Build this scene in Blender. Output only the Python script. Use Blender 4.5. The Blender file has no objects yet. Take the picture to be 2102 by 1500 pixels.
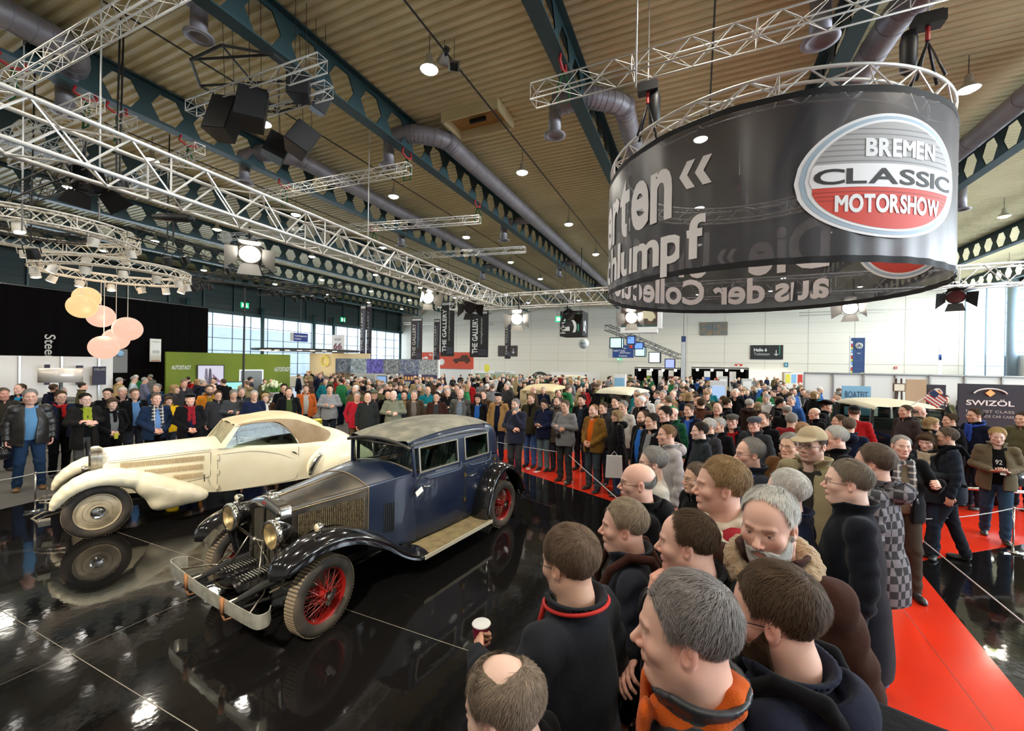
import bpy, math, random
import numpy as np
from mathutils import Vector, Matrix
random.seed(7)
SC = bpy.context.scene
COL = SC.collection
PI = math.pi
# ---------------------------------------------------------------- camera
F, HC = 853.0, 2.58
_y = np.array([379, -2, -853.]); _y /= np.linalg.norm(_y)
_x = -np.array([-1921, 34, -853.]); _x -= _y * (_x @ _y); _x /= np.linalg.norm(_x)
_z = np.cross(_x, _y)
RC = np.array([_x, _y, _z])
CP = np.array([0, 0, HC])
cam = bpy.data.cameras.new('camera')
cam.sensor_fit = 'HORIZONTAL'; cam.sensor_width = 36; cam.lens = F / 2102 * 36
cam.clip_end = 300; cam.clip_start = .05
camo = bpy.data.objects.new('camera', cam); COL.objects.link(camo)
m = Matrix.Identity(4)
for i in range(3):
    for j in range(3): m[i][j] = RC[i][j]
    m[i][3] = CP[i]
camo.matrix_world = m
SC.camera = camo
def ray(px, py): return RC @ np.array([px - 1051, 750 - py, -F])
def onz(px, py, z):
    d = ray(px, py); return CP + d * (z - HC) / d[2]
def ony(px, py, y):
    d = ray(px, py); return CP + d * y / d[1]
def onx(px, py, x):
    d = ray(px, py); return CP + d * x / d[0]
def ond(px, py, t): return CP + ray(px, py) * t / F
# ---------------------------------------------------------------- world, exposure
SC.view_settings.view_transform = 'Standard'; SC.view_settings.look = 'None'
SC.view_settings.exposure = 0.5; SC.view_settings.gamma = 1; SC.view_settings.use_curve_mapping = False
w = bpy.data.worlds.new('overcast_sky'); SC.world = w; w.use_nodes = True
w.node_tree.nodes['Background'].inputs[0].default_value = (.78, .88, 1, 1)
w.node_tree.nodes['Background'].inputs[1].default_value = 1.6
cy = SC.cycles
cy.use_denoising = True; cy.use_adaptive_sampling = True; cy.adaptive_threshold = .025
cy.max_bounces = 7; cy.diffuse_bounces = 3; cy.glossy_bounces = 4; cy.transmission_bounces = 4; cy.transparent_max_bounces = 12
cy.caustics_reflective = False; cy.caustics_refractive = False
cy.sample_clamp_indirect = 6
def area(name, loc, to, sx, sy, power, col=(1, 1, 1)):
    l = bpy.data.lights.new(name, 'AREA'); l.shape = 'RECTANGLE'; l.size = sx; l.size_y = sy; l.energy = power; l.color = col
    o = bpy.data.objects.new(name, l); COL.objects.link(o); o.location = loc
    o.rotation_euler = (Vector(to) - Vector(loc)).to_track_quat('-Z', 'Y').to_euler(); return o
# daylight outside the window walls (right side and left side of the hall)
area('daylight_right', (24, 21, 6.6), (0, 21, 3.0), 46, 7, 15000, (.93, .97, 1))
area('daylight_left', (-38.5, 26, 4.5), (0, 26, 2.5), 36, 5, 3200, (.86, .94, 1))
def spot(name, loc, to, power, col=(1, .9, .75), size=.6, blend=.5, rad=.15):
    l = bpy.data.lights.new(name, 'SPOT'); l.energy = power; l.color = col; l.spot_size = size; l.spot_blend = blend; l.shadow_soft_size = rad
    o = bpy.data.objects.new(name, l); COL.objects.link(o); o.location = loc
    o.rotation_euler = (Vector(to) - Vector(loc)).to_track_quat('-Z', 'Y').to_euler(); return o
def point(name, loc, power, col=(1, .93, .8), rad=.15, par=None):
    l = bpy.data.lights.new(name, 'POINT'); l.energy = power; l.color = col; l.shadow_soft_size = rad
    o = bpy.data.objects.new(name, l); COL.objects.link(o); o.location = loc
    if par: o.parent = par
    return o
# stage lighting rig above and in front of the two cars
spot('stage_light_blue_car', (-1.4, -1.6, 5.4), (-3.7, 3.8, .8), 1700, (1, .9, .74), .75, .6)
spot('stage_light_white_car', (-7.3, -1.5, 5.4), (-7.8, 4.6, .8), 1500, (1, .9, .74), .8, .6)
spot('stage_light_rear', (-6.4, 14.2, 4.4), (-4.6, 5.5, .8), 600, (1, .92, .8), .8, .6)
spot('stage_light_side', (3.6, 13.8, 4.4), (-1.5, 6, .8), 700, (1, .93, .84), .9, .7)
# ---------------------------------------------------------------- materials
MATS = {}
def mat(name, col, rough=.6, metal=0, spec=None, emit=None, estr=0, bump=None, noise=None, coat=0, alpha=None, trans=0, ior=None, sub=0, wave=None):
    if name in MATS: return MATS[name]
    m = bpy.data.materials.new(name); m.use_nodes = True; nt = m.node_tree; b = nt.nodes['Principled BSDF']
    b.inputs['Base Color'].default_value = (*col, 1); b.inputs['Roughness'].default_value = rough; b.inputs['Metallic'].default_value = metal
    if spec is not None: b.inputs['Specular IOR Level'].default_value = spec
    if emit: b.inputs['Emission Color'].default_value = (*emit, 1); b.inputs['Emission Strength'].default_value = estr
    if coat: b.inputs['Coat Weight'].default_value = coat; b.inputs['Coat Roughness'].default_value = .05
    if trans: b.inputs['Transmission Weight'].default_value = trans
    if alpha is not None: b.inputs['Alpha'].default_value = alpha
    if noise:  # (scale, second colour, detail)
        tc = nt.nodes.new('ShaderNodeTexCoord'); n = nt.nodes.new('ShaderNodeTexNoise'); n.inputs['Scale'].default_value = noise[0]; n.inputs['Detail'].default_value = noise[2] if len(noise) > 2 else 4
        mx = nt.nodes.new('ShaderNodeMix'); mx.data_type = 'RGBA'; mx.inputs[6].default_value = (*col, 1); mx.inputs[7].default_value = (*noise[1], 1)
        rp = nt.nodes.new('ShaderNodeMapRange'); rp.inputs[1].default_value = .4; rp.inputs[2].default_value = .65
        nt.links.new(tc.outputs['Object'], n.inputs['Vector']); nt.links.new(n.outputs[0], rp.inputs[0]); nt.links.new(rp.outputs[0], mx.inputs[0]); nt.links.new(mx.outputs[2], b.inputs['Base Color'])
    if bump:  # (scale, strength, distance)
        tc = nt.nodes.new('ShaderNodeTexCoord'); n = nt.nodes.new('ShaderNodeTexNoise'); n.inputs['Scale'].default_value = bump[0]; n.inputs['Detail'].default_value = 3
        bp = nt.nodes.new('ShaderNodeBump'); bp.inputs['Strength'].default_value = bump[1]; bp.inputs['Distance'].default_value = bump[2] if len(bump) > 2 else .01
        nt.links.new(tc.outputs['Object'], n.inputs['Vector']); nt.links.new(n.outputs[0], bp.inputs['Height']); nt.links.new(bp.outputs[0], b.inputs['Normal'])
    MATS[name] = m; return m
def glassmat(name, col=(.9, .95, 1), amt=.12, rough=.02):
    if name in MATS: return MATS[name]
    m = bpy.data.materials.new(name); m.use_nodes = True; nt = m.node_tree; nt.nodes.remove(nt.nodes['Principled BSDF'])
    t = nt.nodes.new('ShaderNodeBsdfTransparent'); g = nt.nodes.new('ShaderNodeBsdfGlossy'); x = nt.nodes.new('ShaderNodeMixShader')
    lw = nt.nodes.new('ShaderNodeLayerWeight'); lw.inputs[0].default_value = .35; mr = nt.nodes.new('ShaderNodeMapRange'); mr.inputs[3].default_value = amt * .5; mr.inputs[4].default_value = min(.8, amt * 5)
    t.inputs[0].default_value = (*col, 1); g.inputs['Roughness'].default_value = rough
    nt.links.new(lw.outputs['Fresnel'], mr.inputs[0]); nt.links.new(mr.outputs[0], x.inputs[0])
    nt.links.new(t.outputs[0], x.inputs[1]); nt.links.new(g.outputs[0], x.inputs[2]); nt.links.new(x.outputs[0], nt.nodes['Material Output'].inputs[0])
    MATS[name] = m; return m
def emis(name, col, s): return mat(name, (0, 0, 0), .5, emit=col, estr=s)
# ---------------------------------------------------------------- mesh helpers
class MB:
    def __init__(s): s.v = []; s.f = []; s.n = 0
    def add(s, V, Fc):
        V = np.asarray(V, float).reshape(-1, 3); s.v.append(V); s.f += [tuple(i + s.n for i in q) for q in Fc]; s.n += len(V); return s
    def box(s, c, d, rz=0, R=None):
        c = np.array(c, float); d = np.array(d, float) / 2
        V = np.array([[x, y, z] for x in (-1, 1) for y in (-1, 1) for z in (-1, 1)]) * d
        if R is not None: V = V @ np.array(R).T
        elif rz: V = V @ np.array([[math.cos(rz), -math.sin(rz), 0], [math.sin(rz), math.cos(rz), 0], [0, 0, 1]]).T
        return s.add(V + c, [(0, 1, 3, 2), (4, 6, 7, 5), (0, 4, 5, 1), (2, 3, 7, 6), (0, 2, 6, 4), (1, 5, 7, 3)])
    def tube(s, pts, r, n=8, closed=False, cap=True):
        P = np.array(pts, float); k = len(P); rs = np.full(k, r) if np.isscalar(r) else np.array(r, float)
        T = np.zeros_like(P)
        if closed: T = np.roll(P, -1, 0) - np.roll(P, 1, 0)
        else: T[1:-1] = P[2:] - P[:-2]; T[0] = P[1] - P[0]; T[-1] = P[-1] - P[-2]
        T /= np.linalg.norm(T, axis=1)[:, None] + 1e-12
        u = np.array([0, 0, 1.]) if abs(T[0][2]) < .9 else np.array([1., 0, 0]); V = []
        for i in range(k):
            u = u - T[i] * (u @ T[i]); u /= np.linalg.norm(u) + 1e-12; w_ = np.cross(T[i], u)
            a = np.arange(n) * 2 * PI / n
            V.append(P[i] + rs[i] * (np.cos(a)[:, None] * u + np.sin(a)[:, None] * w_))
        fc = []
        for i in range(k if closed else k - 1):
            j = (i + 1) % k
            for q in range(n): fc.append((i * n + q, i * n + (q + 1) % n, j * n + (q + 1) % n, j * n + q))
        if cap and not closed: fc += [tuple(range(n))[::-1], tuple((k - 1) * n + q for q in range(n))]
        return s.add(np.concatenate(V), fc)
    def lathe(s, prof, n=24, M=None, cap=True):  # prof (r, z) about the z axis
        k = len(prof); a = np.arange(n) * 2 * PI / n
        V = np.array([[r * math.cos(t), r * math.sin(t), z] for r, z in prof for t in a])
        fc = [(i * n + q, i * n + (q + 1) % n, (i + 1) * n + (q + 1) % n, (i + 1) * n + q) for i in range(k - 1) for q in range(n)]
        if cap:
            if prof[0][0] > 1e-6: fc.append(tuple(range(n))[::-1])
            if prof[-1][0] > 1e-6: fc.append(tuple((k - 1) * n + q for q in range(n)))
        if M is not None: V = V @ np.array(M)[:3, :3].T + np.array(M)[:3, 3]
        return s.add(V, fc)
    def grid(s, G, closed_u=False, closed_v=False, flip=False):  # G[u][v] -> point
        G = np.array(G, float); nu, nv = G.shape[:2]; fc = []
        for i in range(nu if closed_u else nu - 1):
            for j in range(nv if closed_v else nv - 1):
                a, b, c, d = i * nv + j, ((i + 1) % nu) * nv + j, ((i + 1) % nu) * nv + (j + 1) % nv, i * nv + (j + 1) % nv
                fc.append((a, d, c, b) if flip else (a, b, c, d))
        return s.add(G.reshape(-1, 3), fc)
    def poly(s, pts, th, ax):  # flat outline pts (3D), thickness vector ax*th
        P = np.array(pts, float); k = len(P); A = np.array(ax, float) * th
        return s.add(np.concatenate([P, P + A]), [tuple(range(k))[::-1], tuple(range(k, 2 * k))] + [(i, (i + 1) % k, k + (i + 1) % k, k + i) for i in range(k)])
    def ball(s, c, r, n=12, m_=8, R=None):
        r = np.array([r] * 3 if np.isscalar(r) else r, float)
        V = np.array([[math.sin(PI * j / m_) * math.cos(2 * PI * i / n), math.sin(PI * j / m_) * math.sin(2 * PI * i / n), math.cos(PI * j / m_)] for j in range(m_ + 1) for i in range(n)]) * r
        if R is not None: V = V @ np.array(R)[:3, :3].T
        return s.add(V + np.array(c, float), [(j * n + i, (j + 1) * n + i, (j + 1) * n + (i + 1) % n, j * n + (i + 1) % n) for j in range(m_) for i in range(n)])
    def mesh(s, name, smooth=False, angle=None):
        me = bpy.data.meshes.new(name); V = np.concatenate(s.v) if s.v else np.zeros((0, 3))
        me.from_pydata(V.tolist(), [], s.f); me.validate(); me.update()
        if smooth: me.shade_smooth()
        if angle: me.set_sharp_from_angle(angle=math.radians(angle))
        return me
def obj(name, mb, material=None, parent=None, smooth=False, angle=None, loc=None, rz=None):
    me = mb.mesh(name, smooth or bool(angle), angle) if isinstance(mb, MB) else mb
    o = bpy.data.objects.new(name, me); COL.objects.link(o)
    if material:
        if not me.materials: me.materials.append(material)
    if parent: o.parent = parent
    if loc is not None: o.location = loc
    if rz: o.rotation_euler.z = rz
    return o
def tag(o, label, cat, group=None, kind=None):
    if label: o['label'] = label
    if cat: o['category'] = cat
    if group: o['group'] = group
    if kind: o['kind'] = kind
    return o
def struct(o): o['kind'] = 'structure'; return o
def thing(name, label, cat, loc=(0, 0, 0), rz=0, group=None, R=None):
    o = bpy.data.objects.new(name, None); COL.objects.link(o); o.empty_display_size = .1
    o.location = loc; o.rotation_euler = (0, 0, rz)
    if R is not None: o.rotation_euler = R
    return tag(o, label, cat, group)
def copy_tree(o, parent=None, top=True):
    c = o.copy(); COL.objects.link(c); c.parent = parent
    for ch in list(o.children): copy_tree(ch, c, False)
    return c
FONT_CACHE = {}
def text_mesh(txt, bold=0, shear=0):
    """text as flat mesh arrays (verts Nx2 with height of capitals 1, faces)"""
    k = (txt, bold, shear)
    if k in FONT_CACHE: return FONT_CACHE[k]
    c = bpy.data.curves.new('lettering', 'FONT'); c.body = txt; c.size = 1; c.offset = bold; c.resolution_u = 4; c.shear = shear; c.fill_mode = 'FRONT'
    o = bpy.data.objects.new('lettering', c); me = bpy.data.meshes.new_from_object(o)
    V = np.zeros(len(me.vertices) * 3); me.vertices.foreach_get('co', V); V = V.reshape(-1, 3)[:, :2] / .73
    fc = [tuple(p.vertices) for p in me.polygons]
    bpy.data.objects.remove(o); bpy.data.curves.remove(c); bpy.data.meshes.remove(me)
    FONT_CACHE[k] = (V, fc); return V, fc
def lettering(txt, o, u, v, width=None, height=.1, material=None, parent=None, name='lettering', bold=.01, align='l', off=.004, mb=None):
    """flat writing on a plane: o origin (baseline start), u reading direction, v up, fitted to width x cap height"""
    V, fc = text_mesh(txt, bold); o, u, v = np.array(o, float), np.array(u, float), np.array(v, float)
    u = u / np.linalg.norm(u); v = v / np.linalg.norm(v); n = np.cross(u, v)
    if not len(V): return
    x0, x1 = V[:, 0].min(), V[:, 0].max(); s = height if width is None else width / (x1 - x0)
    X = (V[:, 0] - x0) * s
    if align == 'c': X = X - (x1 - x0) * s / 2
    P = o + X[:, None] * u + (V[:, 1] * height)[:, None] * v + n * off
    if mb is not None: mb.add(P, fc); return
    return obj(name, MB().add(P, fc), material, parent)
# ================================================================= the hall
YF, XL, XR, ZC = 45.0, -36.4, 21.9, 9.55
# floor: glossy black show floor, red runners, grey carpet, plain hall floor
def glossy(name, col, rough, nscale, nstr, spec=.5):
    m = bpy.data.materials.new(name); m.use_nodes = True; nt = m.node_tree; b = nt.nodes['Principled BSDF']
    b.inputs['Base Color'].default_value = (*col, 1); b.inputs['Roughness'].default_value = rough; b.inputs['Specular IOR Level'].default_value = spec
    tc = nt.nodes.new('ShaderNodeTexCoord'); n = nt.nodes.new('ShaderNodeTexNoise'); n.inputs['Scale'].default_value = nscale; n.inputs['Detail'].default_value = 2.5
    n2 = nt.nodes.new('ShaderNodeTexNoise'); n2.inputs['Scale'].default_value = 1.1; n2.inputs['Detail'].default_value = 6
    mr = nt.nodes.new('ShaderNodeMapRange'); mr.inputs[3].default_value = rough * .6; mr.inputs[4].default_value = rough * 1.8; mr.inputs[1].default_value = .35; mr.inputs[2].default_value = .7
    bp = nt.nodes.new('ShaderNodeBump'); bp.inputs['Strength'].default_value = nstr; bp.inputs['Distance'].default_value = .01
    for a_, b_ in ((tc.outputs['Object'], n.inputs['Vector']), (tc.outputs['Object'], n2.inputs['Vector']), (n.outputs[0], bp.inputs['Height']), (n2.outputs[0], mr.inputs[0]), (mr.outputs[0], b.inputs['Roughness']), (bp.outputs[0], b.inputs['Normal'])): nt.links.new(a_, b_)
    return m
M_BLACK = glossy('black_gloss_floor', (.006, .0055, .0055), .05, 9, .07, .5)
M_RED = glossy('red_gloss_floor', (.68, .035, .012), .13, 6, .05)
M_HALL = mat('hall_floor', (.05, .048, .045), .45, noise=(2, (.07, .067, .062)))
M_GREYC = mat('grey_carpet', (.09, .085, .08), .9, bump=(300, .4))
def flat(name, pts, z, material, th=.004):
    o = obj(name, MB().poly([(x, y, z - th) for x, y in pts], th, (0, 0, 1)), material); return struct(o)
flat('floor', [(XL, -8), (XR, -8), (XR, YF), (XL, YF)], 0, M_HALL, .2)
R1 = [onz(x, y, 0)[:2] for x, y in ((1062, 965), (1262, 1031))]
d1 = (R1[1] - R1[0]) / np.linalg.norm(R1[1] - R1[0])
K = onz(1873, 1155, 0)[:2]; K2 = onz(2102, 1117, 0)[:2]; K3 = onz(2100, 1432, 0)[:2]
dk2 = (K2 - K) / np.linalg.norm(K2 - K); dk3 = (K3 - K) / np.linalg.norm(K3 - K)
# black show floor of the two cars: left boundary is the grey carpet edge
g0 = onz(0, 1046, 0)[:2]; g1 = onz(110, 1020, 0)[:2]; dg = (g1 - g0) / np.linalg.norm(g1 - g0)
A_ = g0 - dg * 4; B_ = g0 + dg * 5.5
E_ = R1[0] - d1 * .6
Fp = R1[1] + d1 * 1.9
flat('floor_black_stage', [A_, (-14, -6), (.9, -6), (.9, 4.2), Fp, R1[0], E_, B_], .004, M_BLACK)
flat('floor_red_runner', [R1[0], Fp, (.9, 4.2), (.9, -6), K + dk3 * 13, K, K + dk2 * 9, (9, 14.5), (1.5, 13.5), (-5.5, 11.2), E_], .005, M_RED)
flat('floor_black_side', [K, K + dk3 * 13, (12, -6), K + dk2 * 9], .0045, M_BLACK)
flat('floor_grey_carpet', [A_, B_, E_, (-5.5, 11.2), (-14, 15), (-22, 9), (-16, 1)], .0035, M_GREYC)
# panel joints of the stage floor
M_JOINT = mat('floor_joint', (.22, .2, .16), .4)
def joint(p, q, wd=.006):
    a, b = np.array(p), np.array(q); d = (b - a) / np.linalg.norm(b - a); n = np.array([-d[1], d[0]]) * wd / 2
    return MB().add([(*(a - n), .0055), (*(b - n), .0055), (*(b + n), .0055), (*(a + n), .0055)], [(0, 1, 2, 3)])
jl = []
for p, q in (((278, 1105), (1023, 1357)), ((0, 1252), (403, 1500))):
    a, b = onz(*p, 0)[:2], onz(*q, 0)[:2]; jl.append((a - (b - a) * .2, b + (b - a) * .12))
for i, (a, b) in enumerate(jl): struct(obj('floor_joint_%d' % (i + 1), joint(a, b), M_JOINT))
a = onz(353, 1243, 0)[:2]; struct(obj('floor_joint_3', joint(a - (0, 3), a + (.05, 1.4), .004), M_JOINT))
M_JR = mat('red_floor_joint', (.25, .02, .01), .4)
a, b = onz(1850, 1245, 0)[:2], onz(2030, 1485, 0)[:2]; struct(obj('floor_joint_4', joint(a - (b - a) * .6, b + (b - a) * .5, .008).add([], []), M_JR))
# ceiling: trapezoidal sheeting, ridges along x
M_CEIL = mat('ceiling_sheet', (.84, .74, .45), .5, noise=(.35, (.7, .61, .36), 3))
ys = []; zs = []
p = .22
y = -8.0
while y < YF:
    ys += [y, y + .075, y + .1, y + .195]; zs += [ZC + .055, ZC + .055, ZC, ZC]; y += p
G = [[(x, yy, zz) for yy, zz in zip(ys, zs)] for x in (XL, XR)]
struct(obj('ceiling', MB().grid(G), M_CEIL))
struct(obj('ceiling_roof_deck', MB().box(((XL + XR) / 2, (YF - 8) / 2, ZC + .3), (XR - XL, YF + 8, .2)), M_CEIL))
# castellated roof beams
M_BEAM = mat('roof_beam_green', (.02, .055, .062), .5)
def beam(x, i, y0=-8, y1=YF):
    z0, z1, hz = 8.6, 9.52, .335; zc = (z0 + z1) / 2; P_ = .965; mb = MB(); y = y0 + (-.36 % P_)
    t = .012
    for sx in (-t, t):
        yy = y0 + .3
        while yy + P_ <= y1:
            c = yy + P_ / 2; a, b = .2, .37
            hx = [(c - b, zc), (c - a + .02, zc + hz), (c + a - .02, zc + hz), (c + b, zc), (c + a - .02, zc - hz), (c - a + .02, zc - hz)]
            V = [(x + sx, q, r) for q, r in hx] + [(x + sx, yy, z0), (x + sx, yy, zc), (x + sx, yy, z1), (x + sx, yy + P_, z1), (x + sx, yy + P_, zc), (x + sx, yy + P_, z0)]
            mb.add(V, [(7, 8, 1, 0), (8, 9, 2, 1), (9, 10, 3, 2), (10, 11, 4, 3), (11, 6, 5, 4), (6, 7, 0, 5)]); yy += P_
    mb.box((x, (y0 + y1) / 2, z0), (.3, y1 - y0, .03)); mb.box((x, (y0 + y1) / 2, z1), (.3, y1 - y0, .03))
    o = struct(obj('ceiling_beam_%d' % i, mb, M_BEAM)); return o
BX = [-2.6 - 5.1 * k for k in range(6, -1, -1)] + [2.5, 7.8, 13.6, 18.6]
for i, x in enumerate(BX): beam(x, i + 1)
# far wall with panel seams
M_WALL = mat('far_wall_panel', (.74, .70, .60), .6, noise=(.15, (.7, .67, .58)))
M_SEAM = mat('panel_seam', (.5, .47, .4), .7)
struct(obj('wall_far', MB().box(((XL + 19.5) / 2, YF + .15, 4.9), (19.5 - XL, .3, 9.8)), M_WALL))
mb = MB()
for z in np.arange(3.9, 9, .93): mb.box(((XL + 19.5) / 2, YF - .005, z), (19.5 - XL, .012, .018))
mb.box(((XL + 19.5) / 2, YF - .01, 3.0), (19.5 - XL, .02, .04))
for x in np.arange(XL + 2, 19.5, 3.35): mb.box((x, YF - .005, 4.6), (.025, .012, 9))
struct(obj('trim_1', mb, M_SEAM))
# left wall: green louvre band, columns and glazing
M_LOUV = mat('green_louvre', (.018, .034, .032), .6)
mb = MB()
mb.box((XL + .05, 18.5, 8.1), (.1, 53, 3.2))
for k in range(7): mb.box((XL + .12, 18.5, 6.8 + k * .45), (.05, 53, .03))
struct(obj('wall_left_upper', mb, M_LOUV))
struct(obj('wall_left_lintel', MB().box((XL, 18.5, 6.5), (.5, 53, .28)), M_BEAM))
struct(obj('wall_left_lower', MB().box((XL - .1, 18.5, .5), (.2, 53, 1)), M_WALL))
mb = MB()
for y in np.arange(-6, YF, 2.4): mb.box((XL + .2, y, 8.2), (.12, .1, 3.2))
struct(obj('trim_2', mb, M_BEAM))
M_MULL = mat('window_mullion', (.03, .05, .06), .5)
M_PANE = glassmat('hall_glass', (.93, .97, 1), .08)
mb = MB()
for y in np.arange(-7.6, YF, 1.6): mb.box((XL, y, 3.7), (.07, .05, 5.6))
for z in np.arange(1.2, 6.5, 1.05): mb.box((XL, 18.5, z), (.06, 53, .045))
wf = struct(obj('window_1', mb, M_MULL)); g = obj('window_pane', MB().box((XL - .02, 18.5, 3.7), (.012, 53, 5.5)), M_PANE, wf)
for i, y in enumerate((19.0, 25.0, 30.5, 33, 38.5, 44)): struct(obj('column_left_%d' % (i + 1), MB().lathe([(.16, 0), (.16, 7.2)], 16), M_BEAM, loc=(XL + .7, y, 0), smooth=True))
# pale passage building behind the left glazing
struct(obj('wall_outside_left', MB().box((-60, 18, 3.5), (.3, 90, 7)), mat('outside_wall', (.75, .82, .88), .8)))
flat('ground_outside', [(-70, -20), (XL, -20), (XL, 70), (-70, 70)], -.02, mat('outside_ground', (.4, .42, .44), .8), .1)
# right wall: white panels below, tall glazing above, round steel columns
M_WHITE = mat('white_panel', (.82, .83, .84), .5)
M_STEEL = mat('window_steel', (.25, .33, .4), .4)
struct(obj('wall_right_lower', MB().box((XR + .1, 18.5, 1.9), (.2, 53, 3.8)), M_WHITE))
struct(obj('wall_right_upper', MB().box((XR + .1, 18.5, 9.5), (.25, 53, .7)), M_LOUV))
mb = MB()
for z in np.arange(4.0, 9.2, .78): mb.box((XR, 18.5, z), (.05, 53, .03))
for y in np.arange(-7.6, YF, 3.2): mb.box((XR, y, 6.5), (.06, .05, 5.4))
wf = struct(obj('window_2', mb, M_STEEL)); obj('window_pane', MB().box((XR + .03, 18.5, 6.5), (.012, 53, 5.4)), M_PANE, wf)
mb = MB()
for z in np.arange(1.4, 9.2, .78): mb.box(((19.5 + XR) / 2, YF, z), (XR - 19.5, .05, .03))
for x in (19.55, 20.75, XR - .05): mb.box((x, YF, 4.8), (.07, .07, 9))
wf = struct(obj('window_3', mb, M_STEEL)); obj('window_pane', MB().box(((19.5 + XR) / 2, YF + .03, 4.8), (XR - 19.5, .012, 9.4)), M_PANE, wf)
for i, y in enumerate((43.6, 36, 28)): struct(obj('column_right_%d' % (i + 1), MB().lathe([(.3, 0), (.3, 9.5)], 20), M_STEEL, loc=(XR - .35, y, 0), smooth=True))
struct(obj('wall_near', MB().box(((XL + XR) / 2, -8.1, 4.9), (XR - XL, .2, 9.8)), mat('near_wall', (.35, .33, .3), .8)))
# ----- high-bay lamps on a regular grid
M_DOME = mat('lamp_housing', (.55, .55, .5), .35, .6)
M_BULBW = emis('lamp_glow_white', (1, .97, .9), 16)
M_BULBY = emis('lamp_glow_yellow', (.9, 1, .45), 9)
M_WIRE = mat('black_wire', (.02, .02, .02), .6)
def lamp_proto():
    r = thing('pendant_lamp', '', '')
    obj('lamp_shade', MB().lathe([(.05, .34), (.07, .3), (.075, .16), (.13, .1), (.19, .02), (.2, 0), (.185, 0), (.12, .09), (.0, .12)], 20), M_DOME, r, True)
    obj('bulb', MB().lathe([(0, .06), (.12, .05), (.175, .012), (.17, -.01), (.1, -.05), (0, -.062)], 20), M_BULBW, r, True)
    obj('cord', MB().tube([(0, 0, .34), (0, 0, .76)], .008, 6), M_WIRE, r)
    return r
LP = lamp_proto(); first = True
lx = [-31.8, -26.5, -21.2, -15.8, -10.55, -5.3, 0, 5.4, 11.2, 16.6]; ly = [1.9, -3.4, 7.35, 12.5, 17.9, 23.3, 28.6, 34, 39.4]  # first two rows are out of view, added to light the banner front
YEL = {(-21.2, 12.5), (11.2, 23.3), (-10.55, 23.3), (-21.2, 28.6)}
rows = ['unseen overhead', 'unseen rear', 'nearest', 'second', 'third', 'fourth', 'fifth', 'sixth', 'seventh', 'farthest']
cols = ['beside the left window wall', 'two bays from the left windows', 'over the black curtain stand', 'over the white ring trusses', 'left of the big loudspeakers', 'right of the big loudspeakers', 'above the round banner', 'right of the round banner', 'two bays from the right windows', 'beside the right window wall']
for j, y in enumerate(ly):
    for i, x in enumerate(lx):
        o = LP if first else copy_tree(LP); first = False
        o.location = (x, y, 8.8)
        ye = (x, y) in YEL
        if ye:
            for c in o.children:
                if c.name.startswith('bulb'): c.data = c.data.copy(); c.data.materials[0] = M_BULBY
        nb = '' if 0 else ('left window wall' if i == 0 else 'right window wall' if i == 9 else 'roof beam %s' % ['', 'near the left windows', 'left of the white light rings', 'over the white light rings', 'between the white ring and the big speakers', 'left of the round banner', 'over the round banner', 'right of the round banner', 'far right', ''][i])
        tag(o, '%s pendant lamp %s, %s row' % ('greenish' if ye else 'white', cols[i], rows[j]), 'lamp', 'pendant lamps of the hall ceiling')
        ls = spot('lamp_light', (0, 0, -.1), (0, 0, -5), (165 if not ye else 95), (1, .93, .8) if not ye else (.9, 1, .5), 2.75, .5, .25); ls.parent = o
# ================================================================= organic shapes from distance functions
def rc(P, a, b, ra, rb=None):
    rb = ra if rb is None else rb
    a = np.array(a, np.float32); b = np.array(b, np.float32); ab = b - a; pa = P - a
    h = np.clip((pa @ ab) / (ab @ ab + 1e-9), 0, 1)
    return np.linalg.norm(pa - h[:, None] * ab, axis=1) - (ra + (rb - ra) * h)
def ell(P, c, r, R=None):
    q = P - np.array(c, np.float32)
    if R is not None: q = q @ np.array(R, np.float32)
    r = np.array(r, np.float32); k0 = np.linalg.norm(q / r, axis=1); k1 = np.linalg.norm(q / (r * r), axis=1) + 1e-9
    return k0 * (k0 - 1) / k1
def smin(a, b, k):
    h = np.clip(.5 + .5 * (b - a) / k, 0, 1); return b + (a - b) * h - k * h * (1 - h)
def smax(a, b, k): return -smin(-a, -b, k)
def rotm(ax, deg):
    return np.array(Matrix.Rotation(math.radians(deg), 3, ax))
def folds(P, amp, f=18, seed=0):
    s = seed * 1.7
    q = np.sin(P[:, 0] * f * .55 + s + 1.3 * np.sin(P[:, 2] * f * .31 + s)) + np.sin(P[:, 1] * f * .6 + 2.1 * s + 1.5 * np.sin(P[:, 2] * f * .4))
    w_ = np.sin(P[:, 2] * f + 1.8 * q + s); return amp * w_ * (.6 + .4 * np.sin(P[:, 1] * f * .4 + P[:, 0] * f * .5 + s))
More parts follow.
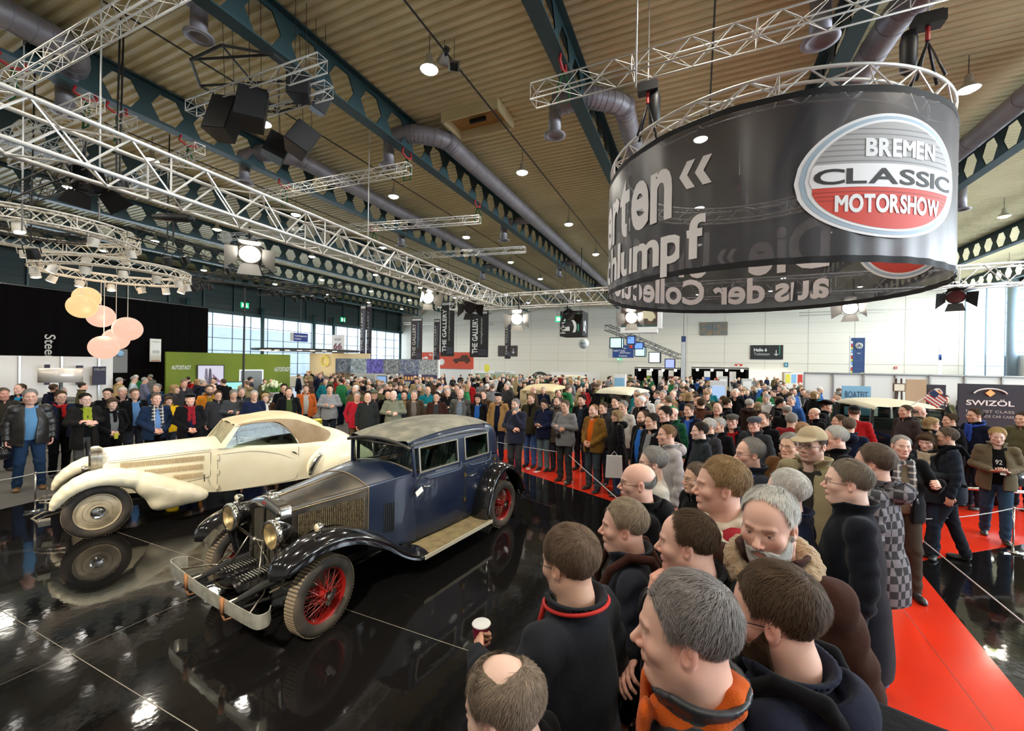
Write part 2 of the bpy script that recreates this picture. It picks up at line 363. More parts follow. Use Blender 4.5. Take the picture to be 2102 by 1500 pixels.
def polygonise(fn, lo, hi, h):
    """surface nets over a block of space -> (verts, quads)"""
    lo = np.array(lo, np.float32); hi = np.array(hi, np.float32); K = 4
    nb = np.ceil((hi - lo) / (h * K)).astype(int) + 1; n = nb * K + 1
    # coarse pass
    cx = [lo[i] + (np.arange(nb[i]) + .5) * h * K for i in range(3)]
    Cg = np.stack(np.meshgrid(*cx, indexing='ij'), -1).reshape(-1, 3).astype(np.float32)
    cv = fn(Cg).reshape(nb)
    act = np.abs(cv) < h * K * 1.25
    V = np.zeros(n, np.float32)
    sg = np.where(cv > 0, 1., -1.).astype(np.float32)
    full = np.repeat(np.repeat(np.repeat(sg, K, 0), K, 1), K, 2)
    V[:full.shape[0], :full.shape[1], :full.shape[2]] = full
    V[-1] = 1; V[:, -1] = 1; V[:, :, -1] = 1
    bi = np.argwhere(act)
    if not len(bi): return np.zeros((0, 3)), np.zeros((0, 4), int)
    g = np.stack(np.meshgrid(*[np.arange(K + 1)] * 3, indexing='ij'), -1).reshape(-1, 3)
    idx = (bi[:, None] * K + g[None]).reshape(-1, 3); lin = np.unique((idx[:, 0] * n[1] + idx[:, 1]) * n[2] + idx[:, 2])
    ii = np.stack([lin // (n[1] * n[2]), (lin // n[2]) % n[1], lin % n[2]], 1)
    vals = np.concatenate([fn((lo + c * h).astype(np.float32)) for c in np.array_split(ii, max(1, len(ii) // 400000))])
    V.reshape(-1)[lin] = vals
    V[0] = 1; V[:, 0] = 1; V[:, :, 0] = 1; V[-1] = 1; V[:, -1] = 1; V[:, :, -1] = 1
    S = V < 0
    c8 = [S[i:n[0] - 1 + i, j:n[1] - 1 + j, k:n[2] - 1 + k] for i in (0, 1) for j in (0, 1) for k in (0, 1)]
    cnt = sum(c.astype(np.int8) for c in c8); A = (cnt > 0) & (cnt < 8); ac = np.argwhere(A)
    vid = np.full(A.shape, -1, np.int64); vid[A] = np.arange(len(ac))
    cor = [(i, j, k) for i in (0, 1) for j in (0, 1) for k in (0, 1)]
    cvs = np.stack([V[ac[:, 0] + i, ac[:, 1] + j, ac[:, 2] + k] for i, j, k in cor], 1)
    acc = np.zeros((len(ac), 3)); wt = np.zeros(len(ac))
    for a in range(8):
        for b in range(a + 1, 8):
            if sum(abs(cor[a][q] - cor[b][q]) for q in range(3)) != 1: continue
            va, vb = cvs[:, a], cvs[:, b]; mk = (va < 0) != (vb < 0); t = np.where(mk, va / (va - vb + 1e-12), 0)
            p = np.array(cor[a])[None] + t[:, None] * (np.array(cor[b]) - np.array(cor[a]))[None]
            acc += p * mk[:, None]; wt += mk
    P = lo + (ac + acc / wt[:, None]) * h
    fc = []
    for ax in range(3):
        s0 = [slice(1, n[q] - 1) for q in range(3)]; s0[ax] = slice(0, n[ax] - 1); s1 = list(s0); s1[ax] = slice(1, n[ax])
        a, b = S[tuple(s0)], S[tuple(s1)]; e = np.argwhere(a != b); inside = a[tuple(e.T)]
        off = np.array([1, 1, 1]); off[ax] = 0; e = e + off
        u, v = [(1, 2), (2, 0), (0, 1)][ax]
        du = np.zeros(3, int); du[u] = 1; dv = np.zeros(3, int); dv[v] = 1
        q = [vid[tuple((e - du - dv).T)], vid[tuple((e - dv).T)], vid[tuple(e.T)], vid[tuple((e - du).T)]]
        Q = np.stack(q, 1); Q[~inside] = Q[~inside][:, ::-1]; fc.append(Q)
    Fq = np.concatenate(fc); Fq = Fq[(Fq >= 0).all(1)]
    P = P.astype(np.float32)
    for _ in range(2):
        f0 = fn(P); e = h * .2
        G = np.stack([(fn(P + np.eye(3, dtype=np.float32)[q] * e) - f0) / e for q in range(3)], 1); gl = (G * G).sum(1) + 1e-6
        st = -(f0 / gl)[:, None] * G; ln = np.linalg.norm(st, axis=1)[:, None] + 1e-9; P = P + st * np.minimum(1, h * .5 / ln)
    return P.astype(float), Fq
def np_mesh(name, V, Fq, smooth=True, col=None, mi=None):
    me = bpy.data.meshes.new(name); Fq = np.asarray(Fq)
    me.vertices.add(len(V)); me.vertices.foreach_set('co', np.asarray(V, np.float32).ravel())
    k = Fq.shape[1]; me.loops.add(Fq.size); me.loops.foreach_set('vertex_index', Fq.ravel().astype(np.int32))
    me.polygons.add(len(Fq)); me.polygons.foreach_set('loop_start', (np.arange(len(Fq)) * k).astype(np.int32))
    try: me.polygons.foreach_set('loop_total', np.full(len(Fq), k, np.int32))
    except Exception: pass
    if mi is not None: me.polygons.foreach_set('material_index', mi.astype(np.int32))
    me.update(calc_edges=True); 
    if smooth: me.shade_smooth()
    if col is not None:
        a = me.color_attributes.new('Col', 'FLOAT_COLOR', 'POINT'); c = np.ones((len(V), 4), np.float32); c[:, :3] = col; a.data.foreach_set('color', c.ravel())
    return me
# ================================================================= people
def sstep(x, a, b): t = np.clip((x - a) / (b - a), 0, 1); return t * t * (3 - 2 * t)
HEADS = {}
def head_fn(P, fat=0., nose=1., lod=0, jaw=1., age=0.):
    """head about its centre: +x face, +y left, +z up; chin at z -.115, crown at z .12"""
    y = np.abs(P[:, 1]); Q = np.stack([P[:, 0], y, P[:, 2]], 1)
    d = ell(Q, (-.014, 0, .034), (.1, .0765, .086))
    d = smin(d, ell(Q, (.03, 0, -.03), (.06, .059 + fat * .008, .082)), .03)
    d = smin(d, rc(Q, (-.012, .04 + fat * .012, -.055), (.05, .014, -.092), .023 + fat * .006, .019), .03)
    d = smin(d, ell(Q, (.071, 0, -.097), (.019 * jaw, .021, .016)), .018)
    if fat > .3: d = smin(d, ell(Q, (.03, 0, -.112), (.045, .05, .022)), .03)
    d = smin(d, rc(Q, (-.022, 0, -.06), (-.045, 0, -.24), .062 + fat * .012, .074 + fat * .01), .03)
    d = smin(d, ell(Q, (.055, .044, -.022), (.022, .02 + fat * .004, .02)), .022)   # cheek
    d = smin(d, rc(Q, (.085, 0, .02), (.072, .037, .022), .009, .008), .014)        # brow
    d = smax(d, -ell(Q, (.1, .032, .002), (.022, .017, .0125)), .012)               # socket
    d = smin(d, ell(Q, (.0705, .0315, .001), (.0142, .0142, .0132)), .003)          # lids
    if lod == 0: d = smax(d, -ell(Q, (.088, .0322, .0006), (.016, .0125, .0037)), .0015); d = smax(d, -ell(Q, (.07, .0315, .001), (.0112,) * 3), .001)
    d = smax(d, -rc(Q, (.094, .021, -.042), (.079, .036, -.072), .0016), .009)
    d = smin(d, rc(Q, (.083, 0, .008), (.1045 + .004 * nose, 0, -.03), .0065, .0098 * nose), .012)
    d = smin(d, ell(Q, (.094, .012, -.036), (.011, .0075, .008)), .007)             # nostril wing
    d = smin(d, ell(Q, (.078, 0, -.063), (.017, .025, .013)), .012)
    d = smin(d, ell(Q, (.0895, 0, -.0605), (.006, .019, .0042)), .004)               # upper lip
    d = smin(d, ell(Q, (.0875, 0, -.0705), (.0068, .0165, .005)), .004)
    d = smax(d, -ell(Q, (.1, 0, -.0655), (.015, .023, .0014)), .003)
    ear = ell(Q, (-.012, .0795, -.004), (.018, .0085, .031), rotm('Y', -12))
    ear = smax(ear, -ell(Q, (-.006, .09, -.001), (.0115, .0095, .021), rotm('Y', -12)), .003); ear = smin(ear, rc(Q, (-.014, .083, -.002), (-.012, .082, .01), .003), .003)
    d = smin(d, ear, .006)
    return d
def hair_zone(P, style):
    """positive where the scalp is bare of hair"""
    x, y, z = P[:, 0], np.abs(P[:, 1]), P[:, 2]
    line = np.interp(z, [-.2, -.095, -.085, -.06, -.045, -.02, .0, .03, .05, .07, .09], [-.4, -.2, -.055, -.04, -.03, .006, .02, .026, .046, .06, .074])
    g = np.maximum(x - line, -.068 - z)
    g = g + .012 * np.sin(y * 90 + z * 60) * .3
    earcut = .033 - np.sqrt((x + .006) ** 2 + (z + .012) ** 2 * .6); g = np.maximum(g, np.where(y > .05, earcut * 1.0, -1))
    if style == 'bald': g = np.maximum(g, .075 - np.sqrt((x * .75) ** 2 + (y * .95) ** 2) * 1 - np.maximum(0, .035 - z) * 3)
    if style == 'receding': g = np.maximum(g, x - .028 + y * .12 + np.maximum(0, .04 - z) * 1.2)
    if style == 'crown': g = np.maximum(g, .045 - np.sqrt((x + .03) ** 2 + y ** 2) - np.maximum(0, .09 - z) * 4)
    return g
def hair_fn(P, style, thick=.012, fat=0.):
    y = np.abs(P[:, 1]); Q = np.stack([P[:, 0], y, P[:, 2]], 1)
    b = ell(Q, (-.014, 0, .034), (.1, .0765, .086)); b = smin(b, rc(Q, (-.022, 0, -.06), (-.03, 0, -.09), .056, .058), .03)
    b = smin(b, ell(Q, (.03, 0, -.03), (.06, .059 + fat * .008, .082)), .03)
    g = hair_zone(P, style)
    th = thick * np.clip(.06 + 11 * -g, .05, 1) * np.interp(P[:, 2], [-.1, -.02, .05, .1], [.1, .28, .8, 1.2])
    nz = .0022 * np.sin(P[:, 1] * 130 + 2 * np.sin(P[:, 0] * 40)) * np.sin(P[:, 0] * 60 + P[:, 2] * 50)
    d = smax(b - th - nz, g * .7, .008)
    if style in ('long', 'bob'):
        zz = -.2 if style == 'long' else -.1
        L = smin(rc(Q, (-.03, .06, .04), (-.02, .085, zz), .034, .024), rc(Q, (-.06, 0, .04), (-.07, .02, zz), .05, .05), .04)
        L = smax(L, P[:, 0] - .03 - .02 * np.sin(P[:, 1] * 60), .01) + .002 * np.sin(P[:, 1] * 160 + P[:, 0] * 90)
        fr = ell(P, (.035, 0, .075), (.062, .078, .048)); L = smin(L, fr, .02) if style == 'bob' or True else L
        d = smin(d, L, .012); d = smax(d, -(ell(P, (.09, 0, -.045), (.05, .05, .085))), .01)
    return d
def add_strands(V, Fq, n, ln, wd, rng, style, lift=.004, zone=True):
    """fine tufts of hair lying over the cap, combed away from the crown"""
    rt = V[(hair_zone(V, style) < -.007) & ((V[:, 2] > -.045) | (style in ('long', 'bob')))] if V[:, 2].max() > .02 else V; P0 = rt[rng.integers(0, len(rt), n)].copy(); c = np.array([-.075, 0, .09]); vs = []; fs = []; cs = []
    cen = np.array([-.012, 0, .02]); k = 4; pts = [P0]
    d0 = P0 - c; nrm = P0 - cen; nrm[:, 2] *= .8; nrm /= np.linalg.norm(nrm, axis=1)[:, None]
    d = d0 - nrm * (d0 * nrm).sum(1)[:, None]; d /= np.linalg.norm(d, axis=1)[:, None] + 1e-6
    d = d + rng.normal(0, .3, d.shape); d[:, 2] -= .35; d[P0[:, 2] < .0, 1] *= .3; fr = sstep(P0[:, 0], .0, .05) * sstep(P0[:, 2], .02, .05) * (style not in ('long', 'bob')); d[:, 0] -= 2.2 * fr; d[:, 1] += fr * .5; lift = lift * np.interp(P0[:, 2], [-.02, .06], [.25, 1.])[:, None]
    L = ln * rng.uniform(.5, 1.2, n) * (1 if style in ('long', 'bob') else np.interp(P0[:, 2], [-.05, 0, .06], [.3, .5, 1.]))
    for j in range(1, k):
        p = pts[-1]; nr = p - cen; nr /= np.linalg.norm(nr, axis=1)[:, None]
        t = d - nr * (d * nr).sum(1)[:, None]; t /= np.linalg.norm(t, axis=1)[:, None] + 1e-6
        pts.append(p + t * (L / (k - 1))[:, None] + nr * (lift * (.5 if j == 1 else .1 if j == 2 else -.1)))
    sd = np.cross(pts[1] - pts[0], P0 - cen); sd /= np.linalg.norm(sd, axis=1)[:, None] + 1e-9; base = len(V)
    allv = [V]; ofs = base
    for j, w_ in enumerate((1, 1, .8, .15)): allv += [pts[j] + sd * wd * w_ + (P0 - cen) * .01, pts[j] - sd * wd * w_ + (P0 - cen) * .01]
    Fn = [np.stack([base + (2 * j) * n + np.arange(n), base + (2 * j + 1) * n + np.arange(n), base + (2 * j + 3) * n + np.arange(n), base + (2 * j + 2) * n + np.arange(n)], 1) for j in range(3)]
    br = rng.uniform(.55, 1.5, n); col = np.concatenate([np.full(len(V), .8)] + [br] * 8)
    return np.concatenate(allv), np.concatenate([Fq] + Fn), col
# ----- hands: wrist at origin, fingers along +x, back of the hand +z, thumb on +y side
def hand_fn(P, curl=.35, spread=1.):
    d = ell(P, (.045, .0, 0), (.05, .041, .0145)); d = smin(d, rc(P, (-.03, 0, 0), (.01, 0, 0), .024, .026), .02)
    for i, (y0, L, dy) in enumerate(((.029, .043, .05), (.010, .048, .01), (-.010, .045, -.03), (-.028, .036, -.08))):
        a = np.array([.085 - abs(i - 1.2) * .004, y0, .002]); ang = curl * .55; f = None
        for s_, (ll, r0, r1) in enumerate(((L, .0098, .009), (L * .62, .009, .0082), (L * .5, .0082, .0068))):
            dr = np.array([math.cos(ang), dy * spread, -math.sin(ang)]); b = a + dr * ll
            g = rc(P, a, b, r0, r1); f = g if f is None else smin(f, g, .003); a = b; ang += curl * (1.25 + .12 * i)
        d = smin(d, f, .006)
    a = np.array([.022, .032, -.004]); t1 = a + (.034, .028 - curl * .008, -.012 - .014 * curl); t2 = t1 + (.03, .004 - .012 * curl, -.008 - .012 * curl)
    d = smin(d, smin(rc(P, a, t1, .0145, .011), rc(P, t1, t2, .011, .0085), .004), .01)
    return d
HANDS = {}
def hand_mesh(curl, h):
    k = (round(curl, 2), h)
    if k not in HANDS: HANDS[k] = polygonise(lambda P: hand_fn(P, curl), (-.07, -.07, -.13), (.21, .1, .04), h)
    return HANDS[k]
def skin_col(V, style, stubble, seed):
    x, y, z = V[:, 0], np.abs(V[:, 1]), V[:, 2]; C = np.ones((len(V), 3), np.float32)
    def blend(mask, c): C[:] = C * (1 - mask[:, None]) + np.array(c, np.float32) * C * mask[:, None]
    red = np.exp(-(((x - .1) / .018) ** 2 + (y / .02) ** 2 + ((z + .033) / .014) ** 2)) + .7 * np.exp(-(((y - .045) / .016) ** 2 + ((z + .03) / .02) ** 2)) * (x > .03) + .6 * np.exp(-(((x + .01) / .025) ** 2 + ((z) / .035) ** 2)) * (y > .07)
    blend(np.clip(red, 0, 1) * .75, (1.05, .72, .68))
    lip = np.exp(-((z + .066) / .0085) ** 4) * (y < .0215) * (x > .083); blend(lip * .8, (.88, .55, .52))
    brow = np.exp(-((z - .0235 + .1 * np.abs(y - .028)) / .005) ** 2) * (y > .012) * (y < .05) * (x > .05); blend(brow * .8, (.4, .32, .28))
    lid = np.exp(-((z - .0075) / .0025) ** 2) * (np.abs(y - .0315) < .0135) * (x > .06); blend(lid * .7, (.45, .35, .3))
    if stubble:
        bz = sstep(-z, .035, .055) * sstep(x + y * .3, -.01, .03) * (1 - lip); bz *= 1 - sstep(-z, .115, .13)
        blend(bz * stubble, (.55, .5, .48) if stubble < .7 else (.62, .6, .58))
    return C
def eye_cols(V, C):
    for s_ in (1, -1):
        c = np.array([.0705, .0315 * s_, .001]); q = V - c; r = np.linalg.norm(q, axis=1)
        open_ = (q[:, 0] > .004) & (np.abs(q[:, 2] + .0006) < .0042 * np.sqrt(np.clip(1 - (q[:, 1] / .0125) ** 2, 0, 1))) & (r < .0165)
        C[open_] = (1.1, 1.25, 1.35); ir = open_ & (np.hypot(q[:, 1] - .0005, q[:, 2] + .0003) < .0052); C[ir] = (.35, .33, .33)
        pu = open_ & (np.hypot(q[:, 1] - .0005, q[:, 2] + .0003) < .0026); C[pu] = (.06, .06, .07)
    return C
def head_mesh(key):
    """key = (fat, nose, jaw, stubble, h)"""
    if key not in HEADS:
        fat, nose, jaw, st, h = key
        fine = h < .006
        V, Fq = polygonise(lambda P: head_fn(P, fat, nose, 0 if fine else 1, jaw), (-.135, -.11, -.235), (.135, .11, .14), h)
        C = skin_col(V, '', st, 0)
        if fine:
            for s_ in (1, -1):
                mb = MB().ball((0, 0, 0), .0123, 28, 22, rotm('Y', 90)); bv = mb.v[0]; bf = np.array(mb.f); r = np.hypot(bv[:, 1], bv[:, 2]); bc = np.ones((len(bv), 3)) * (1.05, 1.5, 1.9)
                bc[r < .0056] = (.5, .55, .5); bc[r < .0028] = (.03, .03, .03); bc[bv[:, 0] < 0] = (1, .8, .8)
                Fq = np.concatenate([Fq, bf + len(V)]); V = np.concatenate([V, bv + (.0705, .0315 * s_, .001)]); C = np.concatenate([C, bc])
        else: C = eye_cols(V, C)
        HEADS[key] = (V, Fq, C)
    return HEADS[key]
HAIRS = {}
def hair_mesh(key):
    """key = (style, thick, h, strands)"""
    if key not in HAIRS:
        st, th, h, ns = key
        lo, hi = ((-.15, -.13, -.25), (.13, .13, .17)); V, Fq = polygonise(lambda P: hair_fn(P, st, th), lo, hi, h); C = np.full(len(V), 1.)
        if ns: V, Fq, C = add_strands(V, Fq, ns, .035 if st not in ('long', 'bob') else .06, .0006 if h < .005 else .0012, np.random.default_rng(3), st, .0075 if th > .012 else .004 if th > .006 else .001)
        HAIRS[key] = np_mesh('hair', V, Fq, True, C[:, None] * np.ones(3))
    return HAIRS[key]
# ----- object-coloured materials
def omat(name, rough=.8, spec=.3, bump=None, attr=True, sheen=0, sub=0, pattern=None, coat=0):
    if name in MATS: return MATS[name]
    m = bpy.data.materials.new(name); m.use_nodes = True; nt = m.node_tree; b = nt.nodes['Principled BSDF']; L = nt.links.new
    oi = nt.nodes.new('ShaderNodeObjectInfo'); src = oi.outputs['Color']
    b.inputs['Roughness'].default_value = rough; b.inputs['Specular IOR Level'].default_value = spec
    if sheen: b.inputs['Sheen Weight'].default_value = sheen
    if coat: b.inputs['Coat Weight'].default_value = coat; b.inputs['Coat Roughness'].default_value = .25
    if attr:
        at = nt.nodes.new('ShaderNodeAttribute'); at.attribute_name = 'Col'; mx = nt.nodes.new('ShaderNodeMix'); mx.data_type = 'RGBA'; mx.blend_type = 'MULTIPLY'; mx.inputs[0].default_value = 1; mx.clamp_result = False
        L(src, mx.inputs[6]); L(at.outputs['Color'], mx.inputs[7]); src = mx.outputs[2]
    tc = nt.nodes.new('ShaderNodeTexCoord')
    if pattern:  # (kind, scale, second colour)
        pk, ps, pc = pattern
        if pk == 'stripe':
            t = nt.nodes.new('ShaderNodeTexWave'); t.bands_direction = 'Z'; t.inputs['Scale'].default_value = ps; t.inputs['Distortion'].default_value = 0
            r = nt.nodes.new('ShaderNodeMath'); r.operation = 'GREATER_THAN'; r.inputs[1].default_value = .62; L(tc.outputs['Object'], t.inputs['Vector']); L(t.outputs['Fac'], r.inputs[0]); fac = r.outputs[0]
        elif pk == 'bands':
            sx = nt.nodes.new('ShaderNodeSeparateXYZ'); L(tc.outputs['Object'], sx.inputs[0]); mr = nt.nodes.new('ShaderNodeMapRange'); mr.inputs[1].default_value = 1.2; mr.inputs[2].default_value = 1.56; L(sx.outputs[2], mr.inputs[0])
            cr_ = nt.nodes.new('ShaderNodeValToRGB'); cr_.color_ramp.interpolation = 'CONSTANT'; e = cr_.color_ramp.elements; w0 = (.72, .66, .52, 1); n0 = (.02, .02, .05, 1); r0 = (.3, .02, .03, 1); e[0].color = w0; e[1].position = .42; e[1].color = n0
            for po, c_ in ((.46, w0), (.5, n0), (.58, r0), (.66, n0), (.7, w0), (.76, r0), (.88, n0), (.94, w0)): k_ = e.new(po); k_.color = c_
            L(mr.outputs[0], cr_.inputs[0]); src = cr_.outputs[0]; fac = None
        elif pk == 'check':
            t = nt.nodes.new('ShaderNodeTexChecker'); t.inputs['Scale'].default_value = ps; L(tc.outputs['Object'], t.inputs['Vector']); fac = t.outputs['Fac']
        else:
            sx = nt.nodes.new('ShaderNodeSeparateXYZ'); L(tc.outputs['Object'], sx.inputs[0]); fs = []
            for o_ in (1, 2):
                q = nt.nodes.new('ShaderNodeMath'); q.operation = 'MULTIPLY'; q.inputs[1].default_value = ps; L(sx.outputs[o_], q.inputs[0])
                q2 = nt.nodes.new('ShaderNodeMath'); q2.operation = 'FRACT'; L(q.outputs[0], q2.inputs[0]); q3 = nt.nodes.new('ShaderNodeMath'); q3.operation = 'LESS_THAN'; q3.inputs[1].default_value = .3; L(q2.outputs[0], q3.inputs[0]); fs.append(q3.outputs[0])
            q4 = nt.nodes.new('ShaderNodeMath'); q4.operation = 'ADD'; L(fs[0], q4.inputs[0]); L(fs[1], q4.inputs[1]); q5 = nt.nodes.new('ShaderNodeMath'); q5.operation = 'MULTIPLY'; q5.inputs[1].default_value = .5; L(q4.outputs[0], q5.inputs[0]); fac = q5.outputs[0]
        if fac is not None: mx = nt.nodes.new('ShaderNodeMix'); mx.data_type = 'RGBA'; mx.inputs[7].default_value = (*pc, 1); L(fac, mx.inputs[0]); L(src, mx.inputs[6]); src = mx.outputs[2]
    L(src, b.inputs['Base Color'])
    if bump:
        n = nt.nodes.new('ShaderNodeTexNoise'); n.inputs['Scale'].default_value = bump[0]; n.inputs['Detail'].default_value = 4
        bp = nt.nodes.new('ShaderNodeBump'); bp.inputs['Strength'].default_value = bump[1]; bp.inputs['Distance'].default_value = bump[2] if len(bump) > 2 else .004
        L(tc.outputs['Object'], n.inputs['Vector']); L(n.outputs[0], bp.inputs['Height']); L(bp.outputs[0], b.inputs['Normal'])
    MATS[name] = m; return m
M_SKIN = omat('skin', .5, .4, (180, .25, .001)); M_SKIN.node_tree.nodes['Principled BSDF'].inputs['Subsurface Weight'].default_value = .0
M_HAIR = omat('hair', .65, .2, (260, .5, .002))
M_CLOTH = omat('cloth', .9, .08, (45, .35, .006), attr=False, sheen=.05)
M_WOOL = omat('wool', .95, .05, (160, .8, .004), attr=False, sheen=.1)
M_LEATHER = omat('leather', .38, .5, (28, .5, .008), attr=False)
M_DENIM = omat('denim', .9, .1, (30, .4, .006), attr=False)
M_SHOE = omat('shoe', .4, .5, attr=False)
M_BANDS = omat('banded_knit', .95, .1, (60, .3), attr=False, pattern=('bands', 1, (.3, .02, .03)))
M_PLAID = omat('plaid', .9, .1, (60, .2), attr=False, pattern=('plaid', 14, (.75, .75, .72)))
M_CHECK = omat('checked_fleece', .95, .1, (60, .4), attr=False, pattern=('check', 20, (.22, .21, .23)))
M_STRIPE = omat('striped_knit', .9, .1, (60, .3), attr=False, pattern=('stripe', 9, (.3, .36, .45)))
M_FLEECE = omat('sheep_fleece', .98, .05, (90, 1., .02), attr=False, sheen=.5)
M_GLASSF = mat('spectacle_frame', (.03, .03, .035), .3, .5)
M_LENS = glassmat('spectacle_lens', (.97, .98, 1), .12)
CM = dict(bands=M_BANDS, cloth=M_CLOTH, wool=M_WOOL, leather=M_LEATHER, denim=M_DENIM, plaid=M_PLAID, check=M_CHECK, stripe=M_STRIPE, fleece=M_FLEECE)
# ----- poses: elbow, wrist, finger direction, back-of-hand normal, curl for (left) side; y mirrored for right
S0 = np.array([-.005, .18, 1.435])
POSES = {
    'down': [((-.02, .265, 1.17), (.03, .27, .92), (.1, 0, -1), (0, 1, 0), .5)] * 2,
    'front': [((-.01, .27, 1.17), (.17, .1, .98), (.35, -1, -.35), (1, .2, .2), .55), ((-.01, .27, 1.17), (.19, .1, 1.0), (.3, -1, -.4), (1, .2, .2), .55)],
    'cross': [((.04, .285, 1.2), (.2, .0, 1.22), (.1, -1, .15), (.3, 0, 1), .5), ((.04, .285, 1.2), (.24, .02, 1.17), (.05, -1, .2), (1, 0, .3), .6)],
    'pocket': [((-.05, .29, 1.18), (.07, .235, .97), None, None, 0)] * 2,
    'camera': [((.12, .27, 1.3), (.27, .11, 1.53), (.25, -.6, .75), (.3, 1, .3), .9)] * 2,
    'chestcam': [((.0, .28, 1.17), (.24, .12, 1.22), (.6, -.8, .2), (.2, .6, .8), .9)] * 2,
    'phone': [((-.01, .26, 1.17), (.26, .09, 1.12), (.8, -.5, .2), (.1, .3, -1), .7)] * 2,
    'chin': [((.1, .24, 1.17), (.15, .07, 1.42), (-.1, -.35, 1), (1, .3, .1), 1.5), ((.03, .27, 1.17), (.22, -.06, 1.14), (.1, -1, .1), (.7, 0, .7), .5)],
    'cup': [((.03, .3, 1.2), (.24, .25, 1.3), (.75, -.6, .1), (.3, .9, .4), 1.15), ((-.02, .265, 1.17), (.03, .27, .92), (.1, 0, -1), (0, 1, 0), .5)],
    'walk': [((-.1, .26, 1.18), (-.06, .27, .95), (.2, 0, -1), (0, 1, 0), .6), ((.06, .26, 1.17), (.2, .24, .97), (.4, 0, -1), (0, 1, 0), .6)],
    'back': [((-.1, .27, 1.18), (-.15, .08, 1.0), (-.2, -1, -.2), (-1, 0, 0), .5)] * 2,
}
def garment_fn(P, pose, hem, bulk, seed, style):
    arms = POSES[pose]; y = P[:, 1]; b = bulk
    d = ell(P, (-.005, 0, 1.28), (.118 * b, .182 * b, .2)); d = smin(d, smin(rc(P, (-.02, -.12, 1.435), (-.02, .12, 1.435), .058 * b, .058 * b), rc(P, (-.015, 0, 1.42), (-.01, 0, 1.53), .085, .062), .05), .06)
    d = smin(d, ell(P, (.015 * b, 0, 1.1), (.125 * b * b, .162 * b * b, .2)), .1)
    d = smin(d, ell(P, (-.005, 0, .93), (.124 * b, .172 * b, .17)), .08)
    if hem < .85:
        q = P.copy(); d = smin(d, rc(P, (-.005, 0, .95), (0, 0, hem), .15 * b, .16 * b) + np.abs(y) * 0, .05); d = smin(d, ell(P, (0, 0, hem + .1), (.15 * b, .2 * b, .3)), .08)
    A = None
    for s_, (el, wr, dr, nr, cu) in zip((1, -1), arms):
        m_ = np.array([1, s_, 1]); S = S0 * m_; E_ = np.array(el) * m_; W_ = np.array(wr) * m_
        a = smin(rc(P, S, E_, .064 * b, .052 * b), rc(P, E_, W_, .053 * b, .042 * b), .02)
        dE = np.linalg.norm(P - E_.astype(np.float32), axis=1); a = a + .006 * np.sin(dE * 95 + seed) * np.exp(-(dE / .13) ** 2) + .004 * np.sin(dE * 60 + 2 * seed + 2 * np.sin(P[:, 0] * 30)) * (dE > .08)
        A = a if A is None else np.minimum(A, a)
    d = smin(d, A, .03)
    d = d + folds(P, .0045 if bulk > 1.02 else .003, 22, seed)
    d = smax(d, hem - P[:, 2] + .012 * np.sin(y * 16 + seed), .012)
    # neck opening
    nk = rc(P, (.015, 0, 1.48), (.03, 0, 1.7), .062 if style != 'knit' else .066, .13)
    d = smax(d, -nk, .012)
    if style in ('coat', 'open', 'fleece', 'hood'):
        q = P - np.array([-.012, 0, 1.505], np.float32); r = np.hypot(q[:, 0] * 1.0, q[:, 1] * .93) ; ang = np.abs(np.arctan2(q[:, 1], q[:, 0]))
        t_ = .015 if style != 'fleece' else .03
        zc = q[:, 2] - .012 + (.05 * np.clip(1 - ang / 1.0, 0, 1)); hh = .03 if style != 'fleece' else .05
        cl = np.hypot(np.maximum(np.abs(r - .086 - zc * .55 - (.012 if style == 'fleece' else 0)) - .002, 0), np.maximum(np.abs(zc) - hh, 0)) - t_ * .55
        cl = cl + (.006 * np.sin(P[:, 0] * 140) * np.sin(P[:, 1] * 150) * np.sin(P[:, 2] * 130) if style == 'fleece' else 0)
        cl = smax(cl, -(ang - (.28 if style != 'coat' else .1)) * .08, .01); d = smin(d, cl, .012)
    if style == 'hood':
        hd = ell(P, (-.12, 0, 1.47), (.085, .125, .075), rotm('Y', 25)); hd = smax(hd, -ell(P, (-.085, 0, 1.54), (.06, .085, .06)), .015); d = smin(d, hd + folds(P, .004, 30, seed), .02)
    if style in ('open', 'fleece'):  # front opening shows what is worn beneath
        wv = np.interp(P[:, 2], [.5, 1.0, 1.25, 1.5], [.07, .06, .075, .05]); cut = np.abs(y + .01 * np.sin(P[:, 2] * 9 + seed)) - wv
        cut = np.maximum(cut, .055 - P[:, 0]); d = smax(d, -cut, .012)
    if style == 'coat':  # buttoned or zipped seam
        d = d + .005 * np.exp(-((y - .012) / .005) ** 2) * (P[:, 0] > .05)
    return d
def legs_fn(P, stance, seed, b=1.):
    st = {'stand': ((0, .09), (0, .1)), 'apart': ((.03, .14), (-.03, .14)), 'walk': ((.2, .08), (-.2, .09))}[stance]
    d = ell(P, (-.01, 0, .94), (.12 * b, .17 * b, .13))
    for s_, (fx, fy) in zip((1, -1), st):
        kn = (fx * .5 + .03, s_ * (.095 + fy) / 2, .5); an = (fx - .01, s_ * fy, .07)
        l_ = smin(rc(P, (0, s_ * .09, .9), kn, .095 * b, .072), rc(P, kn, an, .072, .062), .03)
        l_ = l_ + .006 * np.sin(P[:, 2] * 55 + 3 * np.sin(P[:, 1] * 20 + P[:, 0] * 25 + seed)) * (np.exp(-((P[:, 2] - .16) / .12) ** 2) + .5 * np.exp(-((P[:, 2] - .5) / .08) ** 2))
        d = smin(d, l_, .02)
    d = d + folds(P, .002, 25, seed)
    return smax(d, .055 - P[:, 2], .01)
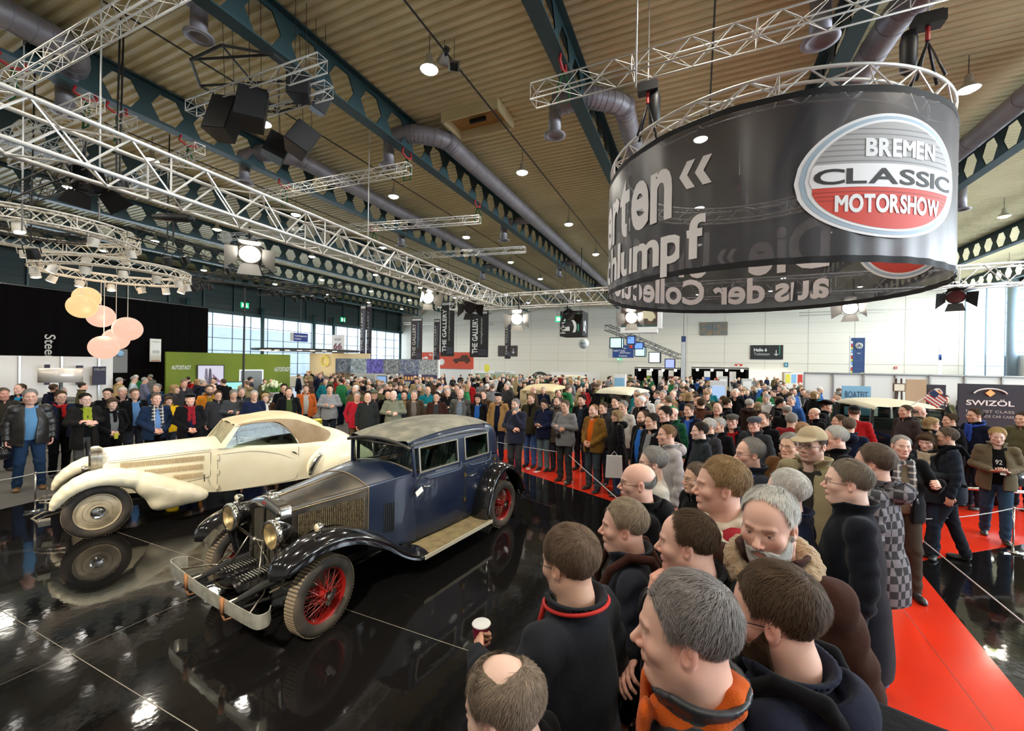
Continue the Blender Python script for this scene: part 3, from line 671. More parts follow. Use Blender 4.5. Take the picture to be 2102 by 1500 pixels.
def shoes_fn(P, stance):
    st = {'stand': ((0, .09), (0, .1)), 'apart': ((.03, .14), (-.03, .14)), 'walk': ((.2, .08), (-.2, .09))}[stance]; d = None
    for s_, (fx, fy) in zip((1, -1), st):
        y0 = s_ * fy; f = smin(ell(P, (fx + .0, y0, .045), (.06, .04, .05)), ell(P, (fx + .1, y0 + s_ * .015, .025), (.085, .046, .04)), .03)
        f = smin(f, rc(P, (fx - .01, y0, .05), (fx - .01, y0, .1), .042), .02); d = f if d is None else np.minimum(d, f)
    return smax(d, .001 - P[:, 2], .006)
GM = {}
def gmesh(kind, key, h):
    k = (kind, key, h)
    if k in GM: return GM[k]
    if kind == 'top':
        pose, hem, bulk, seed, style = key
        V, Fq = polygonise(lambda P: garment_fn(P, pose, hem, bulk, seed, style), (-.32, -.42, hem - .05), (.42, .42, 1.68), h)
    elif kind == 'under':
        V, Fq = polygonise(lambda P: smax(smax(garment_fn(P, 'down', .9, key[0] * .93, 5, 'knit'), np.abs(P[:, 1]) - .11, .01), -P[:, 0] - .03, .01), (-.1, -.2, .85), (.22, .2, 1.6), h)
    elif kind == 'legs': V, Fq = polygonise(lambda P: legs_fn(P, key[0], key[1], key[2]), (-.34, -.3, .03), (.36, .3, 1.1), h)
    elif kind == 'shoes': V, Fq = polygonise(lambda P: shoes_fn(P, key[0]), (-.3, -.25, -.01), (.42, .25, .16), h)
    GM[k] = np_mesh({'top': 'jacket', 'under': 'shirt', 'legs': 'trousers', 'shoes': 'shoes'}[kind], V, Fq); return GM[k]
BODY = {}
HZ = 1.64  # head centre height on the 1.78 m figure
def body_mesh(headkey, pose, yaw, tilt, hscale, hh):
    k = (headkey, pose, yaw, tilt, hscale, hh)
    if k in BODY: return BODY[k]
    V, Fq, C = head_mesh(headkey)
    Mh = rotm('Z', yaw) @ rotm('Y', tilt)
    W_ = sstep(V[:, 2], -.17, -.09)[:, None]; V2 = V @ Mh.T; V2 = V * (1 - W_) + V2 * W_
    V2 = V2 * hscale + np.array([.028, 0, HZ + (hscale - 1) * .1]); vs, fs, cs = [V2], [Fq], [C]; n = len(V2)
    for s_, (el, wr, dr, nr, cu) in zip((1, -1), POSES[pose]):
        if dr is None: continue
        hv, hf = hand_mesh(cu, hh); x = np.array(dr, float) * (1, s_, 1); x /= np.linalg.norm(x); z = np.array(nr, float) * (1, s_, 1); z -= x * (z @ x); z /= np.linalg.norm(z); y = np.cross(z, x)
        hv2 = hv * (1, 1, 1) if (s_ > 0) else hv * (1, -1, 1)
        # thumb towards the body's inside: flip when needed
        R_ = np.stack([x, y, z], 1); inside = -s_ if pose != 'down' else 0
        if (R_ @ np.array([0, 1 if s_ > 0 else -1, 0]))[1] * s_ > .3: hv2 = hv2 * (1, -1, 1)
        flip = (np.sign(hv2[:, 1] * hv[:, 1]).mean() < 0)
        vs.append(hv2 @ R_.T + np.array(wr) * (1, s_, 1)); ff = hf[:, ::-1] if flip else hf; fs.append(ff + n); n += len(hv2); cs.append(np.ones((len(hv2), 3)) * (1.0, .86, .82))
    # shoulders and arms under the clothes join head and hands into one skin
    V_, F_, C_ = np.concatenate(vs), np.concatenate(fs), np.concatenate(cs); drop = []; nh = len(fs[0]); off = nh; nv = [V_]; nf = []; ncnt = len(V_)
    cen = V_[F_[:nh]].mean(1); hi_ = 1
    for s_, (el, wr, dr, nr, cu) in zip((1, -1), POSES[pose]):
        if dr is None: continue
        k_ = len(fs[hi_]); d_ = np.array(dr, float) * (1, s_, 1); W_ = np.array(wr) * (1, s_, 1); hc_ = V_[F_[off:off + k_]].mean(1); fh = off + int(np.argmin((hc_ - W_) @ d_)); off += k_; hi_ += 1
        fn_ = int(np.argmin(cen[:, 2] * 2 - s_ * cen[:, 1] * .6)); drop += [fh, fn_]; prev = F_[fh]; E_ = np.array(el) * (1, s_, 1); S_ = S0 * (1, s_, 1)
        for c_, r_ in ((E_ * .15 + W_ * .85, .022), (E_, .036), (S_, .04), (S_ * (.5, .4, 1), .035)):
            ax = V_[prev].mean(0) if prev is F_[fh] else nv[-1].mean(0); t_ = c_ - ax; t_ /= np.linalg.norm(t_) + 1e-9; u_ = (V_[prev[0]] if max(prev) < len(V_) else nv[-1][0]) - ax; u_ -= t_ * (u_ @ t_); u_ /= np.linalg.norm(u_) + 1e-9; w2 = np.cross(t_, u_)
            nv.append(np.array([c_ + r_ * u_, c_ + r_ * w2, c_ - r_ * u_, c_ - r_ * w2])); cur = np.arange(ncnt, ncnt + 4); ncnt += 4; nf += [(prev[i], prev[(i + 1) % 4], cur[(i + 1) % 4], cur[i]) for i in range(4)]; prev = cur
        q_ = F_[fn_][::-1]; nf += [(prev[i], prev[(i + 1) % 4], q_[(i + 1) % 4], q_[i]) for i in range(4)]
    if nf: F_ = np.concatenate([np.delete(F_, drop, 0), np.array(nf)]); V_ = np.concatenate(nv); C_ = np.concatenate([C_, np.ones((len(V_) - len(C_), 3))])
    me = np_mesh('body', V_, F_, True, C_); me.materials.append(M_SKIN); BODY[k] = me; return me
def setcol(o, c): o.color = (*c, 1); return o
def slotted(o, m_):
    if not o.data.materials: o.data.materials.append(m_)
    o.material_slots[0].link = 'OBJECT'; o.material_slots[0].material = m_; return o
def child(name, me, par, m_, col, loc=None, rot=None, sc=None):
    o = bpy.data.objects.new(name, me); COL.objects.link(o); o.parent = par
    slotted(o, m_); setcol(o, col)
    if loc is not None: o.location = loc
    if rot is not None: o.rotation_euler = rot
    if sc is not None: o.scale = (sc,) * 3
    return o
GL = {}
def glasses_mesh():
    if 'g' not in GL:
        mb = MB()
        for s_ in (1, -1):
            a = np.linspace(0, 2 * PI, 17)[:-1]
            mb.tube([(.093 - .1 * abs(s_ * .031 + .02 * math.cos(t) * s_) ** 1.6, s_ * .031 + .021 * math.cos(t), -.001 + .0145 * math.sin(t)) for t in a], .0013, 6, closed=True)
            mb.tube([(.083, s_ * .052, .004), (.06, s_ * .072, .004), (-.012, s_ * .081, .005), (-.03, s_ * .079, -.012)], .0016, 6)
        mb.tube([(.094, -.011, .002), (.099, 0, .005), (.094, .011, .002)], .0013, 6); GL['g'] = mb.mesh('glasses', True); GL['g'].materials.append(M_GLASSF)
    return GL['g']
BEARD = {}
def beard_mesh(h, ns):
    if (h, ns) not in BEARD:
        def fn(P):
            y = np.abs(P[:, 1]); b = head_fn(P, .5, 1, 1); g = np.maximum(P[:, 2] - np.interp(P[:, 0], [.0, .03, .058, .08, .095], [-.005, -.035, -.06, -.056, -.044]) + .004 * np.sin(y * 150), .005 - P[:, 0]); lips = .021 - np.sqrt(((P[:, 2] + .066) * 1.9) ** 2 + y ** 2)
            g = np.maximum(g, np.where(P[:, 0] > .07, lips, -1)); g = np.maximum(g, -.128 - P[:, 2]); return smax(b - .0045, g, .006)
        V, Fq = polygonise(fn, (-.03, -.1, -.15), (.13, .1, .0), h); C = np.full(len(V), 1.)
        if ns: V, Fq, C = add_strands(V, Fq, ns, .012, .0006, np.random.default_rng(5), 'long', .003)
        BEARD[(h, ns)] = np_mesh('beard', V, Fq, True, C[:, None] * np.ones(3))
    return BEARD[(h, ns)]
HATS = {}
def hat_mesh(kind, h):
    if (kind, h) not in HATS:
        def fn(P):
            if kind == 'beret': return smin(ell(P, (-.005, 0, .088), (.118, .105, .042), rotm('Y', -6)), ell(P, (-.012, 0, .06), (.106, .088, .03)), .02)
            if kind == 'flat': return smin(ell(P, (-.005, 0, .085), (.122, .102, .045), rotm('Y', 8)), ell(P, (.09, 0, .058), (.045, .07, .01), rotm('Y', 10)), .02)
            if kind == 'cap':
                d = smax(ell(P, (-.012, 0, .05), (.11, .09, .092)), .048 - P[:, 2] - P[:, 0] * .05, .008)
                br = smax(ell(P, (.1, 0, .052), (.085, .075, .012), rotm('Y', 10)), .03 - P[:, 0], .005); return smin(d, br, .01) + .001 * np.sin(np.arctan2(P[:, 1], P[:, 0]) * 6)
            d = smax(ell(P, (-.012, 0, .07), (.105, .088, .09)), .05 - P[:, 2], .008); r = np.hypot(P[:, 0] + .01, P[:, 1])
            return smin(d, np.maximum(np.abs(P[:, 2] - .058 - .25 * P[:, 1] ** 2 * 12) - .006, r - .17), .015)
        V, Fq = polygonise(fn, (-.2, -.2, -.02), (.22, .2, .2), h); HATS[(kind, h)] = np_mesh('hat', V, Fq)
    return HATS[(kind, h)]
SCF = {}
def scarf_mesh(kind, h):
    if (kind, h) not in SCF:
        def fn(P):
            d = None
            for k in range(10):
                a0, a1 = [2 * PI * t / 10 for t in (k, k + 1)]
                f = lambda a: (-.012 + .086 * math.cos(a), .084 * math.sin(a), 1.495 - .045 * math.cos(a) + .008 * math.sin(3 * a))
                c = rc(P, f(a0), f(a1), .026); d = c if d is None else smin(d, c, .01)
            if kind in ('tails', 'knot'):
                for y0, z1 in ((.03, 1.12), (-.035, 1.2)) if kind == 'tails' else ((.015, 1.26),):
                    q = P.copy(); q[:, 0] = (q[:, 0] - .14 + np.clip(1.4 - q[:, 2], 0, 1) * -.03) * 2.2
                    t_ = rc(q, (-.06, y0, 1.47), (0, y0 * 1.3, z1), .034); d = smin(d, t_ * .6, .012)
            if kind == 'open':
                for s_ in (1, -1):
                    q = P.copy(); q[:, 0] = (q[:, 0] - .145) * 2.2
                    d = smin(d, rc(q, (-.08, s_ * .06, 1.47), (0, s_ * .085, 1.0), .036) * .6, .012)
            if kind == 'collar':
                d = None
                for k in range(12):
                    a0, a1 = [.55 + (2 * PI - 1.1) * t / 12 for t in (k, k + 1)]
                    f = lambda a: (-.012 + .115 * math.cos(a), .12 * math.sin(a), 1.495 - .05 * math.cos(a))
                    c = rc(P, f(a0), f(a1), .04); d = c if d is None else smin(d, c, .015)
                for s_ in (1, -1): d = smin(d, rc(P, (.085, s_ * .065, 1.45), (.13, s_ * .09, 1.26), .035, .02), .03)
                return d + .005 * np.sin(P[:, 0] * 120) * np.sin(P[:, 1] * 130) * np.sin(P[:, 2] * 125)
            return d + .0022 * np.sin(P[:, 2] * 60 + np.sin(P[:, 1] * 50) * 2 + P[:, 0] * 40)
        V, Fq = polygonise(fn, (-.17, -.2, .9), (.26, .2, 1.62), h); SCF[(kind, h)] = np_mesh('scarf', V, Fq)
    return SCF[(kind, h)]
PACK = {}
def pack_mesh(kind, h):
    if (kind, h) not in PACK:
        def fn(P):
            if kind == 'bag':
                q = np.abs(P - np.array([-.27, 0, 1.2], np.float32)) - np.array([.09, .14, .2], np.float32)
                d = np.linalg.norm(np.maximum(q, 0), axis=1) + np.minimum(q.max(1), 0) - .035
                q = np.abs(P - np.array([-.38, 0, 1.13], np.float32)) - np.array([.02, .1, .1], np.float32)
                return smin(d, np.linalg.norm(np.maximum(q, 0), axis=1) - .02, .01) + folds(P, .003, 30, 2)
            d = None  # straps
            for s_ in (1, -1):
                pts = [(-.17, s_ * .09, 1.42), (-.1, s_ * .12, 1.535), (0, s_ * .125, 1.54), (.09, s_ * .125, 1.47), (.145, s_ * .13, 1.35), (.14, s_ * .16, 1.22), (.05, s_ * .225, 1.1), (-.12, s_ * .2, 1.05)]
                for a, b in zip(pts, pts[1:]):
                    c = rc(P, a, b, .021); d = c if d is None else smin(d, c, .006)
            return d
        V, Fq = polygonise(fn, (-.48, -.3, .93), (.2, .3, 1.62), h); PACK[(kind, h)] = np_mesh('backpack', V, Fq)
    return PACK[(kind, h)]
SK = (.72, .44, .32)
def person(px, py, h=1.78, face=None, yaw=0, tilt=0, pose='down', legs='stand', hair='short', hc=(.12, .08, .05), skin=None, top='coat', tc=(.02, .02, .025), tm='cloth', hem=.8,
           under=None, um='cloth', leg=(.03, .035, .05), lm='denim', shoe=(.02, .02, .02), bulk=1.1, fat=0, nose=1., jaw=1., stub=0, glasses=False, hat=None, hatc=(.02, .02, .02), scarf=None, sc=(.3, 0, 0), sm='wool',
           pack=None, pc=(.03, .03, .035), lod=1, seed=0, label='', group=None, at=None, hs=1., depth=None, thick=None, lookat=(-4.2, 4.2), turn=0, va=None):
    if at is None:
        p = onz(px, py, h) if depth is None else ond(px, py, depth)
        if depth is not None: h = p[2]
        at = p[:2]
    x, y = at; s_ = h / 1.763
    f = math.atan2(lookat[1] - y, lookat[0] - x) + math.radians(turn) if face is None else math.radians(face)
    if va is not None: f = math.atan2(-y, -x) - math.radians(va)
    off = .03 * s_; r = thing('person', label, 'person', (x - off * math.cos(f), y - off * math.sin(f), .0045), f, group); r.scale = (s_,) * 3
    H1, H2, HB = {0: (.0031, .0045, .011), 1: (.0052, .007, .016), 2: (.0085, .011, .024), 3: (.0125, .015, .032)}[lod]
    sk = skin or SK; hkey = (round(fat, 1), nose, jaw, stub, H1); hd = H2 if lod < 3 else .016
    b = bpy.data.objects.new('body', body_mesh(hkey, pose, yaw, tilt, hs * 1.03, hd if lod else .0042)); COL.objects.link(b); b.parent = r; setcol(b, sk)
    hs_ = hs * 1.03; hl = (.028, 0, HZ + (hs_ - 1) * .1); hr = Matrix(rotm('Z', yaw) @ rotm('Y', tilt)).to_euler()
    if hair != 'none': child('hair', hair_mesh((hair, thick if thick else (.003 if hair in ('crop',) else .014 if hair in ('short', 'crown') else .009), {0: .0045, 1: .006, 2: .009, 3: .014}[lod], {0: 15000, 1: 3000, 2: 0, 3: 0}[lod])), r, M_HAIR, hc, hl, hr, hs_)
    if stub >= .7: child('beard', beard_mesh(*((.004, 7000) if lod == 0 else (.006, 1200))), r, M_HAIR, tuple(c * (.8 if hc[0] < .2 else 1.1) for c in hc), hl, hr, hs_)
    if glasses:
        g = bpy.data.objects.new('glasses', glasses_mesh()); COL.objects.link(g); g.parent = r; g.location = hl; g.rotation_euler = hr; g.scale = (hs_,) * 3
    if hat: child('hat', hat_mesh(hat, .006 if lod < 2 else .01), r, M_WOOL if hat != 'leather' else M_LEATHER, hatc, hl, hr, hs_)
    child('jacket' if top != 'knit' else 'sweater', gmesh('top', (pose, hem, bulk, seed % 3, top), HB), r, CM[tm], tc)
    if under is not None: child('shirt', gmesh('under', (bulk,), HB), r, CM[um], under)
    child('trousers', gmesh('legs', (legs, seed % 2, 1.08 if bulk > 1.08 else 1.), HB * 1.1), r, CM[lm], leg)
    child('shoes', gmesh('shoes', (legs,), HB * .8), r, M_SHOE, shoe)
    if scarf: child('scarf', scarf_mesh(scarf, .008 if lod < 2 else .012), r, CM[sm], sc)
    if pack:
        if 'bag' in pack: child('backpack', pack_mesh('bag', .01 if lod < 2 else .018), r, M_CLOTH, pc)
        if 'strap' in pack: child('backpack_strap', pack_mesh('strap', .01), r, M_CLOTH, pc)
    return r
# ================================================================= the two show cars (x forward, y left, z up, front axle at x = 0)
def cr(pts, n):
    P = np.array(pts, float); Q = np.vstack([2 * P[0] - P[1], P, 2 * P[-1] - P[-2]]); k = len(P) - 1; out = []
    for t in np.linspace(0, k, n):
        i = min(int(t), k - 1); u = t - i; a, b, c, d = Q[i:i + 4]
        out.append(.5 * ((2 * b) + (-a + c) * u + (2 * a - 5 * b + 4 * c - d) * u * u + (-a + 3 * b - 3 * c + d) * u ** 3))
    return np.array(out)
def shell(mb, G, th):
    G = np.array(G, float); du = np.gradient(G, axis=0); dv = np.gradient(G, axis=1); N = np.cross(du, dv); N /= np.linalg.norm(N, axis=2)[..., None] + 1e-9
    I = G - N * th; mb.grid(G); mb.grid(I, flip=True)
    for a, b in ((G[0], I[0]), (I[-1], G[-1]), (I[:, 0], G[:, 0]), (G[:, -1], I[:, -1])): mb.grid([a, b])
def loft(mb, st, n=40, mirror=True, m_=None):
    """st: list of (x, [half section points (y, z)...]); interpolated along x"""
    xs = [s[0] for s in st]; S = np.array([[(x, y, z) for y, z in sec] for x, sec in st]); k = S.shape[1]
    G = np.stack([cr(S[:, j], n) for j in range(k)], 1)
    G = np.stack([cr(g, m_ or k * 4) for g in G])
    mb.grid(G)
    if mirror: mb.grid(G * (1, -1, 1), flip=True)
    return G
CAXIS = np.array([[1, 0, 0], [0, 0, -1], [0, 1, 0]])  # z axis -> -y ... lathe about y
def ylathe(mb, prof, c, n=40, cap=True):
    M = np.eye(4); M[:3, :3] = np.array([[1, 0, 0], [0, 0, 1], [0, -1, 0]]); M[:3, 3] = c
    return mb.lathe(prof, n, M, cap)
def xlathe(mb, prof, c, n=32, ry=0, rz=0, cap=True):
    R = np.array(Matrix.Rotation(rz, 3, 'Z')) @ np.array([[0, 0, 1], [0, 1, 0], [-1, 0, 0]]); M = np.eye(4); M[:3, :3] = R; M[:3, 3] = c
    return mb.lathe(prof, n, M, cap)
M_TYRE = mat('tyre_rubber', (.022, .02, .018), .75, noise=(5, (.07, .055, .04)), bump=(60, .2))
M_TREAD = mat('dusty_tread', (.2, .155, .1), .9, bump=(40, .4))
M_REDP = mat('red_wheel_paint', (.23, .008, .006), .3, coat=.5)
M_CHROME = mat('chrome', (.75, .74, .7), .12, 1)
M_NICKEL = mat('worn_nickel', (.5, .46, .38), .28, 1, noise=(14, (.3, .26, .2)))
M_BLUE = mat('worn_blue_paint', (.004, .0095, .028), .3, coat=.35, noise=(2.2, (.012, .018, .035), 6))
M_BLKP = mat('black_fender_paint', (.006, .006, .007), .12, coat=.6)
M_HOOD = mat('worn_hood', (.03, .027, .024), .3, .55, noise=(4, (.085, .07, .05), 5), coat=.2)
M_ROOFC = mat('roof_leathercloth', (.1, .1, .075), .5, noise=(5, (.2, .19, .14), 6), bump=(80, .3))
M_RUBBER = mat('running_board_mat', (.25, .195, .095), .8, noise=(7, (.16, .12, .06)))
M_EDGE = mat('running_board_edge', (.45, .42, .33), .5)
M_DARK = mat('under_body', (.008, .008, .008), .7)
M_BRASS = mat('brass', (.5, .34, .12), .35, 1)
M_CARGL = glassmat('car_glass', (.72, .77, .73), .03)
M_LENSY = mat('headlamp_lens', (.95, .8, .52), .16, .55, coat=.8, noise=(7, (1, .93, .75)))
M_REFL = mat('lamp_reflector', (1, .9, .7), .4, .9); M_LENSG = glassmat('lamp_glass', (1, .96, .86), .12, .08)
M_SEAT = mat('blue_grey_leather', (.22, .28, .27), .45, bump=(30, .2))
M_WOODT = mat('wood_trim', (.2, .08, .03), .35)
M_LOUV2 = mat('louvre_gilt', (.2, .155, .085), .5, .3, noise=(40, (.05, .04, .03)))
M_RUST = mat('rusty_bracket', (.3, .13, .05), .8)
M_CREAM = mat('cream_paint', (.86, .79, .6), .3, coat=.3, noise=(1.6, (.78, .69, .48), 6))
M_CREAMW = mat('cream_wheel', (.5, .42, .29), .45, noise=(6, (.36, .29, .19)))
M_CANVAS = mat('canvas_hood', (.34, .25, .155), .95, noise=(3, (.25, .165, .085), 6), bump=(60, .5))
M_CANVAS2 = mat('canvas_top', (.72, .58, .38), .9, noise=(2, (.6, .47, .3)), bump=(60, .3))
M_LINE = mat('panel_gap', (.06, .045, .03), .7)
M_TAG = mat('paper_tag', (.8, .78, .72), .7)
def tyre(R, W, par, name='tyre'):
    mb = MB(); pr = [(R - .11, -W * .36), (R - .1, -W * .44), (R - .06, -W * .5), (R - .025, -W * .47), (R - .006, -W * .38)]
    pr = pr + [(R, -W * .3), (R, W * .3)] + [(r, -z) for r, z in pr[::-1]]
    ylathe(mb, pr, (0, 0, 0), 56, cap=False); o = obj(name, mb, M_TYRE, par, angle=40)
    mb = MB()
    for k in range(70):
        a = 2 * PI * k / 70; c, s = math.cos(a), math.sin(a); R3 = [[c, 0, -s], [0, 1, 0], [s, 0, c]]
        mb.box((R * c, 0, R * s), (.008, W * .74, .0195), R=R3)
    obj('tread', mb, M_TREAD, o); return o
def wire_wheel(name, par, loc, R=.355, W=.15, side=1, steer=0):
    w_ = bpy.data.objects.new(name, None); COL.objects.link(w_); w_.parent = par; w_.location = loc; w_.rotation_euler = (0, 0, steer)
    tyre(R, W, w_); rr = R - .098
    mb = MB(); ylathe(mb, [(rr + .012, -.06), (rr + .012, -.045), (rr - .012, -.04), (rr - .02, 0), (rr - .012, .04), (rr + .012, .045), (rr + .012, .06), (rr - .004, .058), (rr - .026, .04), (rr - .03, 0), (rr - .026, -.04), (rr - .004, -.058), (rr + .012, -.06)], (0, 0, 0), 48, False)
    obj('rim', mb, M_REDP, w_, angle=40)
    mb = MB()
    for k in range(60):
        a = 2 * PI * k / 60; row = k % 3; y0 = (.075, .03, -.05)[row] * side; sw = (.5 if (k // 3) % 2 else -.5); hr = (.045, .06, .06)[row]
        mb.tube([(hr * math.cos(a + sw), y0, hr * math.sin(a + sw)), (rr * math.cos(a), (.012, 0, -.012)[row] * side, rr * math.sin(a))], (.0027), 4, cap=False)
    obj('spokes', mb, M_REDP, w_)
    mb = MB(); ylathe(mb, [(0, -.07), (.065, -.065), (.07, -.04), (.05, 0), (.045, .06), (.04, .085), (0, .086)], (0, 0, 0), 24); 
    if side < 0: mb.v = [v * (1, -1, 1) for v in mb.v]
    obj('hub', mb, M_REDP, w_, angle=40)
    mb = MB(); ylathe(mb, [(.045, .08), (.048, .095), (.036, .125), (0, .13)], (0, 0, 0), 20); mb.box((0, .12, 0), (.15, .02, .04), R=rotm('Y', 50))
    if side < 0: mb.v = [v * (1, -1, 1) for v in mb.v]
    obj('hub_nut', mb, M_CHROME, w_, angle=40); return w_
def fender_sweep(mb, prof, ys, lip=.07, n=56, th=.006, crown=.03):
    """prof (x,z); ys function t -> (inner y, outer y)"""
    P = cr(prof, n); T = np.gradient(P, axis=0); T /= np.linalg.norm(T, axis=1)[:, None]; N = np.stack([T[:, 1], -T[:, 0]], 1)
    if N[n // 2][1] < 0: N = -N
    G = []
    for i in range(n):
        t = i / (n - 1); yi, yo, lp = ys(t); row = []
        for u in np.linspace(0, 1, 17):
            if u < .82: v = u / .82; y = yi + (yo - yi) * v; h = -crown * (2 * v - 1) ** 2 + crown - .35 * lp * max(0, v - .75) ** 2 * 16 * .25
            else: v = (u - .82) / .18; y = yo + .012 * math.sin(v * PI / 2); h = -.35 * lp * .25 - lp * v
            row.append((P[i][0] + N[i][0] * h, y, P[i][1] + N[i][1] * h))
        G.append(row)
    shell(mb, G, -th); return G
def mirrored(mb):
    m2 = MB(); m2.v = [v * (1, -1, 1) for v in mb.v]; m2.f = [q[::-1] for q in mb.f]; m2.n = mb.n; return m2
def car_root(name, label, loc, ang):
    a = math.radians(ang); r = thing(name, label, 'car', (loc[0], loc[1], .004), math.atan2(-math.cos(a), math.sin(a))); return r
# ---------------------------------------------------------------- blue saloon
B = car_root('vintage_saloon_car', 'worn dark blue vintage saloon with red wire wheels and big headlamps, beside the cream convertible', (-3.98, 3.1), -8)
def hsec(h, zb, zs, zc, r=.06):
    return [(h, zb), (h, zb + (zs - zb) * .5), (h, zs - .02), (h - r * .5, zs + .012), (h * .6, zs + (zc - zs) * .62), (h * .25, zc - .008), (0, zc)]
mb = MB(); loft(mb, [(.16, hsec(.275, .46, 1.07, 1.14)), (-.1, hsec(.33, .45, 1.09, 1.17)), (-.4, hsec(.4, .44, 1.11, 1.205)), (-.66, hsec(.47, .43, 1.13, 1.235))], 24, m_=30)
obj('hood', mb, M_HOOD, B, angle=35)
mb = MB()
for s_ in (1, -1):
    for k in range(36):
        x = .06 - k * .0192; h = .275 + (.16 - x) * .2348 + .006; zt = 1.0 + (.06 - x) * .04; 
        mb.box((x, s_ * h, (zt + .56) / 2), (.0085, .016, zt - .56), rz=-.4 * s_)
obj('hood_louvres', mb, M_LOUV2, B)
mb = MB(); mb.tube([(.16, 0, 1.146), (-.25, 0, 1.192), (-.66, 0, 1.24)], .006, 6)
for s_ in (1, -1): mb.tube([(.16, s_ * .279, 1.052), (-.25, s_ * .375, 1.082), (-.66, s_ * .474, 1.112)], .0055, 6)
mb.tube([(-.665, y, z) for y, z in cr([(.475, .43), (.475, .8), (.474, 1.11), (.44, 1.145), (.28, 1.2), (.12, 1.23), (0, 1.24), (-.12, 1.23), (-.28, 1.2), (-.44, 1.145), (-.474, 1.11), (-.475, .8), (-.475, .43)], 60)], .006, 6)
obj('hood_trim', mb, mat('bare_brass_trim', (.36, .27, .16), .4, .8), B, smooth=True)
mb = MB(); loft(mb, [(-.665, hsec(.472, .4, 1.13, 1.235)), (-.9, hsec(.53, .37, 1.15, 1.27)), (-1.15, hsec(.585, .35, 1.165, 1.275)), (-1.3, hsec(.6, .34, 1.17, 1.265))], 22, m_=30)
o = obj('cowl', mb, M_BLUE, B, angle=35)
def bsec(h, zb, hb, zs): return [(hb, zb), (hb + (h - hb) * .5, zb + .09), (h - .012, zb + .27), (h, zb + .5), (h - .004, zs - .1), (h - .022, zs)]
mb = MB(); G = loft(mb, [(-1.27, bsec(.605, .34, .56, 1.165)), (-1.6, bsec(.645, .32, .6, 1.15)), (-2.1, bsec(.665, .32, .61, 1.14)), (-2.6, bsec(.66, .33, .6, 1.13)), (-2.95, bsec(.635, .38, .57, 1.12)), (-3.15, bsec(.6, .45, .53, 1.11)), (-3.28, bsec(.5, .5, .42, 1.09))], 40, m_=28)
for s_ in (1,): mb.grid([G[-1], G[-1] * (1, -1, 1)])
obj('body', mb, M_BLUE, B, angle=35)
# trunk at the tail
mb = MB(); loft(mb, [(-3.2, hsec(.52, .45, .84, .9)), (-3.45, hsec(.5, .45, .8, .86)), (-3.6, hsec(.47, .46, .7, .74))], 14, m_=24); mb.box((-3.6, 0, .6), (.02, .92, .26)); obj('trunk', mb, M_BLUE, B, angle=35)
# doors: panel gaps, waist mouldings, hinges and handles
for s_ in (1, -1):
    dm = []
    for nm, pts in (('door', [(-1.36, 1.12), (-1.2, .9), (-1.06, .42), (-1.06, .37), (-2.16, .36), (-2.18, .8), (-2.17, 1.13)]), ('door', [(-2.21, 1.12), (-2.22, .8), (-2.2, .36), (-2.52, .4), (-2.66, .6), (-2.86, .82), (-2.98, 1.1)])):
        mb = MB(); q = [(x, s_ * (np.interp(x, [-3.0, -2.6, -2.1, -1.6, -1.27, -1.0], [.628, .66, .666, .647, .608, .555]) - np.interp(z, [.36, .45, .6], [.045, .02, 0.0]) + .001), z) for x, z in cr(pts, 50)]
        mb.tube(q, .0045, 5); mb.tube([(x, y + s_ * .001, z) for x, y, z in [q[0], q[-1]]], .004, 5)
        d_ = obj(nm, mb, M_DARK, B); dm.append(d_)
    x0 = -1.38
    mb = MB(); mb.tube([(-1.4, s_ * .61, .985), (-1.36, s_ * .62, .985), (-1.36, s_ * .62, .985)], .01, 6); mb.tube([(-1.38, s_ * .625, 1.0), (-1.38, s_ * .672, 1.0), (-1.53, s_ * .678, .982)], .009, 8); obj('door_handle', mb, M_CHROME, dm[0], smooth=True)
    mb = MB(); mb.tube([(-2.27, s_ * .655, .94), (-2.27, s_ * .7, .94), (-2.43, s_ * .705, .945)], .009, 8); obj('door_handle', mb, M_CHROME, dm[1], smooth=True)
    mb = MB()
    for z in (.62, .97): mb.box((-2.19, s_ * .672, z), (.035, .02, .055))
    mb.box((-3.0, s_ * .63, 1.04), (.03, .02, .05)); obj('hinges', mb, M_BRASS, dm[0])
    mb = MB()
    for k in range(6): mb.box((-.86 - k * .024, s_ * (.52 + k * .006), .72), (.01, .02, .34), rz=-.35 * s_)
    obj('scuttle_vent', mb, M_DARK, B)
    mb = MB()
    for q in ([(-1.44, 1.115), (-1.5, 1.085), (-2.02, 1.075), (-2.1, 1.1), (-2.12, 1.18)], [(-2.3, 1.1), (-2.42, 1.075), (-2.76, 1.07), (-2.84, 1.1), (-2.86, 1.2)]): mb.tube([(x, s_ * (.667 - .02 * (z - 1.05) * 5), z) for x, z in cr(q, 20)], .0075, 6)
    obj('waist_moulding', mb, mat('worn_moulding', (.05, .075, .13), .35), B, smooth=True)
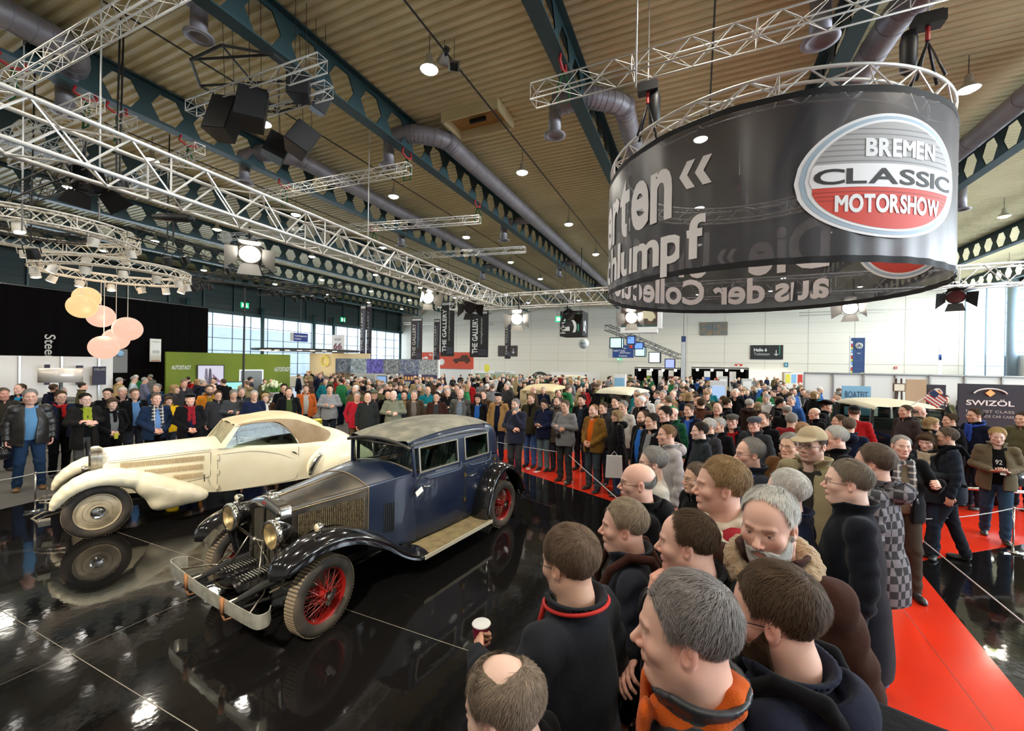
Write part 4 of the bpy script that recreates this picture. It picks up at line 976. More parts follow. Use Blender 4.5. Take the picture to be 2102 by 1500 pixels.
# upper body: roof shell with rear quarters
def rsec(h, ze, zs, zc): return [(h + .015, ze), (h + .012, ze + (zs - ze) * .4), (h, zs - .04), (h - .05, zs + .02), (h * .62, zc - .025), (h * .3, zc - .004), (0, zc)]
mb = MB(); G = loft(mb, [(-1.2, rsec(.565, 1.515, 1.555, 1.585)), (-1.45, rsec(.575, 1.54, 1.6, 1.665)), (-1.9, rsec(.585, 1.55, 1.64, 1.735)), (-2.4, rsec(.585, 1.54, 1.645, 1.745)), (-2.8, rsec(.57, 1.5, 1.62, 1.715))], 34, m_=30)
roof = obj('roof', mb, M_BLUE, B, angle=40)
mb = MB(); G2 = loft(mb, [(-2.8, rsec(.575, 1.14, 1.62, 1.715)), (-2.95, rsec(.57, 1.13, 1.59, 1.68)), (-3.08, rsec(.56, 1.12, 1.52, 1.6)), (-3.19, rsec(.53, 1.11, 1.4, 1.47)), (-3.27, rsec(.48, 1.1, 1.22, 1.27))], 22, m_=30)
mb.grid([G2[-1], G2[-1] * (1, -1, 1)]); obj('rear_quarter', mb, M_BLUE, B, angle=40)
mb = MB(); T = G[:, 13:] + (0, 0, .006); mb.grid(T); mb.grid(T * (1, -1, 1), flip=True); T2 = G2[:14, 13:] + (0, 0, .006); mb.grid(T2); mb.grid(T2 * (1, -1, 1), flip=True); obj('roof_cover', mb, M_ROOFC, roof, smooth=True)
mb = MB(); mb.tube([(-1.185, y, 1.5 + .075 * (1 - (y / .6) ** 2)) for y in np.linspace(-.6, .6, 24)], .022, 8)
for s_ in (1, -1): mb.tube([(-1.2, s_ * .59, 1.525), (-1.6, s_ * .6, 1.56), (-2.2, s_ * .605, 1.57), (-2.8, s_ * .59, 1.52)], .013, 6)
obj('drip_rail', mb, mat('worn_black_rail', (.06, .06, .055), .35, .5), roof, smooth=True)
# pillars and window frames
mb = MB()
for s_ in (1, -1):
    for x0, x1, wd in ((-1.27, -1.235, .035), (-1.36, -1.33, .03), (-2.1, -2.1, .045), (-2.24, -2.24, .045), (-2.17, -2.17, .1), (-2.86, -2.84, .06)):
        mb.poly([(x0 - wd / 2, s_ * .625, 1.13), (x0 + wd / 2, s_ * .625, 1.13), (x1 + wd / 2, s_ * .585, 1.56), (x1 - wd / 2, s_ * .585, 1.56)], -.035 * s_, (0, 1, 0))
    mb.poly([(-1.3, s_ * .628, 1.13), (-2.9, s_ * .628, 1.12), (-2.9, s_ * .624, 1.165), (-1.3, s_ * .624, 1.175)], -.03 * s_, (0, 1, 0))
    mb.poly([(-1.25, s_ * .6, 1.49), (-2.88, s_ * .6, 1.49), (-2.88, s_ * .588, 1.57), (-1.25, s_ * .588, 1.57)], -.03 * s_, (0, 1, 0))
obj('window_frames', mb, M_BLUE, B)
mb = MB()
for x in (-1.34, -2.09, -2.26, -2.83): mb.box((x, .612, 1.33), (.02, .012, .33), R=rotm('X', 5))
for x0, x1 in ((-1.34, -2.09), (-2.26, -2.83)):
    mb.box(((x0 + x1) / 2, .598, 1.49), (x0 - x1, .012, .02)); mb.box(((x0 + x1) / 2, .628, 1.18), (x0 - x1, .014, .02))
obj('window_channels', mb, mat('dull_channel', (.3, .28, .22), .4, .7), B)
for x0, x1 in ((-1.34, -2.09), (-2.26, -2.83)):
    for s_ in (1, -1): obj('side_window', MB().poly([(x0, s_ * .607, 1.17), (x1, s_ * .607, 1.17), (x1, s_ * .585, 1.5), (x0, s_ * .585, 1.5)], .004, (0, s_, 0)), M_CARGL, B)
# windscreen in two panes with its frame, wiper and mirror
mb = MB()
for y in (-.585, .585): mb.tube([(-1.29, y, 1.18), (-1.25, y * .985, 1.53)], .017, 8)
mb.tube([(-1.285, y, 1.185 + .07 * (1 - (y / .6) ** 2)) for y in np.linspace(-.59, .59, 20)], .014, 8); mb.tube([(-1.25, -.58, 1.5), (-1.25, .58, 1.5)], .012, 8); mb.tube([(-1.285, -.18, 1.24), (-1.255, -.18, 1.5)], .01, 6)
obj('windscreen_frame', mb, M_NICKEL, B, smooth=True)
obj('windscreen', MB().poly([(-1.287, -.58, 1.19), (-1.287, .58, 1.19), (-1.252, .575, 1.5), (-1.252, -.575, 1.5)], .004, (1, 0, 0)), M_CARGL, B)
mb = MB(); mb.tube([(-1.24, .1, 1.47), (-1.23, -.05, 1.36)], .004, 5); mb.box((-1.32, -.05, 1.43), (.02, .17, .05)); mb.ball((-1.22, .1, 1.48), .022, 10, 8); obj('wiper', mb, M_CHROME, B)
# interior
mb = MB()
for y in (-.3, .3):
    mb.box((-1.95, y, .72), (.5, .5, .16))
    for k in range(7): mb.tube([(-2.1, y - .21 + k * .07, .78), (-2.16, y - .21 + k * .07, 1.1), (-2.22, y - .21 + k * .07, 1.24)], .037, 8)
obj('front_seats', mb, M_SEAT, B, smooth=True)
mb = MB(); mb.box((-2.75, 0, .72), (.5, 1.08, .2))
for k in range(15): mb.tube([(-2.86, -.5 + k * .072, .8), (-2.95, -.5 + k * .072, 1.1), (-3.0, -.5 + k * .072, 1.28)], .037, 8)
obj('rear_seat', mb, M_SEAT, B, smooth=True)
mb = MB(); mb.box((-1.4, 0, 1.1), (.05, 1.1, .16)); mb.box((-2.2, .56, 1.12), (1.6, .03, .06)); mb.box((-2.2, -.56, 1.12), (1.6, .03, .06)); obj('dashboard', mb, M_WOODT, B)
mb = MB(); a = np.linspace(0, 2 * PI, 29)[:-1]; c0 = np.array([-1.62, -.3, 1.14]); mb.tube([c0 + rotm('Y', -35) @ np.array([0, .2 * math.cos(t), .2 * math.sin(t)]) for t in a], .012, 8, closed=True)
for t in (0, PI / 2, PI, 1.5 * PI): mb.tube([c0, c0 + rotm('Y', -35) @ np.array([0, .2 * math.cos(t), .2 * math.sin(t)])], .007, 6)
mb.tube([c0, c0 + (.25, 0, -.2)], .015, 6); obj('steering_wheel', mb, M_DARK, B, smooth=True)
obj('cabin_floor', MB().box((-2.2, 0, .45), (1.9, 1.1, .06)).box((-1.32, 0, .8), (.04, 1.1, .65)), M_DARK, B)
# radiator
mb = MB()
o1 = [(.29, .38), (.292, .8), (.29, 1.06), (.272, 1.105), (.12, 1.15), (0, 1.17)]; O = cr(o1, 30); O = np.vstack([O, (O * (-1, 1))[::-1][1:]])
i1 = [(.235, .42), (.235, .8), (.235, 1.0), (.215, 1.03), (.1, 1.065), (0, 1.078)]; I = cr(i1, 30); I = np.vstack([I, (I * (-1, 1))[::-1][1:]])
X = lambda P, x: np.array([(x, y, z) for y, z in P])
mb.grid([X(O, .13), X(O, .235), X((O * 3 + I) / 4, .25), X(I, .25), X(I, .2)]); mb.box((.19, 0, .395), (.12, .55, .04)); mb.tube([(.243, 0, .42), (.243, 0, 1.08)], .012, 8)
obj('radiator_shell', mb, M_CHROME, B, angle=35)
mb = MB()
for k in range(17):
    y = -.224 + k * .028; mb.box((.215, y, .74), (.02, .009, .66), rz=.5)
mb.box((.17, 0, .74), (.01, .5, .68)); obj('radiator_grille', mb, mat('grille_shutter', (.14, .125, .1), .45, .6), B)
mb = MB(); mb.lathe([(.045, 0), (.05, .015), (.035, .03), (0, .036)], 20, Matrix.Translation((.19, 0, 1.155)))
for s_ in (1, -1): mb.tube([(.22, 0, 1.19), (.16, s_ * .05, 1.2), (.08, s_ * .07, 1.195)], [.014, .012, .004], 8)
obj('radiator_mascot', mb, M_CHROME, B, smooth=True)
obj('radiator_badge', MB().box((.247, 0, 1.115), (.008, .06, .03)), mat('enamel_badge', (.25, .03, .04), .3), B)
# front wings, running boards, rear wings
def yf(t): return (np.interp(t, [0, .12, .3, .7, 1], [.66, .585, .56, .54, .53]), np.interp(t, [0, .1, .3, .7, 1], [.8, .865, .89, .9, .93]), np.interp(t, [0, .2, .5, .8, 1], [.02, .075, .085, .06, .04]))
def yr(t): return (np.interp(t, [0, .5, 1], [.6, .58, .62]), np.interp(t, [0, .2, .5, .85, 1], [.9, .92, .9, .86, .8]), np.interp(t, [0, .15, .6, 1], [.0, .05, .05, .02]))
PF = [(.53, .655), (.52, .72), (.45, .795), (.3, .86), (.1, .885), (-.12, .865), (-.36, .77), (-.62, .61), (-.86, .42), (-1.05, .315), (-1.2, .285)]
PR = [(-2.44, .28), (-2.46, .5), (-2.55, .74), (-2.74, .92), (-2.98, .975), (-3.22, .91), (-3.42, .73), (-3.56, .52), (-3.7, .33), (-3.86, .255)]
for s_ in (1, -1):
    mb = MB(); fender_sweep(mb, PF, yf, crown=.045); mb = mb if s_ > 0 else mirrored(mb); fo = obj('front_fender', mb, M_BLKP, B, smooth=True)
    mb = MB(); mb.grid([[(x, .56, z) for x, z in cr([(.36, .8), (.1, .9), (-.2, .87), (-.5, .7), (-.9, .38)], 20)], [(x, .44, z) for x, z in cr([(.3, .45), (.1, .42), (-.2, .42), (-.5, .42), (-.9, .36)], 20)]]); mb = mb if s_ > 0 else mirrored(mb); obj('inner_valance', mb, M_BLKP, fo)
    mb = MB(); fender_sweep(mb, PR, yr, crown=.03); mb = mb if s_ > 0 else mirrored(mb); obj('rear_fender', mb, M_BLKP, B, smooth=True)
    rb = obj('running_board', MB().box((-1.82, s_ * .74, .262), (1.4, .38, .035)), M_BLKP, B)
    obj('running_board_mat', MB().box((-1.82, s_ * .745, .283), (1.34, .36, .008)), M_RUBBER, rb)
    obj('running_board_edge', MB().box((-1.82, s_ * .935, .262), (1.4, .014, .045)).box((-1.13, s_ * .745, .275), (.03, .37, .02)), M_EDGE, rb)
    mb = MB(); mb.poly([(-1.1, s_ * .56, .3), (-2.5, s_ * .56, .3), (-2.5, s_ * .6, .38), (-1.1, s_ * .56, .4)], .01, (0, s_, 0)); obj('sill_panel', mb, M_DARK, B)
    mb = MB(); xlathe(mb, [(0, -.06), (.03, -.045), (.045, -.01), (.048, .02)], (.14, s_ * .76, .995), 20, cap=False); mb.tube([(.13, s_ * .76, .93), (.13, s_ * .76, .96)], .012, 8); sl = obj('side_lamp', mb, M_CHROME, B, smooth=True)
    mb = MB(); xlathe(mb, [(.045, .018), (.03, .03), (0, .034)], (.14, s_ * .76, .995), 20); obj('lens', mb, M_LENSY, sl, smooth=True)
    # headlamps
    hx, hy, hz = .36, s_ * .405, .925; mb = MB(); xlathe(mb, [(0, -.2), (.03, -.17), (.07, -.12), (.11, -.05), (.13, .0)], (hx, hy, hz), 32, cap=False); hl = obj('headlamp', mb, M_BLKP, B, smooth=True)
    mb = MB(); xlathe(mb, [(.13, -.01), (.142, 0), (.143, .03), (.132, .045), (.124, .045)], (hx, hy, hz), 36, cap=False); mb.ball((hx - .03, hy, hz + .135), (.03, .018, .016), 10, 6); obj('headlamp_rim', mb, M_CHROME, hl, smooth=True)
    mb = MB(); xlathe(mb, [(.127, .034), (.11, -.02), (.07, -.07), (.03, -.09), (0, -.095)], (hx, hy, hz), 32, cap=False); obj('reflector', mb, M_REFL, hl, smooth=True)
    mb = MB(); xlathe(mb, [(.126, .036), (.1, .05), (.05, .06), (0, .063)], (hx, hy, hz), 32); obj('lens', mb, M_LENSG, hl, smooth=True); mb = MB().ball((hx - .03, hy, hz), .018, 10, 8); obj('bulb', mb, M_LENSY, hl, smooth=True)
mb = MB(); mb.tube([(.3, -.405, .79), (.33, 0, .77), (.3, .405, .79)], .014, 8); mb.ball((.335, 0, .77), .03, 10, 8)
for s_ in (1, -1): mb.tube([(.3, s_ * .405, .79), (.3, s_ * .405, .83)], .02, 8); mb.tube([(.33, s_ * .14, .77), (.46, s_ * .3, .42)], .008, 6); mb.tube([(.3, s_ * .405, .8), (.12, s_ * .56, .76)], .012, 6); mb.tube([(.335, s_ * .04, .77), (.25, s_ * .26, .42)], .006, 6)
obj('lamp_bar', mb, M_NICKEL, B, smooth=True)
# chassis front: rails, springs, axle, brake drums, apron with cooling slots
mb = MB()
for s_ in (1, -1):
    mb.tube([(.7, s_ * .36, .42), (.45, s_ * .37, .46), (.1, s_ * .38, .46), (-.5, s_ * .4, .4), (-3.4, s_ * .42, .4)], [.022, .04, .045, .045, .04], 8)
    for k in range(5): mb.tube([(.6 - k * .07, s_ * .37, .34 - k * .004), (.0, s_ * .37, .27 - k * .012), (-.6 + k * .07, s_ * .37, .34 - k * .004)], .014, 4)
mb.tube([(0, -.66, .34), (0, -.35, .25), (0, .35, .25), (0, .66, .34)], .03, 8)
mb.tube([(-3.0, -.66, .34), (-3.0, .66, .34)], .045, 10); mb.ball((-3, 0, .34), .13, 12, 8)
mb.box((-1.7, 0, .36), (3.2, .8, .08)); mb.box((-.3, 0, .5), (.7, .5, .3)); obj('chassis', mb, M_DARK, B, smooth=False)
mb = MB()
for s_ in (1, -1):
    ylathe(mb, [(0, -.035), (.17, -.03), (.17, .03), (.12, .04), (0, .04)], (0, s_ * .62, .345), 28); mb.tube([(.45, s_ * .5, .44), (.2, s_ * .62, .52)], .009, 6)
obj('brake_drums', mb, mat('dusty_iron', (.1, .08, .055), .6, .4), B)
mb = MB(); G = [[(x, y, .44 + .035 * (1 - (y / .3) ** 2) + (.25 - x) * -.05 + .03 * math.exp(-((abs(y) - .15) / .07) ** 2)) for y in np.linspace(-.3, .3, 25)] for x in np.linspace(.22, .62, 10)]; shell(mb, G, .01); obj('front_apron', mb, M_BLKP, B, smooth=True)
mb = MB()
for s_ in (1, -1):
    for k in range(11): mb.box((.27 + k * .027, s_ * .15, .505 - k * .001), (.009, .13, .022), R=rotm('Y', 30))
obj('apron_louvres', mb, mat('apron_gloss', (.1, .095, .08), .25, .5), B)
# bumper
mb = MB(); prof = cr([(.6, .80), (.66, .87), (.73, .85), (.75, .7), (.765, .3), (.77, 0), (.765, -.3), (.75, -.7), (.73, -.85), (.66, -.87), (.6, -.80)], 70)
G = [[(x + .004 * math.sin(v * PI), y, .375 + .12 * v) for v in np.linspace(0, 1, 7)] for x, y in prof]; shell(mb, G, .006); bo = obj('front_bumper', mb, mat('dull_chrome', (.62, .62, .54), .3, .65, noise=(12, (.48, .47, .4))), B, smooth=True)
mb = MB()
for s_ in (1, -1):
    mb.box((.78, s_ * .36, .435), (.02, .045, .14)); mb.tube([(.78, s_ * .36, .37), (.76, s_ * .36, .3), (.7, s_ * .36, .29), (.67, s_ * .36, .35), (.7, s_ * .36, .42)], .009, 6)
obj('bumper_straps', mb, M_RUST, bo, smooth=True)
mb = MB()
for s_ in (1, -1): mb.tube([(.77, s_ * .36, .44), (.58, s_ * .36, .44), (.45, s_ * .36, .44)], .014, 6); mb.tube([(.73, s_ * .7, .44), (.5, s_ * .5, .45), (.42, s_ * .38, .45)], .008, 6)
obj('bumper_irons', mb, M_NICKEL, bo, smooth=True)
wire_wheel('front_wheel', B, (.1, .765, .35), side=1, steer=.14); wire_wheel('front_wheel', B, (.1, -.765, .35), side=-1, steer=.14)
wire_wheel('rear_wheel', B, (-3.0, .75, .35), side=1); wire_wheel('rear_wheel', B, (-3.0, -.75, .35), side=-1)
o = obj('paper_tag', MB().box((0, 0, 0), (.12, .004, .07), R=rotm('Y', 25)), M_TAG, None); tag(o, 'small white paper tag hanging from the front door handle of the blue saloon', 'tag')
_a = B.rotation_euler.z; o.location = (B.location.x + math.cos(_a) * -1.28 - math.sin(_a) * .672, B.location.y + math.sin(_a) * -1.28 + math.cos(_a) * .672, .965); o.rotation_euler.z = _a
# ---------------------------------------------------------------- cream convertible
Wc = car_root('vintage_convertible_car', 'cream vintage convertible with beige canvas hood, long louvred bonnet and disc wheels', (-8.45, 3.25), -19)
def wsec(h, zb, zs, zc, hb=None):
    hb = h - .05 if hb is None else hb
    return [(hb, zb), (hb + (h - hb) * .6, zb + (zs - zb) * .25), (h, zb + (zs - zb) * .6), (h - .01, zs - .04), (h - .05, zs + .015), (h * .62, zs + (zc - zs) * .6), (h * .28, zc - .012), (0, zc)]
mb = MB(); loft(mb, [(-.06, wsec(.215, .5, .96, 1.165)), (-.35, wsec(.28, .45, .99, 1.17)), (-.8, wsec(.37, .4, 1.02, 1.175)), (-1.2, wsec(.45, .32, 1.045, 1.18)), (-1.4, wsec(.49, .29, 1.055, 1.18)), (-1.52, wsec(.52, .28, 1.06, 1.17))], 34, m_=34)
obj('hood', mb, M_CREAM, Wc, angle=38)
mb = MB()
for s_ in (1, -1):
    for r, (z0, xs0) in enumerate(((.9, -.27), (.76, -.55), (.62, -.9))):
        n_ = int((-xs0 - 1.3) / -.0245) if False else int((1.3 + xs0) / .0245)
        for k in range(n_):
            x = xs0 - k * .0245; h = np.interp(-x, [.06, .35, .8, 1.2, 1.4], [.213, .279, .37, .45, .49]); mb.box((x, s_ * (h + (.003 if r < 2 else -.006)), z0), (.008, .018, .085), rz=-.45 * s_)
obj('hood_louvres', mb, mat('louvre_shade', (.5, .36, .2), .45), Wc)  # darker than the cream paint, putting the shadow between louvres into the colour
mb = MB()
def wy(x, z): return np.interp(-x, [.06, .35, .8, 1.2, 1.4, 1.7, 2.2, 2.8, 3.1], [.215, .281, .372, .452, .492, .555, .61, .62, .62]) - np.interp(z, [.27, .5, .72], [.04, .018, 0]) + .001
for s_ in (1, -1):
    for pts in ([(-.12, .985), (-1.38, 1.035)], [(-.12, .965), (-.2, .955), (-1.36, 1.0), (-1.375, .97), (-1.375, .6), (-1.35, .56), (-1.0, .52)]):
        mb.tube([(x, s_ * wy(x, z), z) for x, z in (cr(pts, 30) if len(pts) < 3 else pts)], .003, 5)
obj('hood_seams', mb, M_LINE, Wc)
# main body from scuttle to tail
mb = MB(); G = loft(mb, [(-1.5, wsec(.52, .28, 1.055, 1.06)), (-1.8, wsec(.57, .27, 1.035, 1.04)), (-2.3, wsec(.61, .26, .985, 1.0)), (-2.8, wsec(.62, .26, .95, .98)), (-3.15, wsec(.62, .27, .94, 1.08)), (-3.45, wsec(.58, .3, .9, 1.16)), (-3.8, wsec(.48, .33, .8, 1.05)), (-4.15, wsec(.33, .35, .62, .82)), (-4.42, wsec(.14, .38, .45, .52))], 60, m_=34)
obj('body', mb, M_CREAM, Wc, angle=38)
for s_ in (1, -1):
    mb = MB()
    for pts in ([(-1.47, .93), (-1.47, .3)], [(-1.47, .3), (-1.53, .275), (-2.1, .275), (-2.62, .285), (-2.72, .33), (-2.74, .42), (-2.75, .91)], [(-1.47, .93), (-2.0, .93), (-2.45, .8), (-2.8, .58), (-2.98, .38)]):
        mb.tube([(x, s_ * wy(x, z), z) for x, z in (cr(pts, 24))], .0032, 5)
    dr = obj('door', mb, M_LINE, Wc)
    mb = MB()
    for z in (.88, .64, .38): mb.box((-1.465, s_ * (wy(-1.47, z) + .008), z), (.04, .03, .07))
    obj('hinges', mb, M_CREAM, dr); mb = MB(); mb.tube([(-2.62, s_ * .635, .84), (-2.66, s_ * .655, .82), (-2.72, s_ * .648, .775)], [.006, .014, .004], 8); obj('door_handle', mb, M_DARK, dr, smooth=True)
    mb = MB(); mb.tube([(-1.29, s_ * .485, .62), (-1.29, s_ * .49, .5)], .007, 6); mb.tube([(-.83, s_ * .36, .575), (-.83, s_ * .36, .58)], .03, 12); obj('bonnet_catch', mb, M_DARK, Wc)
# radiator shell and cap
mb = MB(); O = cr([(.205, .52), (.215, .8), (.212, 1.02), (.19, 1.12), (.1, 1.165), (0, 1.178)], 26); O = np.vstack([O, (O * (-1, 1))[::-1][1:]]); I = cr([(.17, .56), (.178, .8), (.175, 1.0), (.155, 1.08), (.08, 1.12), (0, 1.13)], 26); I = np.vstack([I, (I * (-1, 1))[::-1][1:]])
mb.grid([X(O, -.07), X(O, .055), X((O + I) / 2, .07), X(I, .065), X(I, .03)]); obj('radiator_shell', mb, M_NICKEL, Wc, angle=35)
mb = MB(); mb.box((.02, 0, .84), (.02, .36, .56))
for k in range(12): mb.box((.04, -.16 + k * .029, .83), (.015, .006, .5))
obj('radiator_grille', mb, M_DARK, Wc)
mb = MB(); mb.lathe([(.05, 0), (.055, .015), (.04, .03), (0, .035)], 20, Matrix.Translation((.0, 0, 1.17))); obj('radiator_cap', mb, M_CREAM, Wc, smooth=True)
# front pontoon fenders with deep skirts, tail fenders with spats
def cyl_y(P, c, r): return np.hypot(P[:, 0] - c[0], P[:, 2] - c[2]) - r
def ffen(P):
    q = P * np.array([1, .8, 1], np.float32); d = None; y = .51
    pf = cr([(.43, .5), (.36, .63), (.2, .76), (0, .825), (-.28, .79), (-.58, .655), (-.84, .505), (-1.05, .42), (-1.24, .335)], 16); rr = np.interp(np.linspace(0, 8, 16), range(9), [.04, .08, .12, .14, .14, .135, .125, .11, .07])
    for i in range(15):
        c = rc(q, (pf[i][0], y, pf[i][1]), (pf[i + 1][0], y, pf[i + 1][1]), rr[i] * .94, rr[i + 1] * .94); d = c if d is None else smin(d, c, .035)
    sk = None
    for a_, b_ in (((-.56, .57), (-.68, .34)), ((-.75, .52), (-.76, .34)), ((-.92, .44), (-.9, .34)), ((-.72, .36), (-1.15, .32)), ((-.6, .6), (-1.0, .4))):
        c = rc(q, (a_[0], y + .012, a_[1]), (b_[0], y + .012, b_[1]), .108, .1); sk = c if sk is None else smin(sk, c, .12)
    d = smin(d, sk, .13)
    d = smax(d, .225 + .06 * np.clip(-P[:, 0] - .7, -.1, .6) - P[:, 2], .015)
    cut = cyl_y(P, (-.01, 0, .36), .385); cut = smin(cut, rc(P * np.array([1, 0, 1], np.float32), (-.0, 0, .3), (-.16, 0, .1), .385), .05); d = smax(d, -np.maximum(cut, -.3), .012)
    return d
def rfen(P):
    q = P * np.array([1, 1., 1], np.float32)
    d = smin(ell(q, (-3.52, .5, .5), (.66, .31, .46)), ell(q, (-3.9, .46, .42), (.5, .26, .32)), .1); d = smax(d, .24 - P[:, 2], .02)
    g = np.abs(np.hypot((P[:, 0] + 3.45) / 1.0, P[:, 2] - .36) - .43); d = d + .006 * np.exp(-(g / .006) ** 2) * (P[:, 2] > .25); return d
ff = polygonise(ffen, (-1.45, .38, .1), (.6, .95, 1.1), .013); rf = polygonise(rfen, (-4.5, .1, .15), (-2.7, .95, 1.1), .016)
for s_ in (1, -1):
    k = np.array([1, s_, 1]); obj('front_fender', np_mesh('front_fender', ff[0] * k, ff[1] if s_ > 0 else ff[1][:, ::-1]), M_CREAM, Wc)
    r_ = obj('rear_fender', np_mesh('rear_fender', rf[0] * k, rf[1] if s_ > 0 else rf[1][:, ::-1]), M_CREAM, Wc)
    mb = MB(); mb.tube([(x, s_ * y, z) for x, y, z in cr([(-2.93, .7, .36), (-2.95, .73, .5), (-3.02, .745, .64), (-3.12, .745, .75)], 14)], [.03 + .022 * math.sin(PI * i / 13) for i in range(14)], 10); obj('stone_guard', mb, M_CHROME, r_, smooth=True)
# disc wheels
def disc_wheel(name, y, x, s_):
    w_ = bpy.data.objects.new(name, None); COL.objects.link(w_); w_.parent = Wc; w_.location = (x, y, .36)
    tyre(.365, .16, w_); mb = MB(); pr = [(.255, .062), (.25, .07), (.24, .066), (.232, .052), (.2, .058), (.165, .066), (.158, .058), (.152, .066), (.12, .07), (.095, .062), (.09, .07), (0, .07)]
    ylathe(mb, [(0, -.05), (.25, -.05)] + [(r, z) for r, z in pr], (0, 0, 0), 48)
    if s_ < 0: mb.v = [v * (1, -1, 1) for v in mb.v]
    obj('wheel_disc', mb, M_CREAMW, w_, angle=30)
    mb = MB(); ylathe(mb, [(.088, .066), (.08, .085), (.06, .08), (.05, .09), (.045, .105), (.03, .108), (.028, .118), (0, .12)], (0, 0, 0), 32)
    mb.box((0, .098, 0), (.15, .012, .022), R=rotm('Y', -40)); mb.v = [v * (1, s_, 1) for v in mb.v]; obj('hub_cap', mb, M_CHROME, w_, angle=40)
for s_ in (1, -1): disc_wheel('front_wheel', s_ * .63, -.01, s_); disc_wheel('rear_wheel', s_ * .6, -3.45, s_)
# windscreen, frames, side windows
mb = MB(); T0, T1 = (-1.52, .5, 1.075), (-1.76, .475, 1.395)
mb.tube([(-1.52, y, 1.075 + .1 * (1 - (y / .5) ** 2) * .9) for y in np.linspace(-.5, .5, 20)], .012, 8); mb.tube([(-1.76, y, 1.395 + .03 * (1 - (y / .48) ** 2)) for y in np.linspace(-.475, .475, 16)], .014, 8)
for s_ in (1, -1): mb.poly([(-1.46, s_ * .5, 1.04), (-1.56, s_ * .525, 1.04), (-1.8, s_ * .485, 1.41), (-1.73, s_ * .47, 1.41)], .03 * s_, (0, 1, 0)); 
obj('windscreen_frame', mb, M_CREAM, Wc, angle=40)
M_DUSTGL = mat('dusty_glass', (.5, .46, .3), .3, alpha=.75, noise=(7, (.3, .3, .2), 6))
obj('windscreen', MB().poly([(-1.525, -.49, 1.08), (-1.525, .49, 1.08), (-1.76, .465, 1.39), (-1.76, -.465, 1.39)], .005, (1, 0, 0)), M_DUSTGL, Wc)
mb = MB()
for s_ in (1, -1):
    q = [(x, s_ * np.interp(z, [.95, 1.42], [.575, .49]), z) for x, z in cr([(-1.78, 1.395), (-2.0, 1.425), (-2.3, 1.41), (-2.52, 1.3), (-2.68, 1.12), (-2.76, .96)], 26)]; mb.tube(q, .014, 8)
obj('side_window_frame', mb, mat('frame_nickel', (.5, .48, .38), .3, .8), Wc, smooth=True)
for s_ in (1, -1): obj('side_window', MB().poly([(x, s_ * np.interp(z, [.95, 1.42], [.57, .487]), z) for x, z in [(-1.56, 1.04), (-1.78, 1.39), (-2.0, 1.42), (-2.3, 1.405), (-2.52, 1.3), (-2.68, 1.12), (-2.75, .96)]], .004, (0, s_, 0)), M_CARGL, Wc)
# canvas hood
def csec(h, ze, zs, zc): return [(h + .05, ze), (h + .03, ze + (zs - ze) * .5), (h, zs), (h - .06, zs + .03), (h * .6, zc - .03), (h * .3, zc - .005), (0, zc)]
mb = MB(); G = loft(mb, [(-1.72, csec(.475, 1.385, 1.4, 1.43)), (-2.0, csec(.48, 1.43, 1.45, 1.51)), (-2.35, csec(.49, 1.42, 1.465, 1.56)), (-2.52, csec(.5, 1.32, 1.45, 1.56)), (-2.66, csec(.51, 1.15, 1.43, 1.545)), (-2.78, csec(.53, .9, 1.4, 1.525)), (-2.86, csec(.54, .82, 1.36, 1.5)), (-3.1, csec(.53, .87, 1.27, 1.4)), (-3.3, csec(.5, .96, 1.17, 1.28)), (-3.42, csec(.44, 1.06, 1.1, 1.15))], 70, m_=30)
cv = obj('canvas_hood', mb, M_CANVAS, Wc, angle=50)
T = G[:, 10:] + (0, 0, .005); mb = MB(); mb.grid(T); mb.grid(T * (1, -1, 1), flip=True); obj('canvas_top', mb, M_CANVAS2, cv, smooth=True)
# cabin
mb = MB(); mb.box((-2.5, 0, .8), (.35, .95, .5)); mb.box((-2.25, .25, .7), (.5, .42, .14)); mb.box((-2.25, -.25, .7), (.5, .42, .14))
for k in range(12): mb.tube([(-2.42, -.42 + k * .076, .8), (-2.52, -.42 + k * .076, 1.12)], .04, 8)
obj('seats', mb, mat('dark_seat', (.02, .018, .015), .5), Wc, smooth=True)
mb = MB(); c0 = np.array([-1.98, -.25, 1.06]); mb.tube([c0 + rotm('Y', -30) @ np.array([0, .19 * math.cos(t), .19 * math.sin(t)]) for t in a_] if False else [c0 + rotm('Y', -30) @ np.array([0, .19 * math.cos(t), .19 * math.sin(t)]) for t in a], .011, 8, closed=True); mb.tube([c0, c0 + (.3, 0, -.15)], .014, 6); mb.tube([c0 - (0, .18, 0), c0 + (0, .18, 0)], .008, 6); obj('steering_wheel', mb, M_DARK, Wc, smooth=True)
obj('cabin_floor', MB().box((-2.2, 0, .3), (1.5, .9, .05)), M_DARK, Wc)
mb = MB(); mb.tube([(0, -.6, .36), (0, .6, .36)], .035, 8); mb.tube([(-3.45, -.6, .36), (-3.45, .6, .36)], .035, 8); mb.box((-1.9, 0, .3), (3.4, .6, .08)); obj('chassis', mb, M_DARK, Wc)
